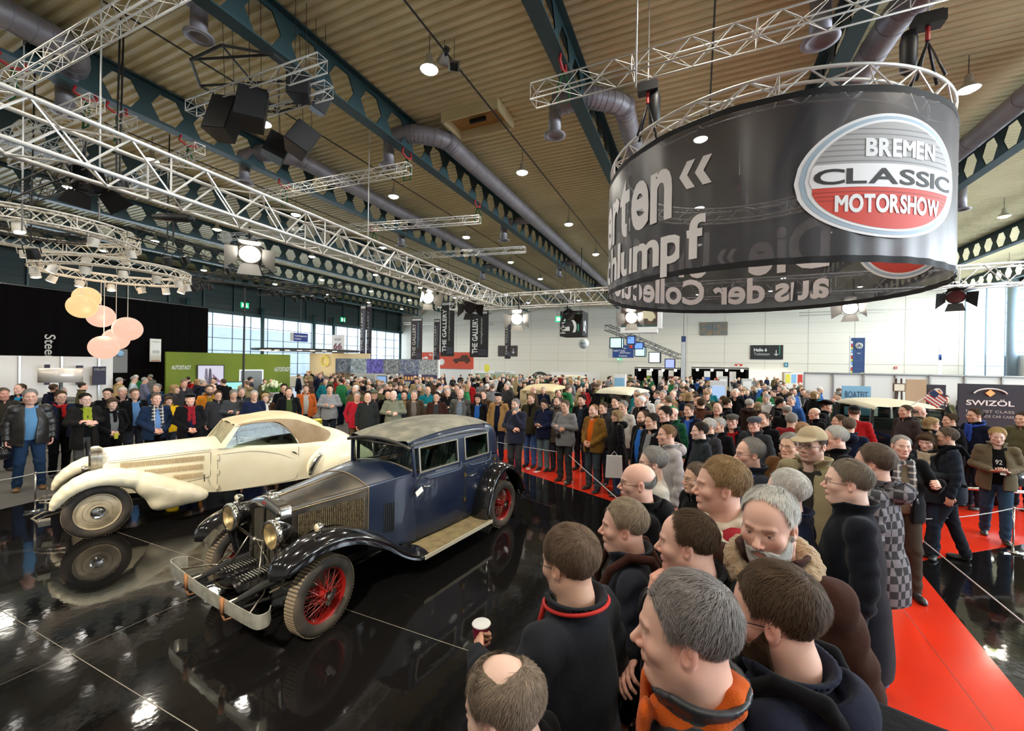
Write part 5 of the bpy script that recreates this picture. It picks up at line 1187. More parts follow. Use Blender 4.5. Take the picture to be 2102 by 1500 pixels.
# bumper: thin twin blade at the far and near corners, number-plate bracket, small horn lamp
mb = MB()
for s_ in (1, -1):
    mb.tube([(.3, s_ * .3, .42), (.52, s_ * .36, .4), (.62, s_ * .5, .38), (.56, s_ * .72, .37), (.46, s_ * .74, .37)], .011, 8)
    mb.tube([(.3, s_ * .3, .36), (.5, s_ * .38, .35), (.58, s_ * .5, .34), (.55, s_ * .72, .335), (.46, s_ * .74, .34)], .011, 8)
    mb.box((.5, s_ * .72, .355), (.11, .12, .07))
    mb.box((.5, s_ * .42, .46), (.012, .2, .012)); mb.box((.5, s_ * .42, .56), (.012, .2, .012)); mb.box((.5, s_ * .33, .51), (.012, .012, .11)); mb.box((.5, s_ * .51, .51), (.012, .012, .11))
obj('front_bumper', mb, M_NICKEL, Wc, smooth=False)
mb = MB(); xlathe(mb, [(.02, -.04), (.035, 0), (.045, .05), (.0, .052)], (.1, .3, .93), 16); obj('horn', mb, M_NICKEL, Wc, smooth=True)
# ================================================================= trusses, banner ring, lamps, ducts
M_ALU = mat('truss_aluminium', (.78, .76, .72), .35, .35)
M_WHT = mat('truss_white', (.8, .76, .68), .5)
M_BLKT = mat('truss_black', (.02, .02, .02), .5)
M_BLK = mat('black_metal', (.012, .012, .013), .45)
M_RIGR = mat('red_rigging', (.45, .03, .03), .5)
M_RIGG = mat('green_sling', (.02, .12, .03), .7)
M_DUCT = mat('duct_steel', (.33, .31, .33), .5, .35, noise=(3, (.27, .25, .28)))
def truss(name, label, a, b, s, material, r=.025, group=None, step=None, parts=True, closed_ends=True, up=(0, 0, 1), tri=False):
    a, b = np.array(a, float), np.array(b, float); L = np.linalg.norm(b - a); d = (b - a) / L; u = np.array(up, float); u -= d * (u @ d); u /= np.linalg.norm(u); w_ = np.cross(d, u)
    t = thing(name, label, 'truss', tuple(a), 0, group); h = s / 2
    cs = [u * h + w_ * h, u * h - w_ * h, -u * h - w_ * h, -u * h + w_ * h] if not tri else [u * h, -u * h - w_ * h, -u * h + w_ * h]
    for c in cs: obj('chord', MB().tube([c, c + d * L], r, 8 if r > .015 else 6), material, t, True)
    mb = MB(); st = step or s * 1.0; n = max(2, int(L / st)); st = L / n; k = len(cs)
    for i in range(k):
        p, q = cs[i], cs[(i + 1) % k]
        for j in range(n):
            A, B_ = (p, q) if (j + i) % 2 else (q, p)
            mb.tube([A + d * st * j, B_ + d * st * (j + 1)], r * .45, 5, cap=False)
        for j in range(0, n + 1, 6): mb.tube([p + d * st * j, q + d * st * j], r * .45, 5, cap=False)
        mb.tube([p + d * L, q + d * L], r * .45, 5, cap=False)
    obj('lattice', mb, material, t); return t
# the big lighting frame round the stage: long left run, far run, short stub
ZT = 4.98
truss('lighting_truss', 'large silver box truss running from upper left towards the centre', (-6.35, -2, ZT), (-6.35 - .75, 14.3, ZT), .5, M_ALU, .028, step=.42)
truss('lighting_truss', 'silver box truss crossing behind the round banner at its lower edge', (-9.2, 14.65, ZT), (9, 14.4, ZT), .5, M_ALU, .028, step=.42)
# far upper trusses running across the hall
M_ALU2 = mat('roof_truss_aluminium', (.75, .73, .68), .4, .3)
def wtr(label, p0, p1, z, s=.3, m_=M_ALU2, name='roof_truss', r=.015, ext=(0, 0)):
    s = s * (.78 if s > .27 and 'banner below' not in label else 1); a, b = onz(*p0, z), onz(*p1, z); d = (b - a); a = a - d * ext[0]; b = b + d * ext[1]; return truss(name, label, a, b, s, m_, r, step=.3)
T1 = wtr('silver truss crossing above the round banner below the roof', (1095, 197), (1640, 45), 7.7, .3, ext=(0, .6))
T2 = wtr('silver truss at top left, nearest of the roof trusses', (0, 180), (330, -10), 7.7, ext=(.3, .1))
wtr('second silver roof truss from the top left corner', (0, 290), (200, 210), 7.7, .3, ext=(.4, 0))
wtr('third silver roof truss from the top left corner', (30, 335), (268, 245), 7.7, .3, ext=(0, 0))
wtr('short silver roof truss ending left of the big loudspeakers', (250, 380), (410, 305), 7.9, .3)
wtr('slim silver roof truss right of the big loudspeakers', (520, 405), (840, 345), 7.7, .3)
wtr('long slim roof truss over the middle of the hall', (560, 480), (985, 450), 7.7, .3, ext=(.3, 0))
wtr('slim roof truss above the gallery banners', (800, 528), (1078, 512), 7.7, .3, ext=(.2, 0))
wtr('thin pale truss along the upper far wall on the left', (830, 664), (1080, 662), 7.3, .3)
wtr('thin pale truss along the upper far wall on the right', (1640, 645), (1960, 632), 7.3, .25)
# green slings and red hooks at truss ends
k = 0
for px, py, where in ((25, 140, 'on the top left truss'), (175, 205, 'on the second left truss'), (240, 235, 'on the third left truss'), (385, 300, 'left of the loudspeakers'), (583, 385, 'under the green beam'), (835, 325, 'at the end of the slim truss'), (980, 425, 'at the end of the long slim truss'), (767, 475, 'on the long slim truss'), (1155, 145, 'on the truss above the banner')):
    p = onz(px, py, 8.35); t = thing('rigging_sling', 'red hook with green sling %s' % where, 'rigging', tuple(p)); 
    obj('hook', MB().tube([(0, -.16, .22), (0, -.2, .08), (0, 0, 0), (0, .2, .08), (0, .16, .22)], .03, 6), M_RIGR, t, True)
    obj('sling', MB().tube([(0, 0, 0), (.12, .04, -.3), (.14, .0, -.62), (-.1, 0, -.62), (-.1, .03, -.3), (0, 0, 0)], .022, 6), M_RIGG, t, True)
# hanging steel rods / chains
for px, py0, z0, z1, lab in ((207, 150, 9.6, 5.1, 'long steel rod with chain holding the big left truss'), (48, 200, 9.6, 5.1, 'steel rod left of the long chain at the far left'), (757, 370, 9.6, 5.1, 'thin rod dropping to the big truss near the middle'), (1307, 60, 9.6, 6.9, 'thin cable left of the round banner')):
    p = onz(px, py0, 7.8); mb = MB().tube([(0, 0, z1 - 7.8), (0, 0, z0 - 7.8)], .014, 6); tag(obj('hanging_rod', mb, M_ALU, None, True, loc=tuple(p)), lab, 'rod')
# ---------------------------------------------------------------- round banner
RCX, RCY, RR = 1.05, 10.22, 3.0; Z0, Z1 = 4.1, 6.62
def fabric():
    m = bpy.data.materials.new('banner_fabric'); m.use_nodes = True; nt = m.node_tree; b = nt.nodes['Principled BSDF']; b.inputs['Base Color'].default_value = (.03, .03, .04, 1); b.inputs['Roughness'].default_value = .38; b.inputs['Sheen Weight'].default_value = .25
    t = nt.nodes.new('ShaderNodeBsdfTransparent'); t.inputs[0].default_value = (1, 1, 1, 1); x = nt.nodes.new('ShaderNodeMixShader'); x.inputs[0].default_value = .9
    nt.links.new(t.outputs[0], x.inputs[1]); nt.links.new(b.outputs[0], x.inputs[2]); nt.links.new(x.outputs[0], nt.nodes['Material Output'].inputs[0]); return m
M_FAB = fabric()
rb = thing('round_banner', 'huge round black banner with white slogan and motor show logo hanging from the roof', 'banner', (RCX, RCY, Z0))
def cyl(a, z, r=RR):
    w_ = .012 * math.sin(a * 43) * (1 - (z - Z0) / 2.5) + .008 * math.sin(a * 17 + z); return ((r + w_) * math.cos(a), (r + w_) * math.sin(a), z - Z0)
N_ = 260
obj('fabric', MB().grid([[cyl(2 * PI * i / N_, z) for z in np.linspace(Z0 + .1, Z1 - .1, 14)] for i in range(N_)], closed_u=True), M_FAB, rb, True)
M_HEM = mat('banner_hem', (.008, .008, .01), .8)
mb = MB()
for za, zb in ((Z0, Z0 + .1), (Z1 - .1, Z1)): mb.grid([[cyl(2 * PI * i / N_, z, RR + .005) for z in (za, zb)] for i in range(N_)], closed_u=True)
obj('hem', mb, M_HEM, rb, True)
M_PRINT = mat('banner_print', (.78, .76, .78), .6)
def curved(txt, a0, a1, zb, cap, bold=.03, m_=M_PRINT, off=.012, name='lettering', par=rb, hole=None, ycurve=0):
    Vs, fc, n, cx = [], [], 0, 0
    for ch in txt:   # set letter by letter, tightly spaced
        if ch == ' ': cx += .28; continue
        V_, f_ = text_mesh(ch, 0 if ch in 'MWN' else bold); V_ = V_.copy()
        if ch in 'MWN' and bold: V_ = np.concatenate([V_ + (dx, 0) for dx in (-1.6 * bold, 0, 1.6 * bold)]); q_ = len(V_) // 3; f_ = [tuple(i + q_ * j for i in q) for j in range(3) for q in f_]
        w0, w1 = V_[:, 0].min(), V_[:, 0].max(); V_[:, 0] += cx - w0; cx += w1 - w0 + .05; Vs.append(V_); fc += [tuple(i + n for i in q) for q in f_]; n += len(V_)
    V = np.concatenate(Vs); mb = MB(); x0, x1 = V[:, 0].min(), V[:, 0].max(); out = []
    # split long faces along x so that the writing follows the curve
    bm = bmesh.new(); vs = [bm.verts.new((v[0], v[1], 0)) for v in V]
    for f in fc:
        try: bm.faces.new([vs[i] for i in f])
        except Exception: pass
    bmesh.ops.triangulate(bm, faces=bm.faces[:])
    for xx in np.arange(x0, x1, (x1 - x0) / max(8, abs(a1 - a0) / math.radians(1.6))): bmesh.ops.bisect_plane(bm, geom=bm.verts[:] + bm.edges[:] + bm.faces[:], plane_co=(xx, 0, 0), plane_no=(1, 0, 0))
    bm.verts.index_update(); P = []
    for v in bm.verts:
        t = (v.co.x - x0) / (x1 - x0); a = a0 + (a1 - a0) * t; z = zb + v.co.y * cap + ycurve * (2 * t - 1) ** 2
        P.append(((RR + off) * math.cos(a), (RR + off) * math.sin(a), z - Z0))
    mb.add(P, [tuple(v.index for v in f.verts) for f in bm.faces]); bm.free(); return obj(name, mb, m_, par)
def curved2(*a_, **k_):
    curved(*a_, **k_); k_['off'] = -.014; curved(*a_, **k_)
import bmesh
D = math.radians
curved2('Die', D(50.5), D(86), 5.17, 1.27, .03, off=.014)
def chevrons(a0, a1, z0, z1):
    for k in (0, 1):
        for off in (.014, -.014):
            st = (a1 - a0) * .5 * k + a0; wd = (a1 - a0) * .26; zm = (z0 + z1) / 2; rows = []
            for z, sh in ((z0, 1.), (zm, 0), (z1, 1.)):
                rows.append([((RR + off) * math.cos(q), (RR + off) * math.sin(q), z - Z0) for q in (st + sh * wd * .95, st + sh * wd * .95 + wd)])
            obj('chevron', MB().grid(rows), M_PRINT, rb)
chevrons(D(243), D(253), 5.52, 5.98); chevrons(D(101), D(91.5), 5.45, 5.9)
curved2('Unrestaurierten', D(105), D(240.5), 5.17, 1.27, .03)
curved2('aus der Collection Schlumpf', D(50.5), D(251.5), 4.37, .7, .028)
# rounded-triangle logo
M_LGW = mat('logo_white', (.82, .84, .88), .6); M_LGB = mat('logo_edge_blue', (.38, .5, .62), .6); M_LGG = mat('logo_grey', (.4, .4, .41), .6); M_LGR = mat('logo_red', (.62, .06, .04), .6); M_LGK = mat('logo_black', (.02, .02, .022), .6); M_LGL = mat('logo_line', (.24, .24, .26), .6)
def logo(ac, sg=1):
    zc = 5.33; W_, H_ = 1.31, .88
    def out(k, n=72):
        P = []
        for i in range(n):
            t = 2 * PI * i / n; x = math.cos(t) * W_ * k; z = math.sin(t) * H_ * k; s_ = 1
            z = z * (1 + .0 * x) + .0; x2 = x + .12 * (z / H_) * abs(math.cos(t)) * (1 if x < 0 else .3); P.append((x2, z))
        return P
    def patch(P, m_, off, name):
        # clip-friendly: strips in x
        P = np.array(P); xs = np.linspace(P[:, 0].min() + 1e-3, P[:, 0].max() - 1e-3, 60); G = []
        for x in xs:
            cr_ = []
            for i in range(len(P)):
                a_, b_ = P[i], P[(i + 1) % len(P)]
                if (a_[0] - x) * (b_[0] - x) <= 0 and a_[0] != b_[0]: cr_.append(a_[1] + (b_[1] - a_[1]) * (x - a_[0]) / (b_[0] - a_[0]))
            G.append((x, min(cr_), max(cr_)))
        return G
    def put(G, m_, off, name, lo=-9, hi=9):
        rows = []
        for x, z0, z1 in G:
            z0, z1 = max(z0, lo), min(z1, hi)
            if z1 <= z0: continue
            a_ = ac + x / RR; rows.append([((RR + off * sg) * math.cos(a_), (RR + off * sg) * math.sin(a_), zc + z - Z0) for z in (z0, z1)])
        obj(name, MB().grid(rows), m_, rb)
    G1, G2, G3, G4 = (patch(out(k), None, 0, '') for k in (1, .955, .9, .86))
    put(G1, M_LGW, .018, 'logo_rim'); put(G2, M_LGB, .021, 'logo_rim'); put(G3, M_LGW, .024, 'logo_rim'); put(G4, M_LGG, .027, 'logo_field', lo=-.12); put(G4, M_LGR, .027, 'logo_field', hi=-.12)
    for zz in np.arange(.12, .72, .075): put(G4, M_LGL, .029, 'logo_line', lo=zz, hi=zz + .013)
    for zz in (-.24, -.3, -.36): put(G4, mat('logo_dark_red', (.35, .04, .03), .6), .029, 'logo_line', lo=zz, hi=zz + .012)
    Gb = [(x, z0, z1) for x, z0, z1 in G4 if abs(x) < 1.16]; put(Gb, M_LGW, .031, 'logo_band', lo=-.17, hi=.16)
    if sg < 0: return
    curved('BREMEN', ac - .14, ac + .24, zc + .27, .25, .04, off=.034, m_=M_LGW)
    curved('CLASSIC', ac - .36, ac + .375, zc - .12, .22, .02, off=.036, m_=M_LGK)
    curved('MOTORSHOW', ac - .27, ac + .28, zc - .52, .25, .04, off=.034, m_=M_LGW)
logo(D(-61)); logo(D(14)); logo(D(14), -1)
# ring truss above the banner
def ring_truss(t, R, z, s, material, r=.025, n=96, lat=56):
    a = 2 * PI * np.arange(n) / n
    for dr, dz in ((s / 2, s / 2), (-s / 2, s / 2), (-s / 2, -s / 2), (s / 2, -s / 2)): obj('chord', MB().tube([((R + dr) * math.cos(q), (R + dr) * math.sin(q), z + dz) for q in a], r, 8, closed=True), material, t, True)
    mb = MB(); cs = [(s / 2, s / 2), (-s / 2, s / 2), (-s / 2, -s / 2), (s / 2, -s / 2)]
    for i in range(4):
        p, q = cs[i], cs[(i + 1) % 4]
        for j in range(lat):
            a0, a1 = 2 * PI * j / lat, 2 * PI * (j + 1) / lat; A, B_ = (p, q) if (i + j) % 2 else (q, p)
            mb.tube([((R + A[0]) * math.cos(a0), (R + A[0]) * math.sin(a0), z + A[1]), ((R + B_[0]) * math.cos(a1), (R + B_[0]) * math.sin(a1), z + B_[1])], r * .5, 5, cap=False)
            if j % 9 == 0: mb.tube([((R + p[0]) * math.cos(a0), (R + p[0]) * math.sin(a0), z + p[1]), ((R + q[0]) * math.cos(a0), (R + q[0]) * math.sin(a0), z + q[1])], r * .5, 5, cap=False)
    obj('lattice', mb, material, t)
t = thing('ring_truss', 'silver ring truss carrying the round black banner', 'truss', (RCX, RCY, 6.78)); ring_truss(t, 2.8, 0, .32, M_ALU, .026, lat=48)
# chain hoists holding the ring
def hoist(p, lab, zt, bagx=.12):
    t = thing('chain_hoist', lab, 'hoist', tuple(p)); obj('motor', MB().box((0, 0, 0), (.36, .2, .16)).box((0, 0, .09), (.3, .16, .04)), M_BLK, t)
    obj('chain', MB().tube([(0, 0, .1), (0, 0, zt - p[2])], .012, 5), M_ALU, t); obj('chain_bag', MB().lathe([(.04, -.7), (.1, -.64), (.11, -.2), (.08, -.06)], 12, Matrix.Translation((bagx, .05, 0))), M_BLK, t, True)
    obj('hook', MB().tube([(0, 0, -.08), (0, 0, -.28)], .03, 8), M_RIGR, t); obj('sling', MB().tube([(-.16, -.12, -.9), (0, 0, -.28), (.16, .12, -.9)], .022, 6).tube([(.16, -.12, -.9), (0, 0, -.28), (-.16, .12, -.9)], .022, 6), M_BLK, t, True); return t
hoist(onz(1330, 182, 7.75) * (1, 1, 1), 'black chain hoist above the left side of the round banner', 9.5)
hoist(onz(1905, 45, 7.75), 'black chain hoist with red hook above the right side of the round banner', 9.5, -.2)
hoist(np.array([1.0, 13.05, 7.75]), 'black chain hoist behind the round banner', 9.5)
# ---------------------------------------------------------------- white rings and glowing globes
M_SPOTW = emis('spot_glow', (1, .97, .92), 6)
def can_light(p, tilt, par=None, body=M_WHT, s=1., glow=True):
    t = thing('can_light', '', 'light', tuple(p)); t.rotation_euler = tilt; t.scale = (s,) * 3
    obj('yoke', MB().tube([(0, -.12, 0), (0, -.12, .16), (0, 0, .2), (0, .12, .16), (0, .12, 0)], .01, 6), body, t, True)
    obj('can', MB().lathe([(.02, .1), (.09, .09), (.1, .02), (.1, -.06), (.108, -.065), (.108, -.1), (.09, -.1), (.08, -.05)], 16), body, t, angle=40)
    if glow: obj('lens', MB().lathe([(.0, -.075), (.085, -.075)], 16), M_SPOTW, t)
    return t
t = thing('ring_truss', 'upper white ring truss at the left edge with spotlights', 'truss', (-14.4, 4.5, 5.55)); ring_truss(t, 1.65, 0, .28, M_WHT, .022, lat=44)
t = thing('ring_truss', 'lower white ring truss carrying the glowing globes', 'truss', (-15.4, 6.35, 5.05)); ring_truss(t, 1.6, 0, .22, M_WHT, .02, lat=44)
q = 0
for cx, cy, R, z, n in ((-14.4, 4.5, 1.65, 5.24, 9), (-15.4, 6.35, 1.6, 4.78, 14)):
    for k in range(n):
        a_ = 2 * PI * (k + .3) / n; c = can_light((cx + R * math.cos(a_), cy + R * math.sin(a_), z), (.25 * math.sin(k), .3 * math.cos(k * 2), a_)); c['label'] = 'small white spotlight clamped under the %s white ring truss' % ('upper' if n == 9 else 'lower'); c['group'] = 'spotlights under the %s white ring' % ('upper' if n == 9 else 'lower')
M_G1 = emis('globe_yellow', (1, .60, .27), .82); M_G2 = emis('globe_pink', (1, .52, .38), .82)
for (px, py, m_, lab) in ((178, 611, M_G1, 'topmost glowing yellow globe lamp'), (168, 629, M_G1, 'second yellow globe lamp, left of the others'), (207, 649, M_G2, 'pink glowing globe lamp in the middle of the cluster'), (262, 675, M_G2, 'rightmost pink glowing globe lamp'), (238, 696, M_G2, 'pink globe lamp behind the two lower ones'), (213, 713, M_G2, 'lowest pink glowing globe lamp')):
    dep = {178: 13.2, 168: 12.4, 207: 12.9, 262: 12.1, 238: 13.4, 213: 12.2}[px]; p = ond(px, py, dep); t = thing('globe_lamp', lab, 'lamp', tuple(p)); obj('globe', MB().ball((0, 0, 0), (.345, .345, .34), 28, 18), m_, t, True); obj('cord', MB().tube([(0, 0, .33), (0, 0, 4.98 - p[2])], .008, 6), M_WHT, t)
point('globe_light', tuple(ond(215, 665, 12.2)), 60, (1, .75, .5), .4)
# ---------------------------------------------------------------- stage fresnels with barn doors
def fresnel(px, py, dep, label, aim, body, glow, sz=1., power=0, col=(1, .9, .75)):
    p = ond(px, py, dep); t = thing('stage_light', label, 'light', tuple(p)); d = Vector(aim) - Vector(p); t.rotation_euler = d.to_track_quat('-Z', 'Y').to_euler(); t.scale = (sz,) * 3
    obj('housing', MB().lathe([(.03, .34), (.12, .32), (.15, .2), (.17, .06), (.185, .04), (.185, 0), (.165, 0), (.15, .03)], 24), body, t, angle=40)
    mb = MB()
    for k in range(6): mb.lathe([(.15 + k * .004, .26 - k * .035), (.175 + k * .003, .25 - k * .035), (.15 + k * .004, .245 - k * .035)], 24)
    obj('cooling_fins', mb, body, t)
    obj('lens', MB().lathe([(0, .005), (.165, .01)], 24), M_FRES if glow else M_DLENS, t)
    mb = MB(); mb.tube([(-.21, 0, .1), (-.22, 0, .3), (0, 0, .45), (.22, 0, .3), (.21, 0, .1)], .014, 6); ul = np.array(d.to_track_quat('-Z', 'Y').inverted() @ Vector((0, 0, 1))); mb.tube([(0, 0, .43), np.array([0, 0, .3]) + ul * (max(.45, 5.0 - p[2]) / sz)], .02, 6); obj('yoke', mb, M_BLK, t, True)
    for k, (l_, wd) in enumerate(((.26, .3), (.2, .26), (.26, .3), (.2, .26))):
        a_ = k * PI / 2; c, s_ = math.cos(a_), math.sin(a_); R3 = np.array([[c, -s_, 0], [s_, c, 0], [0, 0, 1]]); V = np.array([(.18, -.13, 0), (.18, .13, 0), (.18 + l_ * .75, wd * .75, -l_ * .7), (.18 + l_ * .75, -wd * .75, -l_ * .7)]) @ R3.T
        obj('barn_door', MB().poly(V, .006, (0, 0, 1)), body, t)
    if power: sp = spot('stage_light_beam', (0, 0, -.03), (0, 0, -1), power, col, .9, .6, .12); sp.parent = t
    return t
M_FRES = emis('fresnel_glow', (1, .96, .88), 22); M_DLENS = mat('dark_lens', (.05, .05, .06), .1); M_FSILV = mat('fresnel_silver', (.33, .31, .28), .35, .6)
fresnel(513, 522, 9.2, 'lit silver stage light with barn doors on the big truss', (-4.2, 3, 0), M_FSILV, True, 1.25)
fresnel(880, 612, 15, 'lit silver stage light facing right near the gallery banners', (-1, 9, 1), M_FSILV, True, 1.2)
fresnel(1061, 655, 15, 'bright stage light right of the gallery banners', (-4, 6, 1), M_FSILV, True, 1.2)
fresnel(1296, 652, 13.2, 'bright stage light under the left edge of the round banner', (-2.5, 6, .5), M_FSILV, True, 1.1)
fresnel(1745, 632, 11.5, 'bright stage light with silver barn doors under the round banner', (-1, 5, .5), M_FSILV, True, 1.05)
fresnel(1962, 610, 10.8, 'unlit black stage light at the right end of the far truss', (4, 8, 0), M_BLK, False, 1.0)
fresnel(185, 385, 7.2, 'large unlit black stage light in front of the upper white ring', (-8, 4, 0), M_BLK, False, 1.25)
fresnel(965, 632, 15, 'unlit black stage light between the gallery banners', (-4, 8, 0), M_BLK, False, 1.2)
fresnel(1170, 650, 14.8, 'unlit black stage light in front of the hall number cube', (-1, 10, 0), M_BLK, False, 1.)
t = thing('profile_spot', 'long black follow spot hanging under the big left truss', 'light', tuple(ond(356, 447, 9.3)), .5); obj('barrel', MB().tube([(-.42, 0, 0), (-.2, 0, 0), (-.18, 0, 0), (.3, 0, 0), (.42, 0, 0)], [.06, .075, .09, .09, .07], 14), M_BLK, t, True); obj('clamp', MB().tube([(0, 0, .08), (0, 0, 5.1 - t.location.z)], .02, 6).box((.1, 0, .3), (.06, .06, .3)), M_BLK, t)
# ---------------------------------------------------------------- big loudspeakers with their frame
def spk(px, py, dep, w_, d_, h_, rot, lab, m_=M_BLK):
    p = ond(px, py, dep); t = thing('loudspeaker', lab, 'loudspeaker', tuple(p), R=rot)
    obj('cabinet', MB().poly([(-w_ / 2, -d_ / 2, -h_ / 2), (w_ / 2, -d_ / 2, -h_ / 2), (w_ * .36, d_ / 2, -h_ / 2), (-w_ * .36, d_ / 2, -h_ / 2)], h_, (0, 0, 1)), m_, t)
    obj('grille', MB().box((0, -d_ / 2 - .01, 0), (w_ * .94, .015, h_ * .95)), mat('speaker_grille', (.02, .02, .022), .7, bump=(200, .5)), t); ul = np.array(t.rotation_euler.to_matrix().inverted() @ Vector((0, 0, 1))) * (9.6 - p[2]); obj('suspension_cable', MB().tube([(-.1, 0, h_ * .4), ul + (-.1, 0, 0)], .006, 5).tube([(.1, 0, h_ * .4), ul + (.1, 0, 0)], .006, 5), M_WIRE, t); return t
spk(463, 245, 8.4, .5, .4, .8, (-.25, .1, .35), 'left of the two tall black loudspeakers over the cream convertible')
spk(520, 226, 8.1, .52, .4, .74, (-.3, .05, .75), 'right of the two tall black loudspeakers over the cream convertible')
spk(567, 303, 9.2, .45, .42, .5, (.35, 0, 2.6), 'boxy loudspeaker with silver top lit by the hall lamp'); spk(620, 290, 8.9, .5, .4, .6, (-.2, .5, .9), 'tilted dark loudspeaker right of the silver topped one')
spk(656, 214, 8.6, .3, .26, .34, (.2, .3, 1.2), 'small black loudspeaker hanging by the green beam'); t = spk(616, 182, 8.1, .4, .35, .4, (0, 0, .6), 'open black speaker frame box next to the green beam')
wtr('upper silver truss carrying the big loudspeakers', (392, 222), (600, 150), 7.9, .28, ext=(0, .25)); wtr('lower silver truss carrying the big loudspeakers', (545, 222), (652, 190), 7.9, .28, ext=(.1, .2))
t = thing('speaker_frame', 'octagonal steel tube frame above the big loudspeakers', 'frame', tuple(onz(520, 170, 8.4))); a8 = [(1.25 * math.cos(PI / 4 * k + .39), 1.0 * math.sin(PI / 4 * k + .39), 0) for k in range(8)]
obj('frame_tube', MB().tube(a8, .03, 6, closed=True), mat('dark_steel', (.06, .06, .055), .5, .5), t); obj('cross_bar', MB().tube([a8[0], a8[4]], .025, 6).tube([a8[1], a8[3]], .025, 6).tube([a8[5], a8[7]], .025, 6).tube([a8[2], a8[6]], .02, 6), MATS['dark_steel'], t)
for (px, py, lab, rz) in ((912, 117, 'grey horn loudspeaker facing the camera near the brightest lamp', -2.2), (932, 137, 'pale horn loudspeaker pointing down right near the brightest lamp', .6)):
    t = thing('horn_speaker', lab, 'loudspeaker', tuple(ond(px, py, 9.0)), R=(.5, 0, rz)); obj('horn', MB().add([(-.12, -.14, -.1), (.12, -.14, -.1), (.12, -.14, .1), (-.12, -.14, .1), (-.05, .12, -.04), (.05, .12, -.04), (.05, .12, .04), (-.05, .12, .04)], [(0, 1, 5, 4), (1, 2, 6, 5), (2, 3, 7, 6), (3, 0, 4, 7), (4, 5, 6, 7)]), mat('pale_grey', (.5, .5, .46), .5), t); obj('driver', MB().tube([(0, 0, 0), (0, .2, 0)], .06, 12), mat('dark_steel', (.06, .06, .055)), t); obj('suspension_cable', MB().tube([(0, 0, 0), np.array(t.rotation_euler.to_matrix().inverted() @ Vector((0, 0, 1))) * 1.9], .006, 5), M_WIRE, t)
# ---------------------------------------------------------------- air ducts with outlets
def duct(lab, pts, r=.25, outs=()):
    t = thing('air_duct', lab, 'duct', tuple(pts[0])); P = np.array(pts) - pts[0]
    Q = cr(P, max(10, len(P) * 8)); obj('duct_pipe', MB().tube(Q, r, 20), M_DUCT, t, True)
    mb = MB()
    for i in range(0, len(Q) - 1, 2): dd = Q[i + 1] - Q[i]; dd = dd / (np.linalg.norm(dd) + 1e-9) * .015; mb.tube([Q[i] - dd, Q[i] + dd], r + .008, 20)
    obj('duct_ribs', mb, M_DUCT, t)
    for (x, y, z, zb) in outs:
        o_ = np.array([x, y, z]) - pts[0]; p_ = obj('outlet_pipe', MB().tube([o_, o_ + (0, 0, zb - z)], r * .62, 16), M_DUCT, t, True)
        obj('diffuser', MB().lathe([(r * .62, 0), (r * 1.1, -.03), (r * 1.1, -.05), (r * .7, -.06), (r * .62, -.02), (0, -.01)], 24, Matrix.Translation(tuple(o_ + (0, 0, zb - z)))), M_DUCT, p_, True)
def bd(x0, y0, y1, off, outl, lab, sd=1):
    z = 9.12; xs = x0 + off
    pts = [(x0 - .75 * sd, y0 - .25, z - .05), (x0 - .1 * sd, y0 - .2, z), (x0 + .3 * sd, y0, z), (xs, y0 + .6, z), (xs, y0 + 2, z), (xs, (y0 + y1) / 2, z), (xs, y1 - 1, z), (xs, y1, z)]
    outs = [(x0 - .75 * sd, y0 - .25, z, 8.35)] + [(x0 - .7 * sd, yy, z, 8.35) for yy in outl]; duct(lab, [np.array(p, float) for p in pts], .25, outs)
    for i, yy in enumerate(outl): duct('%s branch with round outlet, %s' % (('nearest', 'second', 'third')[i], lab.replace('grey roof duct', 'duct')), [np.array(p, float) for p in ((xs, yy + .1, z), (x0, yy, z), (x0 - .7 * sd, yy, z))], .17)
bd(-7.6, 9.9, 42, .75, (17.5, 26, 34), 'grey roof duct with elbow right of the loudspeakers')
bd(-12.7, 9.0, 42, .75, (16.5, 25), 'grey roof duct behind the big loudspeakers')
bd(-2.6, 10.2, 42, .8, (19, 28), 'grey roof duct left of the round banner')
bd(7.8, 12, 42, -.75, (20,), 'grey roof duct right of the round banner', -1)
duct('grey duct crossing the top left corner', [np.array(p, float) for p in ((-12.2, -1, 9.1), (-12.2, 1.5, 9.1), (-12.2, 3.6, 9.1), (-12.4, 4.3, 9.1), (-13.5, 4.6, 9.0))], .28, [(-13.5, 4.6, 9.0, 8.3)])
duct('short duct with round outlet near the top edge', [np.array(p, float) for p in ((-8.4, 3.0, 9.3), (-8.4, 4.2, 9.3), (-8.4, 4.6, 9.1))], .22, [(-8.4, 4.6, 9.1, 8.5)])
duct('thick grey duct behind the right side of the banner', [np.array(p, float) for p in ((4.6, 7.6, 9.2), (3.6, 9.2, 9.1), (3.2, 11, 9.1), (3.2, 20, 9.1))], .27, [(1.9, 8.9, 9.1, 8.4)])
# roof hatch
t = thing('roof_hatch', 'open square roof hatch between two green beams', 'hatch', (-5.75, 10.3, ZC - .14)); mb = MB()
for c_, d_ in (((0, -.5, 0), (1.75, .06, .28)), ((0, .5, 0), (1.75, .06, .28)), ((-.85, 0, 0), (.06, 1, .28)), ((.85, 0, 0), (.06, 1, .28))): mb.box(c_, d_)
obj('hatch_frame', mb, M_CEIL, t); obj('hatch_panel', MB().box((0, 0, .13), (1.7, 1, .02)), mat('wood_board', (.5, .3, .1), .6), t); obj('opener', MB().box((0, 0, .02), (.5, .08, .1)), M_DARK, t)
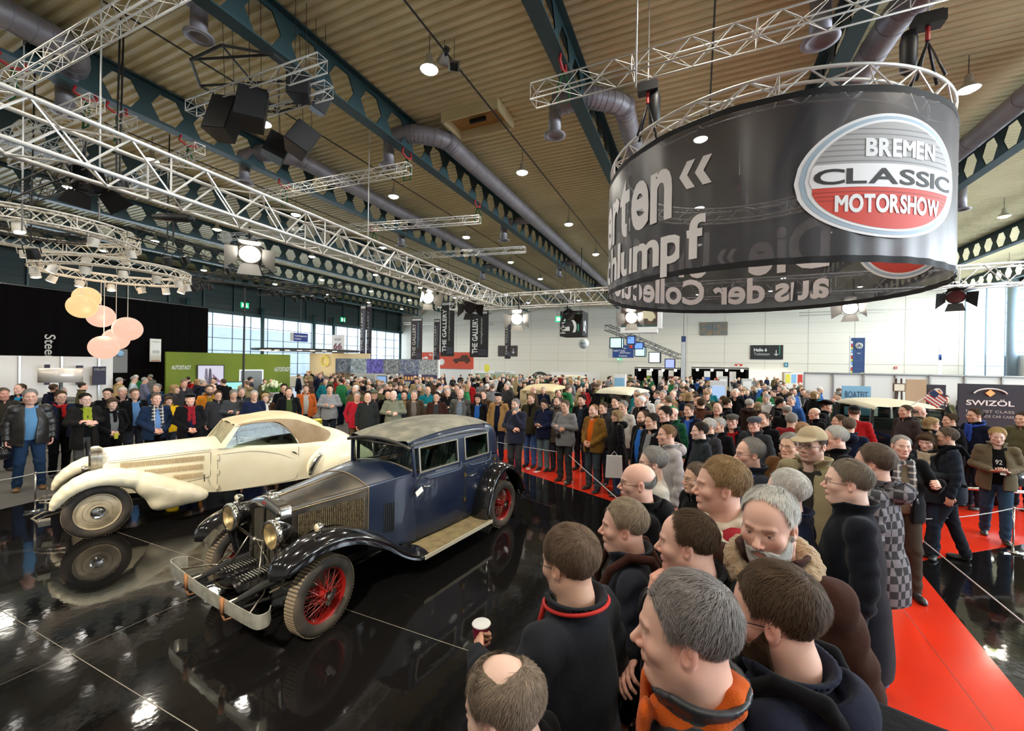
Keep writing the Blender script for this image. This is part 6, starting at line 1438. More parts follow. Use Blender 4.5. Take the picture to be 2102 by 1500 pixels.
# sprinkler pipes along the roof
for i, (x, m_) in enumerate(((-10.2, 'left of the second beam'), (-5.0, 'above the brightest hall lamps'), (.2, 'above the round banner'), (-15.4, 'over the white rings'))):
    tag(obj('sprinkler_pipe', MB().tube([(x, -6, 9.2), (x, 44, 9.2)], .02, 6), M_BLKT), 'thin dark pipe running along the roof %s' % m_, 'pipe')
# dark trusses with black spots at the left
def dtr(lab, p0, p1, z, lights=(), s=.26): 
    t = wtr(lab, p0, p1, z, s, M_BLKT, 'lighting_truss', .015); a, b = onz(*p0, z), onz(*p1, z)
    for f_ in lights:
        p = a + (b - a) * f_; c = can_light(p - (0, 0, .32), (.5, .2, 0), body=M_BLK, s=.9); tag(c, 'small lit black spotlight on the %s' % lab, 'light', 'spotlights on the %s' % lab)
dtr('dark truss above the green stand', (345, 585), (560, 548), 5.6, (.3, .38, .46)); dtr('dark truss in front of the left windows', (350, 560), (700, 600), 5.4, (.1, .15, .2, .55, .6, .9, .95)); dtr('dark truss over the pale round stand', (535, 600), (720, 590), 5.3, (.4, .5, .6)); dtr('dark truss behind the upper white ring', (40, 400), (170, 350), 5.6, ()); dtr('dark truss sloping behind the rings', (270, 475), (560, 560), 5.6, (.3, .6))
t = thing('ring_truss', 'small black ring truss behind the upper white ring', 'truss', tuple(onz(60, 462, 5.7))); ring_truss(t, 1.1, 0, .22, M_BLKT, .018, lat=30)
for (px, py, dep) in ((250, 378, 9), (345, 535, 13), (68, 520, 10), (243, 385, 8.6)): c = can_light(ond(px, py, dep), (.3, .3, 0), body=M_BLK, s=1.2); obj('hanging_pipe', MB().tube([(0, 0, .18), np.array(c.rotation_euler.to_matrix().inverted() @ Vector((0, 0, 1))) * (9.6 - c.location.z) / 1.2], .015, 6), M_BLK, c); tag(c, 'black floodlight hanging among the rings at the left', 'light', 'black floodlights at the left')
# long black stand pole in front of the green stand
tag(obj('stand_pole', MB().tube([(0, 0, 0), (.05, 0, 4.9)], .03, 8), M_BLK, loc=tuple(onz(497, 900, 0) * (1, 1, 0))), 'thin black pole rising in front of the green stand', 'pole')
# ================================================================= stands, signs and cars of the hall behind
def solid(n, c, rough=.7, **k): return mat(n, c, rough, **k)
def panel(name, label, cat, px0, py0, px1, py1, Y=None, X=None, th=.06, m_=None, group=None, zb=None, facing=None):
    """upright board on the plane y = Y or x = X seen between two picture corners; returns (object root, width, height, origin, u)"""
    if Y is not None: a, b = ony(px0, py1, Y), ony(px1, py0, Y)
    else: a, b = onx(px0, py1, X), onx(px1, py0, X)
    z0, z1 = min(a[2], b[2]), max(a[2], b[2]); z0 = z0 if zb is None else zb
    u = np.array([b[0] - a[0], b[1] - a[1], 0]); W_ = np.linalg.norm(u); u = u / W_; H_ = z1 - z0
    t = thing(name, label, cat, (a[0], a[1], z0), math.atan2(u[1], u[0]), group)
    obj('board', MB().box((W_ / 2, th / 2, H_ / 2), (W_, th, H_)), m_, t); t['_w'] = W_; t['_h'] = H_; return t, W_, H_
def pt(t, txt, x, z, w_=None, h=.1, m_=None, bold=.02, align='l', off=.006, rot=False, y=-.002):
    if rot: lettering(txt, (x, y, z), (0, 0, 1), (-1, 0, 0), w_, h, m_, t, bold=bold, off=off)
    else: lettering(txt, (x, y, z), (1, 0, 0), (0, 0, 1), w_, h, m_, t, bold=bold, align=align, off=off)
def patch_(t, x0, z0, x1, z1, m_, name='print', th=.01, y=-.005): return obj(name, MB().box(((x0 + x1) / 2, y, (z0 + z1) / 2), (x1 - x0, th, z1 - z0)), m_, t)
K_WHITE = solid('print_white', (.8, .8, .8)); K_BLACK = solid('print_black', (.012, .012, .013)); K_NAVY = solid('print_navy', (.02, .04, .12)); K_BLUE = solid('print_blue', (.03, .11, .4)); K_GREEN = solid('print_green', (.2, .3, .025), .6)
K_RED = solid('print_red', (.55, .045, .03)); K_BROWN = solid('gallery_brown', (.035, .024, .03)); K_CREAM = solid('stand_cream', (.75, .62, .4)); K_GREY = solid('stand_grey', (.5, .5, .48)); K_YEL = solid('print_yellow', (.75, .68, .08)); K_LBL = solid('print_light_blue', (.25, .5, .75)); K_SIL = solid('silver', (.6, .6, .6), .3, metal=.8)
K_CURT = solid('black_curtain', (.0025, .002, .0025), 1, spec=.1); K_PART = solid('partition_white', (.78, .77, .75), .5)
# black drape wall at the left, folded cloth
c0, c1 = onz(415, 633, 5.3), onz(0, 578, 5.3); XC = (c0[0] + c1[0]) / 2
t = thing('stage_curtain', 'tall black curtain wall behind the white partitions at the left', 'curtain', (XC, c1[1] - 6, 0)); L = c0[1] - c1[1] + 6
obj('cloth', MB().grid([[(.02 * math.sin(y * 9) + .012 * math.sin(y * 23), y, z) for z in (0, 2, 3.6, 5.3)] for y in np.linspace(0, L, 260)]), K_CURT, t, True); obj('rail', MB().tube([(0, 0, 5.3), (0, L, 5.3)], .03, 6), M_BLK, t)
_, _ = 0, 0; lettering('Steenbuck', onx(92, 686, XC + .1), (0, 0, -1), (0, 1, 0), 2.0, .32, K_GREY, None, 'curtain_lettering'); o = bpy.data.objects['curtain_lettering']; o.parent = t; o.location = -t.location
t, W_, H_ = panel('hanging_poster', 'narrow white poster with a grey car hanging before the black curtain', 'poster', 308, 696, 331, 742, X=XC + .3, m_=K_WHITE); patch_(t, W_ * .2, H_ * .38, W_ * .85, H_ * .5, K_GREY); pt(t, 'COMPLETE', W_ * .1, H_ * .85, W_ * .8, H_ * .06, K_GREY); patch_(t, W_ * .1, .04, W_ * .9, H_ * .06, K_RED)
t, W_, H_ = panel('partition_wall', 'white exhibition partition wall at the far left under the black curtain', 'partition', -60, 733, 232, 738, X=-20.5, zb=0, m_=K_PART)
mb = MB(); [mb.box((x, -.03, H_ / 2), (.05, .05, H_)) for x in np.arange(0, W_, 1.0)]; obj('posts', mb, K_SIL, t)
for (x0, x1, y0, txt, lab) in ((191, 218, 752, 'STELVIO', 'dark roll-up banner with a shop name by the white partition'), (157, 171, 750, 'VEDD', 'narrow dark banner left of the bigger one on the white partition'), (92, 103, 748, '', 'dark banner strip behind the silver drum lamp')):
    t, W_, H_ = panel('rollup_banner', lab, 'banner', x0, y0, x1, 790, X=-20.2, m_=solid('banner_navy', (.03, .03, .06))); 
    if txt: pt(t, txt, W_ * .06, H_ * .78, W_ * .88, H_ * .12, K_GREY, .0)
p = ond(125, 770, 11.5); t = thing('drum_lamp', 'large floor lamp with shiny silver drum shade', 'lamp', (p[0], p[1], 0)); s = 11.5 / 853
obj('lamp_shade', MB().lathe([(32 * s, p[2] - 14 * s), (32 * s, p[2] + 14 * s), (31 * s, p[2] + 14 * s), (31 * s, p[2] - 14 * s)], 40), mat('brushed_silver', (.9, .82, .74), .3, .35), t, True); obj('pole', MB().tube([(0, 0, 0), (0, 0, p[2])], .04, 10), K_SIL, t, True); obj('base', MB().lathe([(.3, 0), (.3, .02), (0, .03)], 24), K_SIL, t)
t, W_, H_ = panel('display_case', 'grey display board with round blue emblem beside the black curtain', 'display', 232, 717, 262, 765, X=-21, m_=solid('case_grey', (.2, .2, .2))); obj('emblem', MB().ball((W_ * .45, -.04, H_ * .82), (W_ * .25, .02, H_ * .12), 16, 10), K_LBL, t, True)
# green stand
a, b = onz(341, 721.7, 2.87), onz(596, 728, 2.87); u = (b - a)[:2]; W_ = np.linalg.norm(u); rz = math.atan2(u[1], u[0])
G_ = thing('green_stand_wall', 'large olive green stand wall with white lettering', 'stand', (a[0], a[1], 0), rz); obj('board', MB().box((W_ / 2, .15, 1.435), (W_, .3, 2.87)), mat('olive_green', (.2, .27, .02), .75, noise=(.3, (.14, .2, .02))), G_)
def fz(px, py):
    r_ = ray(px, py)[:2]; A_m = np.array([[r_[0], -u[0] / W_], [r_[1], -u[1] / W_]]); t_, f_ = np.linalg.solve(A_m, a[:2] - CP[:2]); return f_, HC + ray(px, py)[2] * t_
for x0, x1, y0, y1 in ((352, 392, 758, 749.5), (563, 640, 762, 753)):
    (f0, z0), (f1, _), (_, z1) = fz(x0, y0), fz(x1, y0), fz(x0, y1); pt(G_, 'AUTOSTADT', f0, z0, min(f1, W_ - .02) - f0, z1 - z0, K_WHITE, .015)
(f0, _), (f1, _), (_, z1) = fz(494, 770), fz(538, 770), fz(510, 760.5)
patch_(G_, f0, 0, f1, z1, solid('door_steel', (.14, .14, .13), .25, metal=.6), 'door'); patch_(G_, f0 - .06, 0, f0, z1 + .05, K_SIL, 'door_frame'); patch_(G_, f1, 0, f1 + .06, z1 + .05, K_SIL, 'door_frame'); patch_(G_, f0, z1, f1, z1 + .05, K_SIL, 'door_frame')
def screen(name, lab, p, w_, h_, rz, m_, art=None):
    t = thing(name, lab, 'screen', tuple(p), rz); obj('bezel', MB().box((0, .05, 0), (w_ + .08, .08, h_ + .08)), M_BLK, t); obj('picture', MB().box((0, 0, 0), (w_, .02, h_)), m_, t)
    if art: art(t, w_, h_)
    return t
d_ = u / W_; nrm = np.array([d_[1], -d_[0]])
def onG(px, z, off=.1): q = a[:2] + u / W_ * fz(px, 770)[0] + nrm * off; return (q[0], q[1], z)
def scr_art(t, w_, h_):
    for x, c in ((-.2, (.25, .22, .3)), (-.05, (.12, .1, .14))): obj('figure', MB().poly([(w_ * (x - .07), -.02, -h_ * .45), (w_ * (x + .1), -.02, -h_ * .45), (w_ * (x + .05), -.02, h_ * .35), (w_ * (x - .03), -.02, h_ * .35)], .005, (0, -1, 0)), solid('screen_figure_%d' % int(c[0] * 100), c), t)
    obj('figure', MB().poly([(w_ * .05, -.02, h_ * .1), (w_ * .45, -.02, -h_ * .4), (w_ * .1, -.02, -h_ * .35)], .005, (0, -1, 0)), solid('screen_cape', (.35, .2, .3)), t)
screen('wall_screen', 'upright television with two standing figures on the green wall', onG(432, fz(432, 770)[1]), 1.0, .92, rz, emis('screen_lilac', (.62, .6, .72), .75), scr_art)
screen('monitor', 'low wide monitor with colourful picture before the green wall', onG(468, 1.3, .9), .8, .34, rz, emis('screen_cyan', (.3, .7, .65), .9))
p = ond(563, 800, 15); t = thing('tulip_vase', 'bouquet of white tulips in a silver vase on a tall table', 'flowers', (p[0], p[1], 0)); zt = 1.08
obj('table_top', MB().lathe([(0, zt - .03), (.4, zt - .03), (.4, zt), (0, zt)], 24), K_WHITE, t); obj('table_leg', MB().tube([(0, 0, 0), (0, 0, zt)], .04, 8), K_SIL, t)
obj('vase', MB().lathe([(.08, zt), (.13, zt + .1), (.17, zt + .32), (.15, zt + .34), (0, zt + .2)], 20), K_SIL, t, True); mb = MB(); mg = MB(); rg = random.Random(4)
for k in range(46):
    a_, e = rg.uniform(0, 2 * PI), rg.uniform(0, .42); q = (e * math.cos(a_), e * math.sin(a_), zt + .72 - e * .55 + rg.uniform(-.04, .04)); mb.ball(q, (.035, .035, .055), 8, 6); mg.tube([(0, 0, zt + .3), (q[0] * .6, q[1] * .6, (q[2] + zt + .25) / 2), q], .007, 4)
obj('blossoms', mb, solid('tulip_white', (.8, .85, .6)), t, True); obj('stems', mg, solid('stem_green', (.12, .35, .05)), t)
# pale stand with flat dark canopy
pc = onz(570, 730, 3.1) if False else ond(590, 745, 30); pc = np.array([pc[0], pc[1], 0]); t = thing('canopy_stand', 'pale stand with flat dark grey canopy and row of small ceiling lights', 'stand', tuple(pc)); s = 30 / 853
cx = -10 * s; obj('canopy', MB().lathe([(0, 0), (105 * s, 0), (108 * s, .12), (0, .2)], 48, Matrix.Translation((cx, 2, HC + 20 * s))), solid('canopy_grey', (.1, .1, .11)), t, angle=40)
mb = MB()
for k in range(12): a_ = PI + PI * (k + .5) / 12; mb.lathe([(0, 0), (.16, 0), (.16, .03)], 12, Matrix.Translation((cx + 92 * s * math.cos(a_), 2 + 92 * s * math.sin(a_) * .9, HC + 20 * s - .03)))
obj('canopy_lights', mb, emis('canopy_glow', (1, .8, .5), 4), t); obj('wall_panel', MB().box((2.4, 2.5, 1.5), (5.2, .2, 3.3), rz=.15), K_CREAM, t)
mb = MB(); [mb.lathe([(r, 0), (r + .05, 0), (r + .05, .02), (r, .02)], 32, Matrix.Translation((1.35, 2.1, 2.55)) @ Matrix.Rotation(PI / 2, 4, 'X'), False) for r in (.25, .36)]; obj('ring_emblem', mb, K_YEL, t)
point('stand_glow', (pc[0] + 1.5, pc[1] + .6, 2.6), 60, (1, .85, .55), .3)
# route 66 banner
t, W_, H_ = panel('route_banner', 'tall white banner with a route sign beside the gallery picture wall', 'banner', 680, 687, 706, 792, Y=24, m_=K_WHITE, zb=.4); pt(t, 'ROUTE', W_ * .25, H_ * .9, W_ * .5, H_ * .035, K_NAVY); pt(t, '66', W_ * .15, H_ * .74, W_ * .7, H_ * .11, solid('print_maroon', (.2, .05, .08)), .03)
for k, tx in enumerate(('Reservierung', 'Reparatur &', 'Oldtimer Service')): pt(t, tx, W_ * .12, H_ * (.65 - k * .06), W_ * .76, H_ * .03, K_RED)
for k in range(5): patch_(t, W_ * .05, H_ * (.22 + .03 * k), W_ * .6, H_ * (.235 + .03 * k), K_RED)
# the gallery: hanging banners
def gal(px0, py0, px1, py1, Y, lab, lit=False):
    t, W_, H_ = panel('gallery_banner', lab, 'banner', px0, py0, px1, py1, Y=Y, m_=K_BLACK if lit else K_BROWN, th=.03); pt(t, 'THE GALLERY', W_ * .42, H_ * .08, H_ * .78, W_ * .3, K_WHITE if lit else K_GREY, .02, rot=True); pt(t, 'www.thegallerybrummen.nl', W_ * .68, H_ * .28, H_ * .6, W_ * .12, K_LBL if not lit else K_GREY, .0, rot=True)
    patch_(t, W_ * .08, H_ * .935, W_ * .92, H_ * .98, K_GREY, 'title_strip'); mb = MB()
    x0, z0 = W_ * .5, H_ * .06; [mb.box((x0 + W_ * .38 / 5 * k, -.008, z0 + H_ * .05), (.02, .01, H_ * .09)) for k in range(6)]; mb.box((x0 + W_ * .19, -.008, z0 + H_ * .095), (W_ * .42, .01, .02)); mb.box((x0 + W_ * .19, -.008, z0), (W_ * .42, .01, .02)); obj('house_print', mb, solid('house_blue', (.12, .13, .2)), t)
    obj('hanging_bar', MB().tube([(0, .015, H_), (W_, .015, H_)], .02, 6).tube([(W_ / 2, .015, H_), (W_ / 2, .015, 9.6 - t.location.z)], .008, 5), M_BLK, t)
gal(904, 618, 933, 731, 23, 'tall black gallery banner, left of the two brightest ones', True); gal(964, 637, 1003, 733, 23.2, 'tall black gallery banner, right of the two brightest ones', True)
gal(739, 626, 751, 729, 26, 'dark brown gallery banner, leftmost and narrow'); gal(752, 622, 763, 729, 26.4, 'dark brown gallery banner directly right of the leftmost one'); gal(843, 652, 867, 738, 27, 'dark brown gallery banner above the picture wall'); gal(890, 655, 903, 738, 28, 'grey brown gallery banner half behind the left black one'); gal(1036, 645, 1049, 736, 26, 'narrow dark gallery banner right of the black ones')
# picture wall
t, W_, H_ = panel('gallery_picture_wall', 'long picture wall with car detail photographs and a lit house', 'display', 688, 738, 899, 800, Y=21, m_=K_GREY, zb=0); xs = np.linspace(0, W_, 7)
cols = [(.05, .06, .08), (.16, .2, .22), (.07, .06, .25), (.12, .13, .15), (.1, .12, .18), (.2, .22, .24)]
for k in range(6):
    patch_(t, xs[k], H_ * .66, xs[k + 1], H_, solid('photo_print_%d' % k, cols[k], .5, noise=(3 + k, tuple(min(1, c * 3.2) for c in cols[k]), 6)), 'photo'); mb = MB(); rr = H_ * .13; c_ = ((xs[k] + xs[k + 1]) / 2, -.014, H_ * .83)
    if k != 2: mb.tube([(c_[0] + rr * (1.2 if k % 2 else .9) * math.cos(q), c_[1], c_[2] + rr * math.sin(q)) for q in np.linspace(0, 2 * PI, 20)], .02, 5); mb.tube([(c_[0] - rr, c_[1], c_[2] - rr * .4), (c_[0] + rr, c_[1], c_[2] + rr * .5)], .02, 5); obj('photo_motif', mb, K_GREY, t)
patch_(t, xs[0], H_ * .5, xs[1], H_ * .66, solid('photo_house', (.25, .17, .08), noise=(5, (.08, .06, .04))), 'photo'); patch_(t, xs[4] - W_ * .02, H_ * .5, W_, H_ * .66, solid('photo_dusk', (.07, .05, .13)), 'photo'); mb = MB(); [mb.box((xs[4] + .2 + .22 * k, -.014, H_ * .57), (.12, .01, .2)) for k in range(int((W_ - xs[4] - .3) / .22))]; obj('lit_windows', mb, emis('lit_window_print', (1, .5, .1), .5), t)
patch_(t, W_ * .2, H_ * .36, W_ * .64, H_ * .6, solid('gallery_panel', (.42, .43, .45)), 'name_panel'); pt(t, 'THE GALLERY', W_ * .24, H_ * .42, W_ * .36, H_ * .1, solid('grey_letter', (.12, .12, .14)), .03, off=.012); obj('end_post', MB().box((W_ + .06, 0, H_ / 2), (.1, .12, H_)), K_WHITE, t)
t = screen('kiosk_screen', 'white framed screen with blue picture in the gallery stand', ony(783, 781, 18), .62, .48, 0, emis('screen_blue_pale', (.25, .4, .65), .8)); obj('frame', MB().box((0, .06, -.02), (.95, .06, .72)), K_WHITE, t); obj('stand', MB().box((0, .08, -1.2), (.1, .06, 2.2 - (2.2 - ony(783, 781, 18)[2]) * 0)), K_WHITE, t)
# red billboard with vintage car
def carprint(t, x0, z0, w_, h_, m_):
    mb = MB(); mb.poly([(x0, -.012, z0 + h_ * .2), (x0 + w_ * .05, -.012, z0 + h_ * .5), (x0 + w_ * .4, -.012, z0 + h_ * .6), (x0 + w_ * .5, -.012, z0 + h_ * .95), (x0 + w_ * .8, -.012, z0 + h_), (x0 + w_ * .98, -.012, z0 + h_ * .5), (x0 + w_, -.012, z0 + h_ * .2)], .004, (0, -1, 0))
    for f_ in (.2, .8): mb.lathe([(0, 0), (h_ * .25, 0), (h_ * .25, .006), (0, .006)], 16, Matrix.Translation((x0 + w_ * f_, -.014, z0 + h_ * .2)) @ Matrix.Rotation(PI / 2, 4, 'X'))
    obj('car_print', mb, m_, t)
t, W_, H_ = panel('red_billboard', 'orange red billboard with a dark vintage car picture', 'billboard', 900, 723, 972, 756, Y=33, m_=solid('billboard_red', (.62, .09, .05))); carprint(t, W_ * .42, H_ * .35, W_ * .5, H_ * .5, solid('car_dark', (.08, .03, .02))); obj('emblem', MB().ball((W_ * .1, -.02, H_ * .4), (W_ * .08, .02, H_ * .2), 14, 8), K_WHITE, t); obj('support', MB().box((W_ / 2, .1, -.9), (W_ * .9, .1, 1.9)), K_WHITE, t)
t, W_, H_ = panel('red_billboard', 'smaller red billboard with white writing left of the car billboard', 'billboard', 865, 723, 888, 738, Y=33.5, m_=MATS['billboard_red']); pt(t, 'Sc', W_ * .7, H_ * .55, W_ * .28, H_ * .3, K_WHITE); carprint(t, .02, H_ * .08, W_ * .6, H_ * .35, K_WHITE); obj('support', MB().box((W_ / 2, .1, -1.0), (.1, .1, 2.0)), K_WHITE, t)
# hall number cube
p = ony(1149, 690, 24); q = ony(1196, 637, 24); s_ = q[0] - p[0]; t = thing('hall_number_cube', 'big black hanging cube with the hall number five', 'sign', tuple(p)); hh = q[2] - p[2]; obj('cube', MB().box((s_ / 2, s_ / 2, hh / 2), (s_, s_, hh)), K_BLACK, t)
pt(t, 'Halle', s_ * .25, hh * .1, hh * .8, .32, K_GREY, rot=True); pt(t, '5', s_ * .72, hh * .15, hh * .5, .9, K_WHITE, rot=True); patch_(t, s_ * .8, hh * .2, s_ * .84, hh * .9, solid('neon_green', (.05, .5, .25)), 'green_line')
lettering('5', (s_ + .004, s_ * .6, hh * .15), (0, 0, 1), (0, -1, 0), hh * .5, .6, K_WHITE, t); obj('rods', MB().tube([(.2, .3, hh), (.2, .3, 9.6 - p[2])], .02, 6).tube([(s_ - .2, .3, hh), (s_ - .2, .3, 9.6 - p[2])], .02, 6), M_BLK, t)
E_G = emis('exit_green', (.02, .5, .2), 1.2); E_W = emis('exit_white', (.9, 1, .9), 1.2)
for (x0, y0, x1, y1, Y_, X_, lab) in ((1140, 648, 1162, 661, 24, None, 'green exit sign beside the hall number cube'), (495, 622, 511, 631, None, XL + .22, 'green exit sign on the dark louvre wall at the left'), (700, 652, 709, 660, None, XL + .22, 'green exit sign near the far left corner'), (1266, 735, 1276, 739, 44.6, None, 'small green exit sign under the blue direction sign')):
    t, W_, H_ = panel('exit_sign', lab, 'sign', x0, y0, x1, y1, Y=Y_, X=X_, m_=E_G); patch_(t, W_ * .12, H_ * .2, W_ * .45, H_ * .8, E_W, 'arrow'); obj('figure', MB().tube([(W_ * .6, -.02, H_ * .15), (W_ * .7, -.02, H_ * .5), (W_ * .66, -.02, H_ * .8)], H_ * .06, 6).tube([(W_ * .7, -.02, H_ * .5), (W_ * .85, -.02, H_ * .2)], H_ * .05, 6), E_W, t)
    if Y_ == 24: obj('rods', MB().tube([(.1, .03, H_), (.1, .03, 9.6 - t.location.z)], .012, 5), M_BLK, t)
def arrow(t, x, z, h, m_): obj('arrow', MB().box((x, -.012, z), (h * .09, .008, h)).box((x - h * .16, -.012, z - h * .33), (h * .45, .008, h * .09), R=rotm('Y', 45)).box((x + h * .16, -.012, z - h * .33), (h * .45, .008, h * .09), R=rotm('Y', -45)), m_, t)
t, W_, H_ = panel('direction_sign', 'black wall sign for hall six and toilets with a down arrow', 'sign', 1540, 708, 1608, 737, Y=44.92, m_=K_BLACK); pt(t, 'Halle 6', W_ * .11, H_ * .56, W_ * .4, H_ * .22, K_WHITE, .02); pt(t, 'Toiletten', W_ * .11, H_ * .28, W_ * .48, H_ * .2, K_GREY, .0); arrow(t, W_ * .79, H_ * .45, H_ * .38, K_WHITE); patch_(t, W_ * .885, H_ * .3, W_ * .9, H_ * .98, MATS['neon_green'], 'green_line')
t, W_, H_ = panel('direction_sign', 'dark wall sign with white down arrow behind the narrow gallery banner', 'sign', 1022, 709, 1062, 731, Y=44.92, m_=solid('sign_brown', (.05, .04, .035))); arrow(t, W_ * .8, H_ * .5, H_ * .45, K_WHITE)
t, W_, H_ = panel('direction_sign', 'blue sign with white lines about other halls under the hanging screens', 'sign', 1257, 708, 1301, 734, Y=38, m_=solid('sign_blue', (.02, .06, .22))); pt(t, 'Halle 6 Auto', W_ * .05, H_ * .7, W_ * .6, H_ * .13, K_WHITE); pt(t, 'Halle 7 Auto', W_ * .05, H_ * .5, W_ * .55, H_ * .13, K_WHITE); pt(t, 'LKW/Traktor', W_ * .35, H_ * .34, W_ * .5, H_ * .11, K_WHITE); pt(t, 'Toiletten', W_ * .3, H_ * .1, W_ * .4, H_ * .11, K_WHITE); obj('emblem', MB().ball((W_ * .87, -.02, H_ * .87), (W_ * .09, .02, H_ * .12), 12, 8), K_RED, t); patch_(t, -W_ * .2, 0, -W_ * .01, H_, K_GREY, 'side_strip'); pt(t, 'Halle 5', -W_ * .05, H_ * .1, H_ * .6, W_ * .1, K_WHITE, rot=True); obj('rods', MB().tube([(.3, .03, H_), (.3, .03, 9.6 - t.location.z)], .015, 5).tube([(W_ - .3, .03, H_), (W_ - .3, .03, 9.6 - t.location.z)], .015, 5), M_BLK, t)
t, W_, H_ = panel('direction_sign', 'blue sign with two white lines hanging at the left windows', 'sign', 603, 685, 632, 700, X=-27, m_=solid('sign_blue2', (.03, .05, .25))); pt(t, 'Ausstellungsbereich', W_ * .06, H_ * .58, W_ * .85, H_ * .2, K_WHITE); pt(t, 'Antiorio', W_ * .06, H_ * .22, W_ * .45, H_ * .2, K_WHITE); obj('rods', MB().tube([(W_ / 2, .03, H_), (W_ / 2, .03, 9.6 - t.location.z)], .015, 5), M_BLK, t); patch_(t, -W_ * .25, 0, -.02, H_, K_GREY, 'side_strip')
p = ony(1198, 705, 26); t = thing('balloon', 'round white balloon with green lettering under the hall cube', 'balloon', tuple(p)); obj('balloon_skin', MB().ball((0, 0, 0), .33, 24, 16), solid('balloon_white', (.8, .82, .8), .3), t, True); lettering('DEKRA', (-.2, -.335, -.04), (1, 0, 0), (0, 0, 1), .42, .09, solid('dekra_green', (.02, .15, .08)), t); obj('string', MB().tube([(0, 0, -.33), (0, 0, -p[2])], .006, 4), K_WHITE, t)
# diagonal black truss with hanging light boxes
a, b = ony(1246, 672, 22), ony(1396, 733, 30); truss('lighting_truss', 'dark truss with hanging glowing boxes in the middle of the hall', a, b, .28, M_BLKT, .02, step=.3)
E_C = emis('screen_cyan_white', (.5, .9, 1), 1.15); E_B = emis('screen_blue', (.12, .25, .9), 1.3); E_V = emis('screen_violet', (.3, .35, .95), 1.2); E_WH = emis('screen_white', (.75, .95, 1), 1.3)
for (x0, y0, x1, y1, m_, lab) in ((1252, 693, 1276, 714, E_C, 'glowing cyan box, leftmost below the dark truss'), (1287, 690, 1303, 706, E_B, 'glowing deep blue box, second from the left'), (1302, 703, 1320, 716, E_B, 'glowing blue box just above a cyan one'), (1303, 712, 1324, 731, E_C, 'glowing cyan box, third along the dark truss'), (1332, 723, 1355, 744, E_WH, 'glowing white box, fourth along the dark truss'), (1365, 737, 1385, 755, E_V, 'glowing violet box, last along the dark truss')):
    Y_ = 22 + (x0 - 1246) / 150 * 8 - .3; p = ony(x0, y1, Y_); q = ony(x1, y0, Y_); w_, h_ = q[0] - p[0], q[2] - p[2]; t = thing('light_box', lab, 'light box', tuple(p)); obj('glowing_panel', MB().box((w_ / 2, w_ / 2, h_ / 2), (w_ * .94, w_ * .94, h_ * .94)), m_, t)
    mb = MB(); [mb.box((x, y, h_ / 2), (.05, .05, h_)) for x in (0, w_) for y in (0, w_)]; [mb.box((w_ / 2, y, z), (w_, .05, .05)) for y in (0, w_) for z in (0, h_)]; [mb.box((x, w_ / 2, z), (.05, w_, .05)) for x in (0, w_) for z in (0, h_)]; mb.tube([(w_ / 2, w_ / 2, h_), (w_ / 2, w_ / 2, h_ + .6)], .01, 4); obj('frame', mb, M_BLK, t)
t, W_, H_ = panel('hanging_billboard', 'hanging picture board with a cream car under the round banner', 'billboard', 1274, 628, 1350, 672, Y=21, m_=solid('board_brown', (.14, .08, .06), noise=(4, (.05, .05, .05)))); carprint(t, W_ * .3, H_ * .3, W_ * .65, H_ * .55, solid('car_cream', (.65, .6, .42))); patch_(t, 0, 0, W_, H_ * .1, solid('board_green', (.03, .09, .09)), 'caption_strip'); pt(t, 'aus dem Verkauf gepflegter Klassiker', W_ * .05, H_ * .03, W_ * .9, H_ * .045, K_WHITE, 0); obj('lower_box', MB().box((W_ / 2, .2, -.14), (W_, .5, .28)), K_WHITE, t); obj('side_strip', MB().box((W_ + .1, .1, H_ * .42), (.2, .3, H_ * 1.0)), K_WHITE, t); obj('rods', MB().tube([(.2, .03, H_), (.2, .03, 9.6 - t.location.z)], .012, 5).tube([(W_ - .2, .03, H_), (W_ - .2, .03, 9.6 - t.location.z)], .012, 5), M_BLK, t)
# wall details of the far wall
t, W_, H_ = panel('wall_vent', 'dark louvred wall opening of two panes high on the far wall', 'vent', 1437, 660, 1494, 688, Y=44.9, m_=solid('vent_bluegrey', (.12, .15, .17), noise=(2, (.3, .2, .1)))); mb = MB(); mb.box((W_ / 2, -.01, H_ / 2), (.12, .04, H_)); [mb.box((W_ / 2, -.005, z), (W_, .02, .03)) for z in np.arange(0, H_, .18)]; obj('louvres', mb, solid('vent_bar', (.2, .2, .18)), t)
struct(obj('door_1', MB().box((ony(1577, 775, 44.8)[0], 44.85, 1.2), (3.1, .25, 2.3)), emis('bright_passage', (.95, .9, .8), .8))); struct(obj('door_2', MB().box((ony(1597, 775, 44.8)[0] + .6, 44.5, 1.1), (.7, .08, 2.2)), solid('door_beige', (.4, .3, .18))))
for (x0, y0, x1, y1, m_, lab) in ((1509, 747, 1524, 752, K_RED, 'small red sign with white writing on the far wall'), (1610, 744, 1618, 753, solid('sign_teal', (.02, .2, .3)), 'small square blue information sign on the far wall'), (1836, 752, 1842, 757, K_RED, 'tiny red fire sign on the right half of the far wall'), (1004, 660, 1012, 668, K_GREY, 'small grey hatch high on the far wall')):
    t, W_, H_ = panel('wall_sign', lab, 'sign', x0, y0, x1, y1, Y=44.92, m_=m_, th=.04); patch_(t, W_ * .3, H_ * .3, W_ * .6, H_ * .7, K_WHITE, 'symbol')
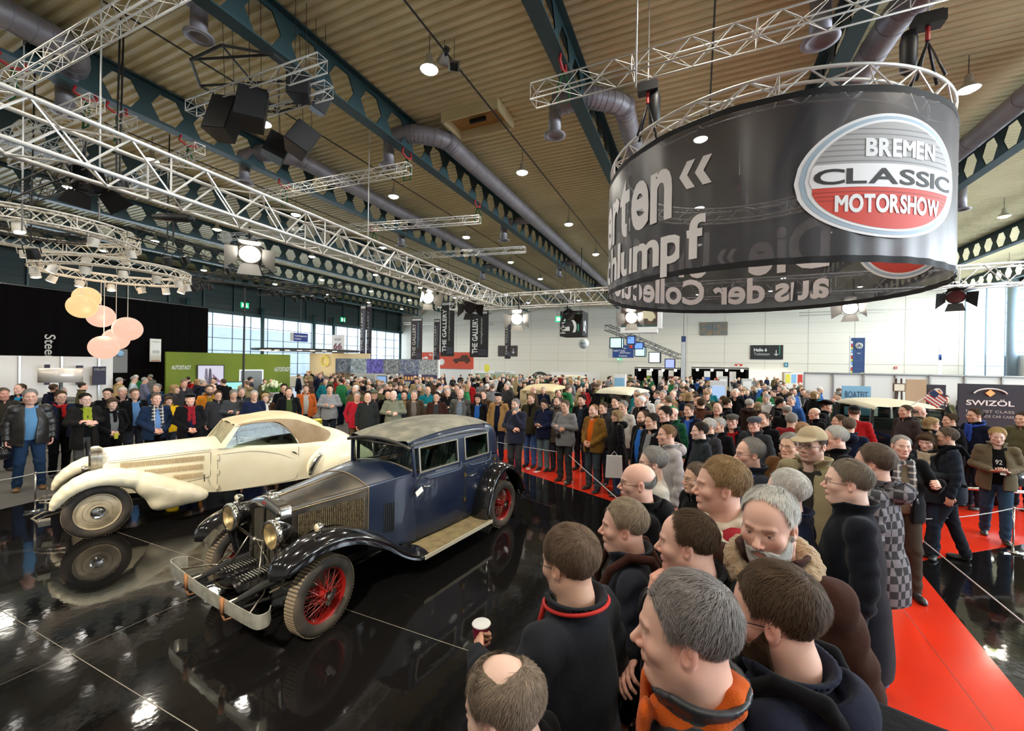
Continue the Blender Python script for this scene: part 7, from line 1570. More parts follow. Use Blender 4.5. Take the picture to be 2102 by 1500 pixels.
# booths at the back: black stage boxes with roll-ups
rollc = [K_GREEN, K_GREY, K_RED, K_BLUE, K_RED, K_WHITE]
for (x0, x1, lab, rolls) in ((1303, 1396, 'black booth with roll-up banners, left of the tall screen', ((1327, 1338), (1351, 1361), (1372, 1383))), (1420, 1536, 'black booth with roll-up banners, right of the tall screen', ((1445, 1458), (1470, 1484), (1497, 1511)))):
    p, q = ony(x0, 790, 38), ony(x1, 755, 38); t = thing('black_booth', lab, 'stand', (p[0], 38, 0)); w_ = q[0] - p[0]; h_ = q[2]; obj('back_wall', MB().box((w_ / 2, 1.5, h_ / 2), (w_, .1, h_)), K_CURT, t); obj('side_wall', MB().box((0, .75, h_ / 2), (.08, 1.5, h_)).box((w_, .75, h_ / 2), (.08, 1.5, h_)), K_CURT, t)
    obj('truss_front', MB().tube([(0, 0, h_ + .1), (w_, 0, h_ + .1)], .04, 6).tube([(0, 0, h_ - .1), (w_, 0, h_ - .1)], .03, 6), M_ALU, t)
    mb = MB(); [mb.ball((w_ * f_, .2, h_ - .22), .11, 10, 8) for f_ in (.1, .37, .63, .9)]; obj('booth_lights', mb, emis('booth_glow', (1, .85, .65), 7), t, True)
    for i, (r0, r1) in enumerate(rolls):
        a, b = ony(r0, 790, 39), ony(r1, 759, 39); k_ = rollc[i + (3 if x0 > 1400 else 0)]; rt = thing('rollup_banner', '%s roll-up banner, %s in the %s' % (('green', 'grey', 'red', 'blue', 'dark red', 'white')[i + (3 if x0 > 1400 else 0)], ('first', 'second', 'third')[i], 'left black booth' if x0 < 1400 else 'right black booth'), 'banner', (a[0], 39, 0)); obj('board', MB().box(((b[0] - a[0]) / 2, 0, 1.1), (b[0] - a[0], .04, 2.2)), k_, rt); obj('top_print', MB().box(((b[0] - a[0]) / 2, -.025, 1.95), (b[0] - a[0], .01, .5)), K_WHITE, rt)
p, q = ony(1397, 790, 27), ony(1408, 690, 27); t = thing('led_column', 'tall narrow screen column with white stripes in the middle of the hall', 'screen', (p[0], 27, 0)); w_ = q[0] - p[0]; obj('column', MB().box((w_ / 2, 0, q[2] / 2), (w_, .3, q[2])), K_NAVY, t); mb = MB(); [mb.box((w_ * f_, -.16, q[2] * .62), (.05, .02, q[2] * .6)) for f_ in (.2, .5, .8)]; obj('stripes', mb, K_WHITE, t); obj('cables', MB().tube([(w_ / 2, 0, q[2]), (w_ / 2, 0, 9.6)], .02, 5), M_BLK, t)
for (x0, y0, x1, Y_, m_, lab) in ((1260, 768, 1284, 20, K_WHITE, 'white display tower with pale picture in the crowd'), (1458, 781, 1492, 17, K_WHITE, 'white kiosk with a screen in the crowd'), (1523, 777, 1544, 26, K_GREY, 'pale grey display board near the right booth'), (1476, 772, 1494, 28, K_GREY, 'grey partition panel behind the white kiosk')):
    p, q = ony(x0, y0, Y_), ony(x1, y0, Y_); t = thing('display_tower', lab, 'display', (p[0], Y_, 0)); w_ = q[0] - p[0]; obj('tower', MB().box((w_ / 2, .15, p[2] / 2), (w_, .3, p[2])), m_, t)
    if Y_ == 17: obj('screen', MB().box((w_ / 2, -.02, p[2] - .42), (w_ * .75, .03, .45)), emis('kiosk_blue', (.4, .55, .8), .8), t)
    else: obj('picture', MB().box((w_ / 2, -.02, p[2] * .8), (w_ * .8, .03, p[2] * .25)), K_LBL if Y_ == 20 else K_WHITE, t)
for i, (x0, x1, c_) in enumerate(((1088, 1130, (.05, .05, .04)),)):
    p, q = ony(x0, 785, 34), ony(x1, 763, 34); t = thing('stand_arch', 'dark arch with pale lettering over a stand at the back', 'arch', ((p[0] + q[0]) / 2, 34, 0)); R_ = (q[0] - p[0]) / 2; mb = MB(); G = [[(r * math.cos(a_), 0, q[2] - R_ + r * math.sin(a_)) for r in (R_ * .72, R_)] for a_ in np.linspace(0, PI, 30)]; shell(mb, G, .1); [mb.box((s_ * R_ * .86, .05, (q[2] - R_) / 2), (R_ * .28, .1, q[2] - R_)) for s_ in (1, -1)]; obj('arch', mb, solid('arch_dark', c_), t); mb = MB(); [mb.ball((R_ * .86 * math.cos(a_), -.02, q[2] - R_ + R_ * .86 * math.sin(a_)), (.1, .02, .13), 8, 6) for a_ in np.linspace(.5, PI - .5, 14)]; obj('arch_letters', mb, K_CREAM, t)
for (x0, x1, y0, Y_, m_, lab) in ((1060, 1090, 775, 40, K_LBL, 'pale blue stand partition behind the arch'), (1130, 1230, 765, 41, K_PART, 'long pale stand partition right of the arch'), (975, 1058, 762, 40, solid('stand_pale_green', (.35, .42, .3)), 'pale green club stand left of the arch'), (1610, 1650, 766, 42, K_PART, 'white board with colourful posters near the doorway')):
    t, W_, H_ = panel('stand_partition', lab, 'partition', x0, y0, x1, 790, Y=Y_, m_=m_, zb=0)
    if 'club' in lab: patch_(t, 0, H_ * .85, W_, H_, K_WHITE, 'fascia'); pt(t, 'SCHLOSS e.V.', W_ * .5, H_ * .87, W_ * .4, H_ * .09, solid('club_green', (.03, .12, .05)), off=.012); obj('emblem', MB().ball((W_ * .3, -.02, H_ * 1.15), (.35, .02, .45), 12, 8), K_YEL, t)
    if 'poster' in lab:
        for k in range(3): patch_(t, W_ * (.05 + .32 * k), H_ * .6, W_ * (.3 + .32 * k), H_ * .95, (K_YEL, K_LBL, K_RED)[k], 'poster')
# blue flag
t, W_, H_ = panel('event_flag', 'tall dark blue flag with round silver emblem above the white partitions', 'flag', 1745, 693, 1776, 774, Y=30, m_=solid('flag_blue', (.025, .06, .17), bump=(3, .8, .05)), th=.02); obj('emblem', MB().ball((W_ * .58, -.02, H_ * .8), (W_ * .27, .02, W_ * .27), 20, 12), K_GREY, t); mb = MB(); mb.lathe([(W_ * .14, 0), (W_ * .18, 0), (W_ * .18, .01)], 20, Matrix.Translation((W_ * .58, -.035, H_ * .8)) @ Matrix.Rotation(PI / 2, 4, 'X'), False); [mb.tube([(W_ * .58, -.045, H_ * .8), (W_ * .58 + W_ * .15 * math.sin(q), -.045, H_ * .8 + W_ * .15 * math.cos(q))], .02, 4) for q in (0, 2.1, 4.2)]; obj('star', mb, K_NAVY, t); [patch_(t, .02, H_ * (.03 + .075 * k), W_ * .14, H_ * (.09 + .075 * k), (K_LBL, K_YEL, K_RED, K_WHITE)[k % 4], 'side_badge') for k in range(12)]; obj('flag_pole', MB().tube([(-.03, 0, -t.location.z), (-.03, 0, H_ + .1)], .03, 8), K_SIL, t); pt(t, 'MBIG', W_ * .45, H_ * .6, W_ * .25, H_ * .02, K_WHITE); patch_(t, W_ * .7, H_ * .02, W_ * .95, H_ * .12, K_YEL, 'yellow_corner')
t, W_, H_ = panel('event_flag', 'narrow white pennant with a blue and yellow crest at the right', 'flag', 1925, 722, 1934, 778, Y=26, m_=K_WHITE, th=.02); patch_(t, W_ * .15, H_ * .7, W_ * .85, H_ * .9, K_BLUE, 'crest'); patch_(t, W_ * .4, H_ * .72, W_ * .8, H_ * .8, K_YEL, 'crest'); obj('flag_pole', MB().tube([(W_ / 2, .03, -t.location.z), (W_ / 2, .03, H_ + .3)], .025, 6), K_SIL, t)
# white partition row at the right with dark sponsor walls
t, W_, H_ = panel('partition_wall', 'long row of white exhibition partitions at the right', 'partition', 1650, 774, 2140, 782, Y=21, zb=0, m_=K_PART); mb = MB(); [mb.box((x, -.03, H_ / 2), (.05, .05, H_)) for x in np.arange(0, W_, 1.0)]; mb.box((W_ / 2, -.03, H_), (W_, .05, .05)); obj('posts', mb, K_SIL, t)
t, W_, H_ = panel('boat_banner', 'light blue banner with dark lettering behind the black saloon', 'banner', 1728, 793, 1788, 850, Y=15, m_=K_LBL, zb=0); pt(t, 'BOATFIT', W_ * .1, H_ * .84, W_ * .8, H_ * .09, K_NAVY, 0)
for (x0, y0, x1, lab, f_) in ((1903, 790, 1942, 'narrow dark sponsor wall with orange emblem left of the wide one', .8), (1967, 791, 2130, 'wide dark sponsor wall with large white lettering', .62)):
    t, W_, H_ = panel('sponsor_wall', lab, 'display', x0, y0, x1, 850, Y=14.5, m_=solid('sponsor_dark', (.03, .03, .042)), zb=0); w2 = min(W_ * f_, 2.1 if W_ > 2 else 9); x_ = W_ * .1 if W_ < 2 else W_ * .26
    pt(t, 'SWIZÖL', x_, H_ * (.76 if W_ < 2 else .74), w2, H_ * .06 if W_ < 2 else H_ * .09, K_WHITE, .02); obj('arc', MB().tube([(x_ + w2 * .5 + w2 * .35 * math.cos(q), -.02, H_ * .88 + H_ * .07 * math.sin(q)) for q in np.linspace(.2, PI - .2, 16)], .018, 5), K_WHITE, t); obj('emblem', MB().box((x_ + w2 * .5, -.02, H_ * .9), (H_ * .055, .02, H_ * .055), R=rotm('Y', 45)), emis('emblem_orange', (1, .35, .12), 1) if W_ < 2 else K_RED, t)
    for k, tx in enumerate(('HIGHEST CLASS', 'HANDMADE CAR CARE')): pt(t, tx, x_, H_ * (.68 - .055 * k), w2, H_ * .03, K_GREY, 0)
t = thing('picture_easel', 'framed picture on a dark wooden easel against a warm panel', 'easel', tuple(ony(1845, 812, 13.5) * (1, 1, 0))); p = ony(1833, 803, 13.5); q = ony(1858, 787, 13.5); w_, h_ = q[0] - p[0], q[2] - p[2]; obj('picture_frame', MB().box((0, 0, (p[2] + q[2]) / 2), (w_, .04, h_)), solid('frame_brown', (.12, .06, .03)), t); obj('picture', MB().box((0, -.025, (p[2] + q[2]) / 2), (w_ * .85, .01, h_ * .8)), solid('picture_cream', (.8, .75, .65)), t); obj('easel_legs', MB().tube([(-w_ * .4, -.05, 0), (-.05, .02, q[2] + .12)], .02, 6).tube([(w_ * .4, -.05, 0), (.05, .02, q[2] + .12)], .02, 6).tube([(0, .5, 0), (0, .03, q[2])], .02, 6), solid('easel_dark', (.06, .03, .02)), t)
t, W_, H_ = panel('warm_panel', 'tan panel behind the easel at the right', 'partition', 1860, 779, 1902, 830, Y=14.2, m_=solid('panel_tan', (.5, .38, .25)), zb=0)
p = ony(1872, 812, 11); t = thing('flag', 'small stars and stripes flag on a pole behind the black saloon', 'flag', (p[0], 11, 0)); z_ = ony(1872, 806, 11)[2]; obj('flag_pole', MB().tube([(-.2, 0, 1.7), (.42, 0, z_ + .1)], .01, 6), K_WHITE, t); R_ = rotm('Y', 40); mb = MB(); mw = MB()
for k in range(9): (mb if k % 2 == 0 else mw).box(np.array([.36, 0, z_ - .1]) + R_ @ np.array([0, 0, .1 - k * .027]), (.3, .008, .027), R=R_)
obj('red_stripes', mb, K_RED, t); obj('white_stripes', mw, K_WHITE, t); obj('canton', MB().box(np.array([.36, -.006, z_ - .1]) + R_ @ np.array([-.08, 0, .06]), (.13, .008, .11), R=R_), K_NAVY, t)
# other cars in the crowd: simple but complete saloon shape
def saloon(name, lab, loc, rz, body, roofm, sc_=1., front=True):
    t = thing(name, lab, 'car', (loc[0], loc[1], .0), rz); t.scale = (sc_,) * 3
    mb = MB(); loft(mb, [(1.75, hsec(.3, .5, 1.0, 1.08)), (1.2, hsec(.38, .48, 1.04, 1.13)), (.6, hsec(.5, .45, 1.08, 1.17)), (.2, hsec(.66, .42, 1.12, 1.2))], 14, m_=20); loft(mb, [(.2, bsec(.7, .4, .66, 1.15)), (-.8, bsec(.74, .38, .68, 1.14)), (-1.6, bsec(.72, .4, .66, 1.12)), (-2.0, bsec(.6, .45, .55, 1.1))], 16, m_=16); mb.box((-1.98, 0, .8), (.05, 1.15, .65)); obj('body', mb, body, t, angle=35)
    mb = MB(); loft(mb, [(.28, rsec(.64, 1.6, 1.66, 1.7)), (-.4, rsec(.67, 1.62, 1.72, 1.8)), (-1.2, rsec(.66, 1.62, 1.72, 1.8)), (-1.75, rsec(.62, 1.58, 1.66, 1.74)), (-1.95, rsec(.55, 1.5, 1.56, 1.62))], 18, m_=18); obj('roof', mb, roofm, t, angle=35)
    mb = MB(); [mb.tube([(x, s_ * .68, 1.13), (x - .03, s_ * .64, 1.62)], w__, 6) for s_ in (1, -1) for x, w__ in ((.2, .035), (-.75, .04), (-1.65, .07))]; mb.box((-1.95, .52, 1.35), (.08, .25, .5)); mb.box((-1.95, -.52, 1.35), (.08, .25, .5)); mb.box((-1.95, 0, 1.18), (.08, 1.1, .16)); mb.box((-1.95, 0, 1.55), (.08, 1.1, .12)); obj('pillars', mb, body, t)
    obj('windows', MB().box((-.7, .66, 1.37), (1.75, .01, .45)).box((-.7, -.66, 1.37), (1.75, .01, .45)).box((.22, 0, 1.4), (.01, 1.25, .46), R=rotm('Y', -4)).box((-1.96, 0, 1.36), (.01, .8, .28)), M_CARGL, t); obj('seats', MB().box((-.6, 0, .9), (.3, 1.1, .7)).box((-1.5, 0, .9), (.3, 1.1, .7)), M_DARK, t)
    for s_ in (1, -1):
        mb = MB(); fender_sweep(mb, [(2.1, .5), (2.05, .72), (1.75, .88), (1.4, .84), (1.0, .6), (.6, .38), (.3, .32)], lambda q: (.5, .82, .05), n=30); mb = mb if s_ > 0 else mirrored(mb); obj('front_fender', mb, body, t, True)
        mb = MB(); fender_sweep(mb, [(-.75, .32), (-.85, .62), (-1.2, .86), (-1.55, .8), (-1.85, .5), (-2.05, .35)], lambda q: (.6, .84, .05), n=26); mb = mb if s_ > 0 else mirrored(mb); obj('rear_fender', mb, body, t, True)
        obj('running_board', MB().box((-.22, s_ * .72, .3), (1.1, .26, .04)), body, t)
        for x in (1.5, -1.35):
            w_ = bpy.data.objects.new('wheel', None); COL.objects.link(w_); w_.parent = t; w_.location = (x, s_ * .7, .36); mb = MB(); ylathe(mb, [(.24, -.07), (.33, -.075), (.36, -.04), (.36, .04), (.33, .075), (.24, .07)], (0, 0, 0), 28, False); obj('tyre', mb, M_TYRE, w_, angle=40); mb = MB(); ylathe(mb, [(0, -.05), (.25, -.04), (.25, .04), (.1, .06), (0, .07)], (0, 0, 0), 24); obj('rim', mb, roofm, w_, angle=40)
        mb = MB(); xlathe(mb, [(0, -.18), (.08, -.1), (.12, 0), (.12, .02)], (1.85, s_ * .42, .92), 20, cap=False); hl = obj('headlamp', mb, body, t, True); mb = MB(); xlathe(mb, [(.12, .01), (.07, .035), (0, .04)], (1.85, s_ * .42, .92), 20); obj('lens', mb, M_LENSY, hl, True)
    obj('radiator', MB().box((1.78, 0, .78), (.08, .56, .62)), M_CHROME, t); obj('radiator_grille', MB().box((1.83, 0, .78), (.02, .46, .5)), M_DARK, t); obj('bumper', MB().tube([(2.15, -.8, .42), (2.2, 0, .42), (2.15, .8, .42)], .035, 8), M_CHROME, t, True); return t
K_CBLK = mat('car_black', (.01, .012, .015), .15, coat=.6); K_CROOF = mat('car_cream_roof', (.6, .56, .42), .5); K_CYEL = mat('car_pale_yellow', (.62, .5, .28), .4)
p = onz(1815, 820, 1.82); saloon('black_saloon_car', 'large black vintage saloon with cream roof among visitors at the right', (p[0] + .1, p[1] - .75), math.radians(-84), K_CBLK, K_CROOF, 1.02)
p = onz(1272, 802, 1.75); saloon('black_saloon_car', 'dark old saloon seen from behind with pale roof in the centre crowd', (p[0], p[1] + 2.3), math.radians(80), K_CBLK, K_CROOF)
p = onz(1080, 795, 1.75); saloon('yellow_saloon_car', 'pale yellow old saloon in the crowd behind the red runner', (p[0], p[1] + 2.6), math.radians(95), K_CYEL, K_CYEL)
p = onz(1180, 786, 1.3); saloon('dark_van', 'dark vehicle with pale roof edge at the back of the crowd', (p[0], p[1] + 2), math.radians(10), K_CBLK, K_CROOF)
p = onz(925, 787, 1.4); saloon('silver_convertible_car', 'pale grey old car in front of the red billboard', (p[0], p[1] + 1), math.radians(200), mat('car_silver', (.5, .52, .48), .3), mat('car_silver2', (.3, .3, .28), .4), .8)
p = onz(150, 830, 1.05); saloon('yellow_sports_car', 'golden yellow car behind the visitors under the drum lamp', (p[0] - 1, p[1] + .5), math.radians(60), mat('car_gold', (.6, .32, .02), .25, coat=.6), mat('car_gold2', (.05, .05, .05), .4), .68)
# ---------------------------------------------------------------- barrier posts and ropes
def post(px, py, lab, h=.64):
    p = onz(px, py, 0); t = thing('barrier_post', lab, 'barrier post', (p[0], p[1], .005)); obj('pole', MB().tube([(0, 0, 0), (0, 0, h)], .012, 10), M_CHROME, t, True); obj('base', MB().box((0, 0, .008), (.3, .05, .014), rz=.4).box((0, 0, .008), (.3, .05, .014), rz=.4 + PI / 2).lathe([(.06, .015), (.05, .03), (.015, .035)], 16), M_CHROME, t); obj('top_cap', MB().ball((0, 0, h), .018, 10, 8), M_CHROME, t, True); return np.array([p[0], p[1], h])
P1 = post(72, 1050, 'slim chrome barrier post in front of the men at the left'); P2 = post(1163, 990, 'slim chrome barrier post at the corner of the red runner'); P3 = post(2079, 1135, 'slim chrome barrier post at the right edge near the boy')
P0 = onz(-120, 1080, 0) + (0, 0, .64); P12 = np.array([-7.6, 10.4, .64]); post(1142, 0, '') if 0 else None
M_ROPE = solid('barrier_rope', (.55, .55, .55), .5)
def rope(a, b, lab, sag=.05): tag(obj('barrier_rope', MB().tube([a + (b - a) * f_ - np.array([0, 0, sag * 4 * f_ * (1 - f_)]) for f_ in np.linspace(0, 1, 14)], .006, 6), M_ROPE), lab, 'rope')
rope(P1, P0, 'thin grey rope leaving the picture at the left edge'); rope(P1, P12, 'thin grey rope running behind the cream convertible'); rope(P2, P12 + (0, 0, 0), 'thin grey rope from the corner post behind the blue saloon')
P4 = np.array([.55, 3.6, .64]); rope(P2, P4, 'thin grey rope along the red runner in front of the crowd', .03)
P5 = onz(1790, 1160, 0) + (0, 0, .64); rope(P3, P5, 'pale rope across the legs of visitors at the right', .08); rope(P3, P3 + (4, 1, 0), 'pale rope leaving at the right edge', .05); rope(onz(1867, 1087, .35), onz(2102, 1278, .62), 'long pale rope over the black floor at the right', 0)
t = thing('barrier_post', 'barrier post with crossed base between the long coat man and the dark floor', 'barrier post', tuple(P5 * (1, 1, 0) + (0, 0, .005))); obj('pole', MB().tube([(0, 0, 0), (0, 0, .64)], .012, 8), M_CHROME, t, True)
t = thing('barrier_post', 'barrier post hidden behind the two cars', 'barrier post', tuple(P12 * (1, 1, 0) + (0, 0, .005))); obj('pole', MB().tube([(0, 0, 0), (0, 0, .64)], .012, 8), M_CHROME, t, True)
t = thing('barrier_post', 'barrier post among the front visitors', 'barrier post', tuple(P4 * (1, 1, 0) + (0, 0, .005))); obj('pole', MB().tube([(0, 0, 0), (0, 0, .64)], .012, 8), M_CHROME, t, True)
for (px, py, r_, lab) in ((1084, 962, .4, 'white leaflet lying on the red runner'), (1102, 968, -.3, 'second leaflet to the right on the red runner')):
    p = onz(px, py, 0); tag(obj('leaflet', MB().box((0, 0, 0), (.1, .2, .002)), solid('leaflet_pink', (.8, .6, .55)), loc=(p[0], p[1], .0075), rz=r_), lab, 'leaflet')
for (px, py, lab) in ((258, 945, 'yellow seat cube behind the woman in black'), (655, 868, 'yellow seat behind the cream convertible')):
    p = onz(px, py, .3); t = thing('seat_cube', lab, 'seat', (p[0], p[1], .006)); obj('cushion', MB().box((0, 0, .38), (.45, .45, .1)), K_YEL, t); obj('base', MB().box((0, 0, .17), (.4, .4, .33)), K_YEL, t)
p = onz(1058, 955, .1); t = thing('shopping_bag', 'bright pink red shopping bag standing on the red runner', 'bag', (p[0], p[1], .007)); obj('bag', MB().poly([(-.13, 0, 0), (.13, 0, 0), (.1, 0, .3), (-.1, 0, .3)], .1, (0, 1, 0)), solid('bag_red', (.6, .03, .08)), t); obj('handle', MB().tube([(-.05, .05, .3), (-.04, .05, .42), (.04, .05, .42), (.05, .05, .3)], .008, 6), MATS['bag_red'], t, True)
# ================================================================= visitors
BK = (.006, .006, .0075); NV = (.007, .011, .028); DG = (.035, .035, .04); GR = (.2, .2, .21); LG = (.42, .42, .43); BR = (.06, .032, .018); TN = (.3, .17, .06); OL = (.09, .085, .04); KH = (.32, .25, .13); RD = (.32, .01, .012); BL = (.1, .22, .45); JN = (.035, .06, .13); WH = (.7, .7, .68); GN = (.01, .08, .04); OR = (.65, .12, .01)
HB = (.075, .045, .025); HD = (.022, .016, .012); HG = (.32, .3, .28); HW = (.62, .6, .56); HL = (.3, .19, .09); HM = (.15, .11, .08)
PINK = (.76, .45, .35); PALE = (.78, .52, .42)
def P_(px, py, label, hp=None, hs=1., **k):
    if hp:
        kk = (py - (735 + .0157 * (px - 300) * 1)) / F; D_ = .3397 * hs / (hp / F + .1317 * hs * kk); k['depth'] = D_
    return person(px, py, label=label, hs=hs, **k)
# ---- nearest heads, bottom right
P_(1400, 1203, 'man with grey swept hair, orange scarf and grey leather collar, lowest in front', 197, 1.02, lod=0, hair='short', hc=(.2, .18, .17), thick=.015, fat=1., nose=1.15, stub=.2, top='coat', tm='leather', tc=(.035, .04, .045), bulk=1.2, scarf='open', sc=(.55, .1, .015), skin=PINK, tilt=4, va=88)
P_(1585, 1177, 'bearded brown haired man with glasses and navy jacket carrying a black rucksack', 172, lod=0, hair='short', hc=HB, thick=.016, stub=.75, glasses=True, top='hood', tc=(.012, .014, .028), bulk=1.2, pack='bag+strap', pc=BK, tilt=10, seed=1, skin=PINK, va=98)
P_(1030, 1362, 'man with thinning grey brown crown at the bottom edge', 180, lod=0, hair='crown', hc=(.2, .15, .11), thick=.012, top='coat', tc=BK, bulk=1.05, tilt=16, skin=PALE, va=118)
P_(1165, 1092, 'brown haired man in dark jacket with red lining holding a paper cup', 127, lod=0, hair='short', hc=(.13, .085, .055), thick=.015, glasses=True, pose='cup', top='coat', tc=(.022, .024, .03), bulk=1.12, scarf=None, under=None, tilt=8, seed=2, va=128)
P_(1277, 1034, 'older man with combed sandy grey hair and brown rucksack strap', 93, lod=0, hair='short', hc=(.3, .23, .16), thick=.015, fat=1, nose=1.1, top='coat', tc=(.022, .024, .034), bulk=1.12, pack='strap', pc=(.05, .02, .015), pose='down', skin=PINK, tilt=2, va=86)
P_(1407, 1055, 'balding man in black hooded jacket holding his chin', 118, lod=0, hair='receding', hc=HB, thick=.009, stub=.55, fat=1, nose=1.1, pose='chin', top='hood', tc=BK, bulk=1.12, pack='strap', pc=(.02, .02, .022), skin=PINK, tilt=4, seed=1, va=92)
P_(1577, 1014, 'grey bearded man in brown sheepskin jacket looking down', 130, lod=0, hair='receding', hc=HW, thick=.012, stub=.9, fat=.6, nose=1.1, top='open', tm='cloth', tc=(.05, .022, .016), under=(.13, .12, .04), um='wool', scarf='collar', sc=(.42, .29, .16), sm='fleece', bulk=1.18, tilt=9, skin=PINK, va=18)
P_(1737, 949, 'tall man with glasses and short grey brown hair in long black coat', 83, lod=0, hair='short', hc=(.2, .16, .12), thick=.01, glasses=True, fat=.6, top='coat', tm='wool', tc=(.008, .01, .016), hem=.62, bulk=1.13, leg=JN, skin=PALE, va=82)
P_(1611, 970, 'white haired man with glasses in a navy jacket', 78, lod=0, hair='short', hc=HW, thick=.014, glasses=True, top='coat', tc=NV, bulk=1.08, skin=PALE, va=108)
P_(1476, 948, 'sandy haired man in white patterned winter sweater and pale scarf', 102, lod=0, hair='short', hc=HL, thick=.016, top='knit', tm='bands', tc=(.72, .66, .52), scarf='knot', sc=(.6, .52, .42), bulk=1.12, skin=PINK, va=78)
P_(1307, 954, 'bald man with glasses in a black hooded jacket', 75, lod=0, hair='bald', hc=(.25, .24, .23), thick=.004, glasses=True, fat=.6, nose=1.05, top='hood', tc=BK, bulk=1.1, skin=PINK, va=80)
P_(1337, 923, 'grey haired man with glasses in a cream pullover', 56, lod=0, hair='short', hc=HG, thick=.018, glasses=True, top='knit', tm='wool', tc=(.55, .52, .47), skin=PALE, va=78)
P_(1428, 955, 'man with glasses half hidden left of the winter sweater man', 56, lod=1, hair='short', hc=HM, glasses=True, top='coat', tc=BK, va=60)
P_(1665, 882, 'goateed man with beige cap and khaki collar jacket', 64, lod=0, hair='crop', hc=HB, hat='cap', hatc=(.42, .34, .22), glasses=True, stub=.6, top='open', tc=(.28, .24, .14), under=(.03, .028, .025), bulk=1.1, skin=PALE, seed=1, va=28)
P_(1536, 904, 'man with glasses and greying curly hair in dark coat over blue shirt', 56, lod=0, hair='receding', hc=HG, thick=.016, glasses=True, stub=.2, top='open', tc=(.02, .025, .035), under=(.06, .08, .3), skin=PINK, va=62)
P_(1621, 893, 'grey haired man with glasses in a brown jacket', 46, lod=0, hair='short', hc=HG, glasses=True, fat=.6, top='open', tc=(.11, .05, .02), under=(.06, .09, .16), va=28)
P_(1712, 878, 'white haired man with glasses in front of the black saloon', 44, lod=0, hair='short', hc=HW, glasses=True, fat=1, top='coat', tc=BK, skin=PINK, va=68)
P_(1790, 918, 'young brown haired man in grey checked hooded jacket', 67, lod=0, hair='short', hc=HM, thick=.018, top='hood', tm='check', tc=(.05, .05, .055), hem=.72, bulk=1.1, fat=.6, leg=BL, skin=PINK, va=98)
# ---- right hand visitors standing on the red runner
P_(1851, 895, 'man with striped scarf stepping over the runner edge', None, h=1.8, lod=1, hair='crop', hc=HG, pose='cup', legs='walk', top='open', tc=BK, under=(.2, .17, .12), scarf='open', sc=(.09, .1, .11), sm='plaid', leg=(.06, .045, .035), skin=PALE, va=-20)
P_(1902, 890, 'woman with fringe and pale scarf taking a photograph', h=1.7, lod=1, hair='bob', hc=HB, pose='chestcam', top='coat', tc=(.02, .024, .03), scarf='tails', sc=(.45, .38, .28), leg=(.02, .03, .05), tilt=14, skin=PALE, va=14)
P_(1941, 880, 'bearded man with glasses and black shoulder bag', h=1.78, lod=1, hair='short', hc=HM, glasses=True, stub=.4, top='coat', tc=(.015, .02, .03), leg=(.02, .022, .03), pack='strap', pc=BK, legs='walk', va=78)
P_(2048, 882, 'blond boy in khaki jacket over a black printed shirt', h=1.68, lod=1, hair='short', hc=(.55, .38, .16), thick=.026, pose='phone', legs='walk', top='open', tc=(.13, .105, .065), under=BK, leg=(.03, .06, .11), tilt=6, skin=PALE, va=-8)
P_(2000, 840, 'brown haired man with glasses and royal blue scarf', h=1.86, lod=1, hair='short', hc=HB, glasses=True, stub=.5, top='coat', tc=NV, scarf='tails', sc=(.03, .08, .45), bulk=1.1, va=48)
P_(1858, 832, 'man in dark hooded sweatshirt turned to the left', h=1.86, lod=1, hair='crop', hc=HB, top='hood', tc=(.045, .035, .035), face=200, tm='cloth')
P_(1888, 834, 'bald man with glasses behind the hooded man', h=1.8, lod=1, hair='bald', hc=HG, thick=.005, glasses=True, top='coat', tc=OL, face=-10, skin=PINK)
P_(1913, 858, 'blonde woman with glasses facing right', h=1.7, lod=1, hair='long', hc=(.45, .32, .16), glasses=True, top='coat', tc=BK, face=-20)
P_(1949, 851, 'dark haired man facing the blonde woman', h=1.74, lod=1, hair='short', hc=HB, top='coat', tc=BK, face=190)
P_(1940, 812, 'man in olive jacket before the dark sponsor wall', h=1.82, lod=1, hair='short', hc=HB, top='open', tc=OL, under=BK, face=-80)
P_(2098, 848, 'man at the right edge in a dark green jacket', h=1.8, lod=1, hair='short', hc=HB, top='coat', tc=OL)
P_(1972, 820, 'grey haired woman before the wide sponsor wall', h=1.65, lod=1, hair='bob', hc=HG, top='coat', tc=(.03, .02, .04), face=60)
P_(1997, 818, 'woman with long dark hair seen from behind', h=1.68, lod=1, hair='long', hc=HD, top='coat', tc=(.12, .1, .09), face=80)
P_(2031, 819, 'man with flat cap and black leather jacket at the sponsor wall', h=1.76, lod=1, hair='crop', hat='flat', hatc=DG, top='coat', tm='leather', tc=BK, face=95, leg=JN)
P_(2050, 817, 'grey haired man with small rucksack at the sponsor wall', h=1.78, lod=1, hair='short', hc=HG, top='coat', tc=(.02, .03, .045), pack='bag', face=75, leg=JN)
P_(1754, 834, 'man in red sweater and black cap seen from behind', h=1.86, lod=1, hair='crop', hat='cap', hatc=BK, top='knit', tm='wool', tc=RD, face=70, bulk=1.1)
P_(1626, 850, 'man in dark red pullover seen from behind', h=1.75, lod=1, hair='short', hc=HG, top='knit', tm='wool', tc=(.26, .02, .03), face=60, bulk=1.1)
P_(1718, 805, 'man with hand on his face left of the light blue banner', h=1.8, lod=1, hair='short', hc=HG, pose='chin', top='coat', tc=OL, face=190, leg=BL)
P_(1696, 824, 'man with black brimmed hat', h=1.8, lod=1, hair='crop', hat='brim', hatc=BK, top='coat', tc=BK, face=-20)
P_(1671, 838, 'bald man with puffy black hood', h=1.75, lod=1, hair='bald', thick=.004, hc=HM, top='hood', tc=BK, face=200)
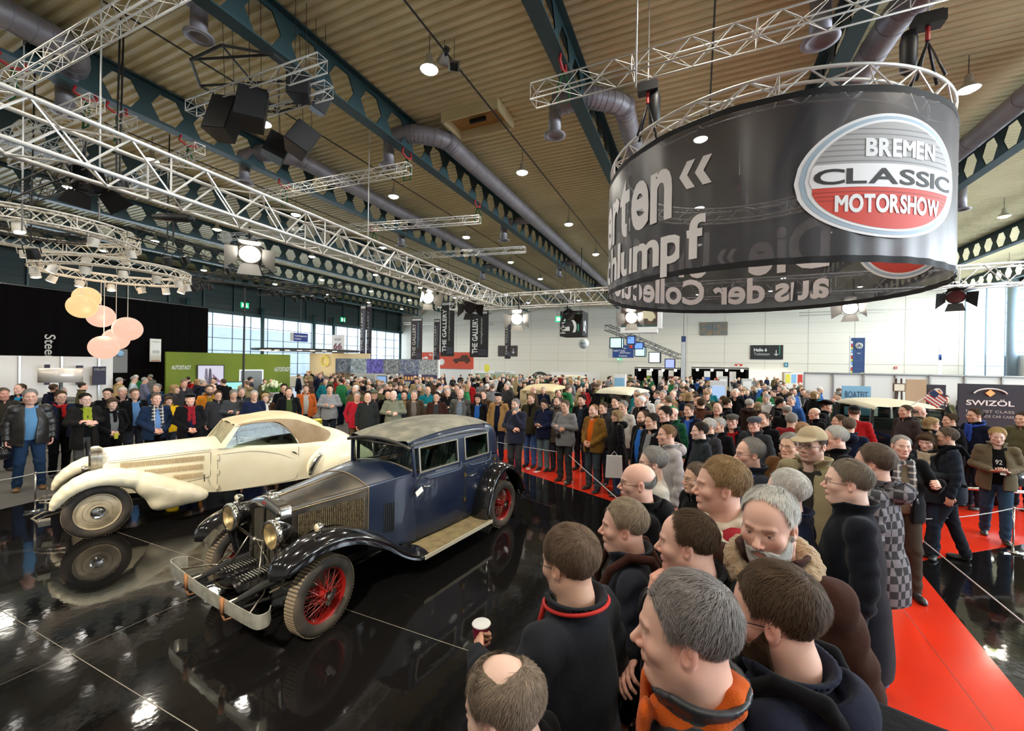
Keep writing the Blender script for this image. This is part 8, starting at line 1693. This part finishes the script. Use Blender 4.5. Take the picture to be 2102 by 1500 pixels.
P_(1722, 852, 'brown haired man facing left before the red sweater man', h=1.76, lod=1, hair='crop', hc=HB, top='coat', tc=BR, face=185)
P_(1743, 860, 'brown haired man from behind in a navy jacket', h=1.76, lod=1, hair='short', hc=HM, top='hood', tc=NV, face=75)
P_(1648, 868, 'person with curly blond red hair', h=1.68, lod=1, hair='bob', hc=(.42, .25, .14), top='coat', tc=BR, face=60)
P_(1604, 820, 'dark haired man in profile before the doorway', h=1.8, lod=1, hair='short', hc=HD, top='coat', tc=BK, face=-20)
P_(1616, 832, 'grey balding man seen from behind', h=1.76, lod=1, hair='crown', hc=HG, top='coat', tc=BK, face=70)
P_(1566, 848, 'round faced man with brown hair next to the checked cap', h=1.78, lod=1, hair='receding', hc=HB, fat=1, top='coat', tc=BK, va=30)
P_(1548, 857, 'man with grey checked cap and glasses', h=1.76, lod=1, hair='crop', hat='flat', hatc=(.05, .055, .07), glasses=True, top='coat', tc=(.03, .035, .04), skin=PINK, va=28)
P_(1503, 852, 'old man with olive flat cap, glasses and dark red pullover', h=1.74, lod=1, hair='crop', hat='flat', hatc=(.06, .055, .045), glasses=True, top='open', tc=BK, under=RD, skin=PINK, va=15)
P_(1473, 826, 'man with glasses and moustache in black jacket over beige pullover', h=1.82, lod=1, hair='receding', hc=HB, glasses=True, fat=1, stub=.3, top='open', tc=BK, under=KH, va=12)
P_(1475, 860, 'white haired man second from the young dark haired man', h=1.72, lod=1, hair='short', hc=HW, top='coat', tc=BK, va=45)
P_(1453, 861, 'white haired man right behind the young dark haired man', h=1.76, lod=1, hair='short', hc=HW, top='coat', tc=DG, va=62)
P_(1435, 869, 'young man with short dark hair in black jacket', h=1.76, lod=1, hair='short', hc=HD, top='coat', tc=(.02, .025, .03), skin=PALE, va=72)
P_(1414, 830, 'man with brown hair in navy jacket over bright blue shirt', h=1.82, lod=1, hair='short', hc=HM, top='open', tc=NV, under=(.03, .1, .45), va=38)
P_(1440, 819, 'man in plain brown jacket seen from behind', h=1.8, lod=1, hair='short', hc=HB, top='coat', tc=(.09, .035, .02), face=80)
P_(1382, 822, 'woman with curly blond hair and glasses', h=1.7, lod=1, hair='bob', hc=(.45, .3, .15), glasses=True, top='open', tc=(.1, .05, .03), under=(.6, .35, .35))
P_(1494, 819, 'man in dark jacket behind the moustached man', h=1.78, lod=1, hair='short', hc=HB, top='coat', tc=BK, face=20)
P_(1540, 820, 'white haired man with fur hood collar', h=1.74, lod=1, hair='short', hc=HW, top='hood', tc=(.04, .025, .02), face=40)
P_(1557, 826, 'woman with curly light hair in brown coat', h=1.66, lod=1, hair='bob', hc=(.4, .3, .18), top='coat', tc=BR, face=50)
P_(1381, 838, 'bald man in dark green jacket', h=1.78, lod=1, hair='bald', thick=.004, hc=HM, top='coat', tm='wool', tc=GN, bulk=1.12, skin=PINK)
P_(1355, 829, 'bald man at the back of the left group', h=1.76, lod=1, hair='bald', thick=.004, hc=HM, top='coat', tc=BK)
P_(1363, 837, 'tall man with thick dark hair in a black jacket', h=1.86, lod=1, hair='short', hc=HD, thick=.022, top='coat', tc=BK, skin=PINK, va=50)
P_(1337, 851, 'black haired man in dark collar jacket over grey shirt', h=1.8, lod=1, hair='short', hc=HD, top='open', tc=BK, under=GR, va=52)
P_(1319, 844, 'bearded man in bright blue fleece', h=1.8, lod=1, hair='receding', hc=HB, stub=.8, top='open', tc=BK, under=(.02, .12, .45), va=48)
P_(1368, 873, 'man in pale grey hooded jacket with line pattern', h=1.84, lod=1, hair='crop', hc=(.25, .14, .07), top='hood', tc=(.4, .37, .37), bulk=1.1, leg=JN, skin=PINK, va=68)
P_(1266, 843, 'blonde woman in long black hooded coat carrying a white bag', h=1.68, lod=1, hair='long', hc=(.36, .24, .12), top='hood', tc=BK, hem=.72, leg=JN, va=80)
P_(1279, 824, 'man with grey hair and glasses in pale pullover', h=1.8, lod=1, hair='short', hc=HG, glasses=True, top='knit', tm='wool', tc=(.5, .48, .44))
P_(1264, 815, 'tall dark haired man behind the blonde woman', h=1.86, lod=1, hair='short', hc=HD, top='coat', tc=DG)
P_(1218, 831, 'man in brown corduroy jacket with orange pullover, hands clasped', h=1.76, lod=1, hair='receding', hc=(.3, .17, .08), pose='front', top='open', tm='wool', tc=(.2, .1, .02), under=OR, leg=(.05, .065, .08), bulk=1.12, fat=1, skin=PINK, legs='apart')
P_(1238, 827, 'brown haired man looking over the brown jacket man', h=1.76, lod=1, hair='short', hc=HB, top='coat', tc=DG)
P_(1194, 812, 'black bearded man in black jacket', h=1.82, lod=1, hair='short', hc=HD, stub=.6, top='open', tc=BK, under=(.02, .03, .05))
P_(1160, 823, 'man with crossed arms in grey patterned cardigan and camera strap', h=1.78, lod=1, hair='short', hc=HM, glasses=True, pose='cross', legs='apart', top='knit', tm='wool', tc=(.2, .2, .21), leg=(.03, .032, .035), shoe=(.02, .015, .012))
P_(1144, 816, 'grey bearded man in brown leather coat', h=1.78, lod=1, hair='receding', hc=HM, stub=.9, top='coat', tm='leather', tc=(.05, .035, .025), hem=.7)
P_(1117, 820, 'man looking down at his phone in navy jacket', h=1.72, lod=1, hair='short', hc=HD, pose='phone', top='coat', tc=(.012, .016, .045), leg=(.1, .15, .18), tilt=22)
P_(1090, 809, 'reddish haired man in dark brown jacket and jeans', h=1.82, lod=1, hair='short', hc=(.28, .17, .09), top='coat', tc=(.04, .035, .02), scarf='knot', sc=BK, leg=(.05, .1, .25))
P_(1058, 820, 'grey bearded man holding his chin in navy pullover', h=1.78, lod=1, hair='short', hc=HG, stub=.9, pose='chin', top='knit', tm='wool', tc=(.022, .024, .045), leg=DG)
P_(1023, 807, 'man with dark cap in a tan jacket over navy', h=1.8, lod=1, hair='crop', hat='beret', hatc=BK, top='open', tc=(.33, .19, .07), under=NV, leg=NV)
P_(981, 809, 'young man with long dark hair in black and blue jacket', h=1.74, lod=1, hair='bob', hc=HD, top='open', tc=BK, under=(.02, .1, .35))
P_(992, 802, 'man with light brown hair behind the dark haired one', h=1.8, lod=1, hair='short', hc=HM, top='coat', tc=BR)
P_(945, 799, 'tall old man in a grey striped pullover', h=1.86, lod=1, hair='receding', hc=HW, top='open', tm='leather', tc=(.05, .05, .045), under=(.06, .08, .11), um='stripe', skin=PINK)
P_(919, 798, 'white haired man holding a camera', h=1.78, lod=1, hair='short', hc=HW, pose='chestcam', top='coat', tc=BK)
P_(896, 806, 'man with glasses and red lined dark jacket', h=1.76, lod=1, hair='short', hc=HD, glasses=True, top='open', tc=(.04, .015, .012), under=DG)
P_(850, 802, 'grey haired man in brown suede jacket', h=1.78, lod=1, hair='short', hc=HG, top='open', tc=(.06, .045, .03), under=(.15, .13, .12), fat=1)
P_(830, 803, 'dark haired man with long tan scarf', h=1.76, lod=1, hair='short', hc=HD, top='coat', tc=DG, scarf='tails', sc=TN)
P_(808, 802, 'bald man with crossed arms in grey green jacket', h=1.8, lod=1, hair='bald', thick=.004, hc=HM, pose='cross', top='coat', tc=(.17, .18, .13), leg=DG, skin=PALE)
P_(797, 801, 'dark haired man behind the grey green jacket', h=1.78, lod=1, hair='short', hc=HD, top='coat', tc=BK)
P_(769, 802, 'man with grey hat and glasses', h=1.76, lod=1, hair='crop', hat='flat', hatc=OL, glasses=True, top='coat', tc=DG)
P_(755, 807, 'bald man with glasses in black jacket', h=1.74, lod=1, hair='bald', thick=.003, hc=HD, glasses=True, fat=1, top='coat', tc=(.02, .022, .022), leg=DG)
P_(733, 805, 'man with glasses in bright red pullover', h=1.74, lod=1, hair='short', hc=HG, glasses=True, pose='pocket', top='knit', tm='wool', tc=(.4, .015, .03), leg=(.12, .085, .045), skin=PINK)
P_(677, 791, 'man with crossed arms in grey sweatshirt and blue waist bag', h=1.84, lod=1, hair='short', hc=HD, pose='cross', top='knit', tc=(.26, .27, .29), leg=(.015, .02, .03))
P_(628, 791, 'man in orange and black motorcycle jacket', h=1.8, lod=1, hair='short', hc=HM, top='open', tc=(.55, .13, .03), under=(.5, .5, .48))
P_(593, 796, 'man in long black coat over olive pullover', h=1.82, lod=1, hair='crop', hc=HB, top='open', tm='wool', tc=BK, under=(.04, .06, .02), hem=.65)
P_(583, 789, 'dark haired man behind the long coat', h=1.84, lod=1, hair='short', hc=HD, top='coat', tc=BK)
P_(545, 808, 'blonde woman in brown jacket with white top', h=1.66, lod=1, hair='long', hc=(.55, .38, .2), top='open', tc=BR, under=WH, skin=PALE)
P_(522, 803, 'old man with glasses in navy cardigan', h=1.74, lod=1, hair='short', hc=HW, glasses=True, top='knit', tm='wool', tc=(.012, .018, .05))
P_(480, 801, 'grey haired man with crossed arms in charcoal shirt', h=1.76, lod=1, hair='short', hc=HG, pose='cross', top='knit', tc=(.055, .06, .065), tilt=14)
P_(496, 797, 'grey haired man behind the charcoal shirt', h=1.76, lod=1, hair='short', hc=HG, top='coat', tc=DG)
P_(448, 803, 'man with glasses behind the orange jacket', h=1.74, lod=1, hair='short', hc=HB, glasses=True, top='coat', tc=DG)
P_(430, 791, 'bearded man with glasses in orange and grey jacket', h=1.86, lod=1, hair='short', hc=HM, glasses=True, stub=.7, top='open', tc=(.62, .22, .02), under=(.3, .2, .02))
P_(391, 809, 'man with black beret and dark red scarf', h=1.78, lod=1, hair='crop', hc=HG, hat='beret', hatc=BK, pose='front', top='open', tc=BK, under=NV, scarf='tails', sc=(.22, .012, .02), leg=NV, skin=PINK)
P_(346, 814, 'woman in yellow jacket behind the checked scarf man', h=1.62, lod=1, hair='bob', hc=HB, top='coat', tc=(.65, .38, .01))
P_(321, 808, 'man in navy jacket with black and white checked scarf, hands folded', h=1.8, lod=1, hair='short', hc=HM, pose='front', top='open', tc=(.012, .025, .06), under=(.13, .25, .5), scarf='open', sc=(.04, .04, .045), sm='plaid', leg=BK, skin=PINK)
P_(322, 789, 'man with grey wavy hair turned aside', h=1.82, lod=1, hair='short', hc=HG, top='coat', tc=(.02, .05, .12), turn=-40)
P_(277, 799, 'man with glasses in dark suit behind the woman', h=1.8, lod=1, hair='short', hc=HM, glasses=True, top='open', tc=BK, under=BL)
P_(252, 795, 'man with short grey hair in black coat', h=1.84, lod=1, hair='crop', hc=HW, top='open', tc=BK, under=(.5, .35, .37), skin=PINK)
P_(231, 818, 'woman with short brown hair in black parka holding a yellow cup', h=1.68, lod=1, hair='bob', hc=HB, pose='front', top='open', tc=BK, under=(.2, .21, .22), um='wool', scarf='knot', sc=BK, leg=BK, hem=.72, skin=PALE)
P_(221, 799, 'dark haired man with glasses looking sideways', h=1.8, lod=1, hair='short', hc=HD, glasses=True, top='coat', tc=BK, turn=-30)
P_(176, 809, 'young man with bright green scarf and crossed arms', h=1.8, lod=1, hair='short', hc=HD, glasses=True, pose='cross', top='fleece', tc=(.014, .013, .012), under=BK, hem=.66, scarf='tails', sc=(.28, .33, .03), leg=(.1, .1, .1), fat=1, bulk=1.1, skin=PALE)
P_(125, 804, 'man with glasses in navy coat with red collar', h=1.82, lod=1, hair='short', hc=HB, glasses=True, top='open', tc=(.014, .018, .04), under=BK, scarf='knot', sc=(.45, .015, .02), leg=BK)
P_(62, 801, 'big grey haired man with glasses in black leather jacket and jeans', h=1.92, lod=0, hair='short', hc=HG, glasses=True, stub=.5, fat=1, top='open', tm='leather', tc=(.015, .013, .012), under=(.1, .24, .42), um='denim', leg=(.02, .045, .1), shoe=(.16, .08, .03), bulk=1.18, legs='apart', va=-4, skin=PINK)
P_(40, 789, 'brown haired man in profile in blue shirt behind the leather jacket', h=1.86, lod=1, hair='receding', hc=HB, top='open', tc=BK, under=(.02, .25, .5), turn=-60, skin=PINK)
P_(7, 798, 'reddish faced man at the left edge in dark jacket', h=1.84, lod=1, hair='short', hc=HM, fat=1, stub=.3, top='coat', tc=(.03, .025, .02), leg=NV, skin=(.62, .3, .22))
P_(7, 762, 'grey haired man in navy jacket at the left edge', h=1.9, lod=1, hair='short', hc=HG, top='coat', tc=NV, face=-10)
# figures at the green stand and behind the left rows
for (px, py, h, kw, lab) in ((358, 775, 1.68, dict(hair='short', hc=HD, top='knit', tc=WH, leg=WH, face=80), 'person in white with hands on hips at the green stand'), (386, 773, 1.78, dict(hair='crop', hc=HD, top='coat', tc=BK, leg=BK, face=170), 'man in black suit facing left at the green stand'), (439, 776, 1.8, dict(hair='short', hc=HD, top='open', tc=BK, under=WH, face=-60), 'smiling man in black suit before the upright screen'), (418, 781, 1.74, dict(hair='short', hc=HG, top='hood', tc=NV, face=60), 'visitor in navy jacket before the green stand'), (507, 780, 1.76, dict(hair='bald', hc=HM, top='coat', tc=BR, face=120), 'bald visitor in brown jacket near the steel door'), (515, 774, 1.8, dict(hair='short', hc=HD, top='coat', tc=DG, face=80), 'dark haired visitor before the steel door'),
    (94, 768, 1.78, dict(hair='short', hc=HD, pose='camera', top='coat', tm='leather', tc=(.05, .04, .035), face=-10), 'man in brown jacket holding a camera to his eye at the left'), (58, 764, 1.75, dict(hair='bald', hc=HM, top='coat', tc=BR, face=20), 'balding man in brown coat under the drum lamp'), (42, 771, 1.65, dict(hair='bob', hc=HG, top='coat', tc=NV, face=160), 'light haired woman behind the leather jacket man'), (246, 776, 1.78, dict(hair='short', hc=HG, hat='cap', hatc=HG, top='coat', tc=(.45, .33, .16), face=100, bulk=1.15), 'man in tan jacket seen from behind near the curtain'), (276, 773, 1.8, dict(hair='short', hc=HG, top='knit', tc=(.5, .58, .65), face=60), 'man in pale blue shirt seen from behind'), (298, 775, 1.76, dict(hair='short', hc=HG, top='knit', tm='stripe', tc=(.05, .03, .12), face=80), 'man in striped purple pullover'), (308, 769, 1.78, dict(hair='short', hc=HG, top='open', tc=GR, under=WH, face=200), 'grey haired man in grey jacket by the curtain'), (184, 776, 1.78, dict(hair='short', hc=HD, top='hood', tc=(.5, .03, .025), face=60, pack='bag'), 'man in red and grey hooded jacket seen from behind'), (171, 786, 1.75, dict(hair='short', hc=HD, top='coat', tc=OL, face=80), 'dark haired man in olive jacket from behind'), (193, 768, 1.75, dict(hair='short', hc=HG, top='coat', tc=NV, glasses=True, face=150), 'grey haired man with glasses near the dark banner'), (112, 789, 1.78, dict(hair='short', hc=HB, top='coat', tc=NV, face=110), 'man in navy suit from behind at the left'), (127, 794, 1.72, dict(hair='bald', hc=HM, top='coat', tc=BR, face=80), 'bald man behind the red collar coat'),
    (1115, 795, 1.74, dict(hair='short', hc=HG, top='coat', tc=NV, face=-70), 'man in navy coat next to the pale yellow saloon'), (1043, 783, 1.76, dict(hair='short', hc=HW, top='coat', tc=OL, face=90, pack='bag'), 'grey haired man with rucksack behind the pale yellow saloon'), (1204, 787, 1.78, dict(hair='bald', hc=HD, pose='camera', top='coat', tc=BK, face=-100), 'bald man photographing in the centre crowd'), (1146, 801, 1.76, dict(hair='receding', hc=HM, top='coat', tc=DG, face=-20), 'balding man in grey jacket near the phone man'), (860, 790, 1.74, dict(hair='short', hc=HG, top='coat', tc=(.06, .04, .03), face=30), 'grey haired man turned away behind the brown suede jacket'), (822, 774, 1.8, dict(hair='short', hc=HD, top='coat', tc=NV, face=170), 'man in navy shirt before the gallery wall'), (862, 777, 1.78, dict(hair='bald', hc=HW, top='coat', tc=LG, face=-60), 'white haired man before the gallery wall')):
    person(px, py, h, lod=2, label=lab, **kw)
# ---- the crowd further back: every visitor on his own feet
rg = random.Random(11); placed = []
tcols = [('black', BK), ('dark grey', DG), ('navy', NV), ('brown', BR), ('olive', OL), ('grey', GR), ('black', BK), ('navy', NV), ('dark grey', DG), ('red', RD), ('blue', (.03, .1, .3)), ('beige', KH), ('teal', (.01, .16, .2)), ('white', WH), ('green', (.02, .15, .05))]
def crowd(n, x0, x1, y0, y1, region, facerange=(0, 360), lod=3, dmin=15):
    k = 0; tries = 0
    while k < n and tries < n * 30:
        tries += 1; px = rg.uniform(x0, x1); py = rg.uniform(y0, y1) if n < 10 else y0 + (y1 - y0) * rg.random() ** 1.5; h = rg.uniform(1.62, 1.88); p = onz(px, py, h)
        if p[1] < 2 or p[1] > 43.5 or p[0] < XL + 1.5 or p[0] > 20.8: continue
        if any((p[0] - q[0]) ** 2 + (p[1] - q[1]) ** 2 < .3 for q in placed): continue
        if any(a_ < p[0] < b_ and c_ < p[1] < d_ for a_, b_, c_, d_ in OBST): continue
        placed.append((p[0], p[1])); cn, cc = tcols[min(len(tcols) - 1, int(rg.random() ** 1.3 * len(tcols)))]; hn, hair, hcol = rg.choice([('dark haired', 'short', HD), ('brown haired', 'short', HB), ('brown haired', 'short', HM), ('grey haired', 'short', HG), ('white haired', 'short', HW), ('bald', 'bald', HG), ('long haired', 'bob', HB), ('blonde', 'bob', HL)])
        lab = '%s visitor in %s clothes %s' % (hn, cn, region); f = rg.uniform(*facerange)
        person(px, py, h, at=(p[0], p[1]), face=f, lod=lod, hair=hair, hc=hcol, thick=.014 if hair != 'bald' else .006, pose=rg.choice(['down', 'down', 'front', 'cross', 'walk', 'pocket', 'camera']), legs=rg.choice(['stand', 'walk']), top=rg.choice(['coat', 'coat', 'hood', 'open']), under=rg.choice([WH, BL, DG]) if rg.random() < .3 else None, tc=cc, leg=rg.choice([BK, JN, DG, NV]), label=lab, group=lab); k += 1
occ = [o for o in bpy.data.objects if o.get('category') == 'person']; placed += [(o.location.x, o.location.y) for o in occ]
bpy.context.view_layer.update(); OBST = []
for o in bpy.data.objects:
    r_ = o
    while r_.parent: r_ = r_.parent
    if o.type == 'MESH' and r_.get('category') not in ('person', None, 'barrier post', 'rope', 'leaflet', 'flowers'):
        bb = np.array([o.matrix_world @ Vector(c) for c in o.bound_box])
        if bb[:, 2].min() < 1.8: OBST.append((bb[:, 0].min() - .3, bb[:, 0].max() + .3, bb[:, 1].min() - .3, bb[:, 1].max() + .3))
crowd(16, 10, 330, 752, 775, 'between the left partitions and the front row'); crowd(10, 340, 560, 778, 792, 'between the green stand and the front row')
crowd(34, 610, 720, 758, 784, 'under the pale canopy stand'); crowd(40, 720, 900, 766, 794, 'before the gallery picture wall')
crowd(66, 900, 1100, 767, 792, 'below the red billboard'); crowd(60, 1080, 1300, 769, 794, 'below the hall number cube')
crowd(30, 1290, 1420, 772, 792, 'before the left black booth'); crowd(22, 1300, 1440, 790, 815, 'right of the dark saloon with pale roof', (100, 300), 2)
crowd(34, 1420, 1620, 772, 792, 'before the right black booth'); crowd(26, 1430, 1650, 792, 815, 'in the middle of the red runner crowd', (100, 330), 2)
crowd(20, 1600, 1730, 785, 815, 'before the long white partitions', (0, 360), 2); crowd(10, 1890, 2100, 805, 822, 'near the sponsor walls', (40, 140), 2)
# things held or carried by visitors
def held(name, lab, cat, p, build): t = thing(name, lab, cat, tuple(p)); build(t); return t
def from_person(prefix, loc):
    r = [o for o in bpy.data.objects if o.get('label', '').startswith(prefix)][0]; s_ = r.scale[0]; a_ = r.rotation_euler.z; x, y, z = loc; return np.array([r.location.x + s_ * (x * math.cos(a_) - y * math.sin(a_)), r.location.y + s_ * (x * math.sin(a_) + y * math.cos(a_)), s_ * z]), a_
p, a_ = from_person('brown haired man in dark jacket with red lining', (.32, .17, 1.315))
t = thing('paper_cup', 'burgundy paper cup with yellow lettering in the hand of the brown haired man', 'cup', tuple(p - (0, 0, .07)), a_); obj('cup_body', MB().lathe([(.027, 0), (.0385, .115), (.036, .115), (.025, .006), (0, .006)], 28), mat('cup_burgundy', (.22, .01, .045), .4), t, angle=40); obj('rim', MB().lathe([(.0385, .112), (.041, .115), (.0385, .119), (.036, .115)], 28), K_WHITE, t, True); obj('inside', MB().lathe([(.0362, .112), (.025, .012), (0, .012)], 28), K_WHITE, t, True)
ph = math.atan2(-p[1], -p[0]) - a_; cn, sn = math.cos(ph), math.sin(ph); lettering('to go', (.036 * cn + .019 * sn, .036 * sn - .019 * cn, .075), (-sn, cn, 0), (.08 * cn, .08 * sn, 1), .038, .014, K_YEL, t, off=.001)
for (pre, loc, lab, c_) in (('woman with fringe', (.3, .0, 1.25), 'black camera held by the woman with pale scarf', BK), ('white haired man holding a camera', (.3, 0, 1.25), 'black camera held by the white haired man', BK), ('man with crossed arms in grey patterned', (.17, -.05, 1.02), 'black camera hanging in front of the grey cardigan', BK), ('man in brown jacket holding a camera', (.3, 0, 1.58), 'black camera at the eye of the man at the left', BK), ('bald man photographing', (.3, 0, 1.58), 'small camera of the bald photographing man', BK)):
    p, a_ = from_person(pre, loc); t = thing('camera', lab, 'camera', tuple(p), a_); obj('camera_body', MB().box((0, 0, 0), (.05, .12, .08)).box((0, 0, .05), (.04, .05, .03)), M_BLK, t); mb = MB(); xlathe(mb, [(.032, .02), (.034, .08), (.028, .08), (0, .07)], (0, 0, 0), 18); obj('camera_lens', mb, M_BLK, t, angle=40)
for (pre, loc, lab) in (('man looking down at his phone', (.33, .02, 1.14), 'small phone in the hands of the navy jacket man'), ('blond boy', (.33, .02, 1.14), 'silver pocket camera in the hands of the blond boy')):
    p, a_ = from_person(pre, loc); t = thing('phone', lab, 'phone', tuple(p), a_); obj('case', MB().box((0, 0, 0), (.012, .06, .1), R=rotm('Y', -40)), K_SIL, t); obj('display', MB().box((-.008, 0, .006), (.002, .052, .085), R=rotm('Y', -40)), M_BLK, t)
p, a_ = from_person('woman with short brown hair', (.24, 0, .93)); t = thing('yellow_cup', 'yellow cup held by the woman in the black parka', 'cup', tuple(p)); obj('cup_body', MB().lathe([(.03, -.06), (.045, .06), (.04, .06), (.028, -.05), (0, -.05)], 20), K_YEL, t, angle=40); obj('rim', MB().lathe([(.045, .058), (.047, .061), (.044, .064)], 20, cap=False), K_YEL, t)
p, a_ = from_person('blonde woman in long black hooded', (.12, .3, .78)); t = thing('white_bag', 'white carrier bag hanging from the hand of the blonde woman', 'bag', tuple(p - (0, 0, .3)), a_); obj('bag', MB().poly([(-.16, 0, 0), (.16, 0, 0), (.14, 0, .42), (-.14, 0, .42)], .05, (0, 1, 0)), K_WHITE, t); obj('handle', MB().tube([(-.06, .02, .42), (0, .02, .5), (.06, .02, .42)], .006, 5), K_WHITE, t); obj('print', MB().box((0, -.004, .2), (.14, .004, .12)), solid('bag_green', (.02, .12, .06)), t)
p, a_ = from_person('big grey haired man', (.06, -.3, .82)); t = thing('motorcycle_helmet', 'black helmet held low by the man in the leather jacket', 'helmet', tuple(p - (0, 0, .12)), a_); obj('shell', MB().ball((0, 0, 0), (.13, .11, .13), 20, 14), M_BLKP, t, True); obj('visor', MB().ball((.03, 0, .0), (.11, .1, .06), 18, 10), mat('visor_dark', (.03, .03, .035), .05), t, True)
# number on the boy's shirt and trim on the cup man's jacket
p, a_ = from_person('blond boy', (0, 0, 0)); r = [o for o in bpy.data.objects if o.get('label', '').startswith('blond boy')][0]
lettering('92', (.141, -.035, 1.22), (0, 1, 0), (0, 0, 1), .075, .075, K_WHITE, r, 'shirt_print')
r = [o for o in bpy.data.objects if o.get('label', '').startswith('brown haired man in dark jacket with red')][0]
mb = MB(); mb.tube([(.118 * math.cos(q) - .014, .116 * math.sin(q), 1.522 - .02 * math.cos(q)) for q in np.linspace(.5, 2 * PI - .5, 40)], .007, 8); mb.tube([(.09, .05, 1.5), (.115, .055, 1.4), (.135, .05, 1.25), (.135, .045, 1.1)], .011, 6); obj('red_lining', mb, mat('red_trim', (.55, .02, .015), .7), r, True)
# bands of the norwegian sweater
r = [o for o in bpy.data.objects if o.get('label', '').startswith('sandy haired man in white patterned')][0]
M_BAND = mat('knit_band_navy', (.02, .02, .05), .95); M_BANDR = mat('knit_band_red', (.3, .02, .03), .95)
# the farthest visitors, past the nearest three hundred, read as one distant crowd
pe = sorted((o for o in bpy.data.objects if o.get('category') == 'person'), key=lambda o: math.hypot(o.location.x, o.location.y))
dc = bpy.data.objects.new('distant_crowd', None); COL.objects.link(dc); tag(dc, 'dense distant crowd of small visitors in front of the far stands and booths', 'crowd', None, 'stuff')
for o in pe[300:]:
    for k_ in ('label', 'category', 'group'):
        if k_ in o: del o[k_]
    o.name = 'visitor'; o.parent = dc
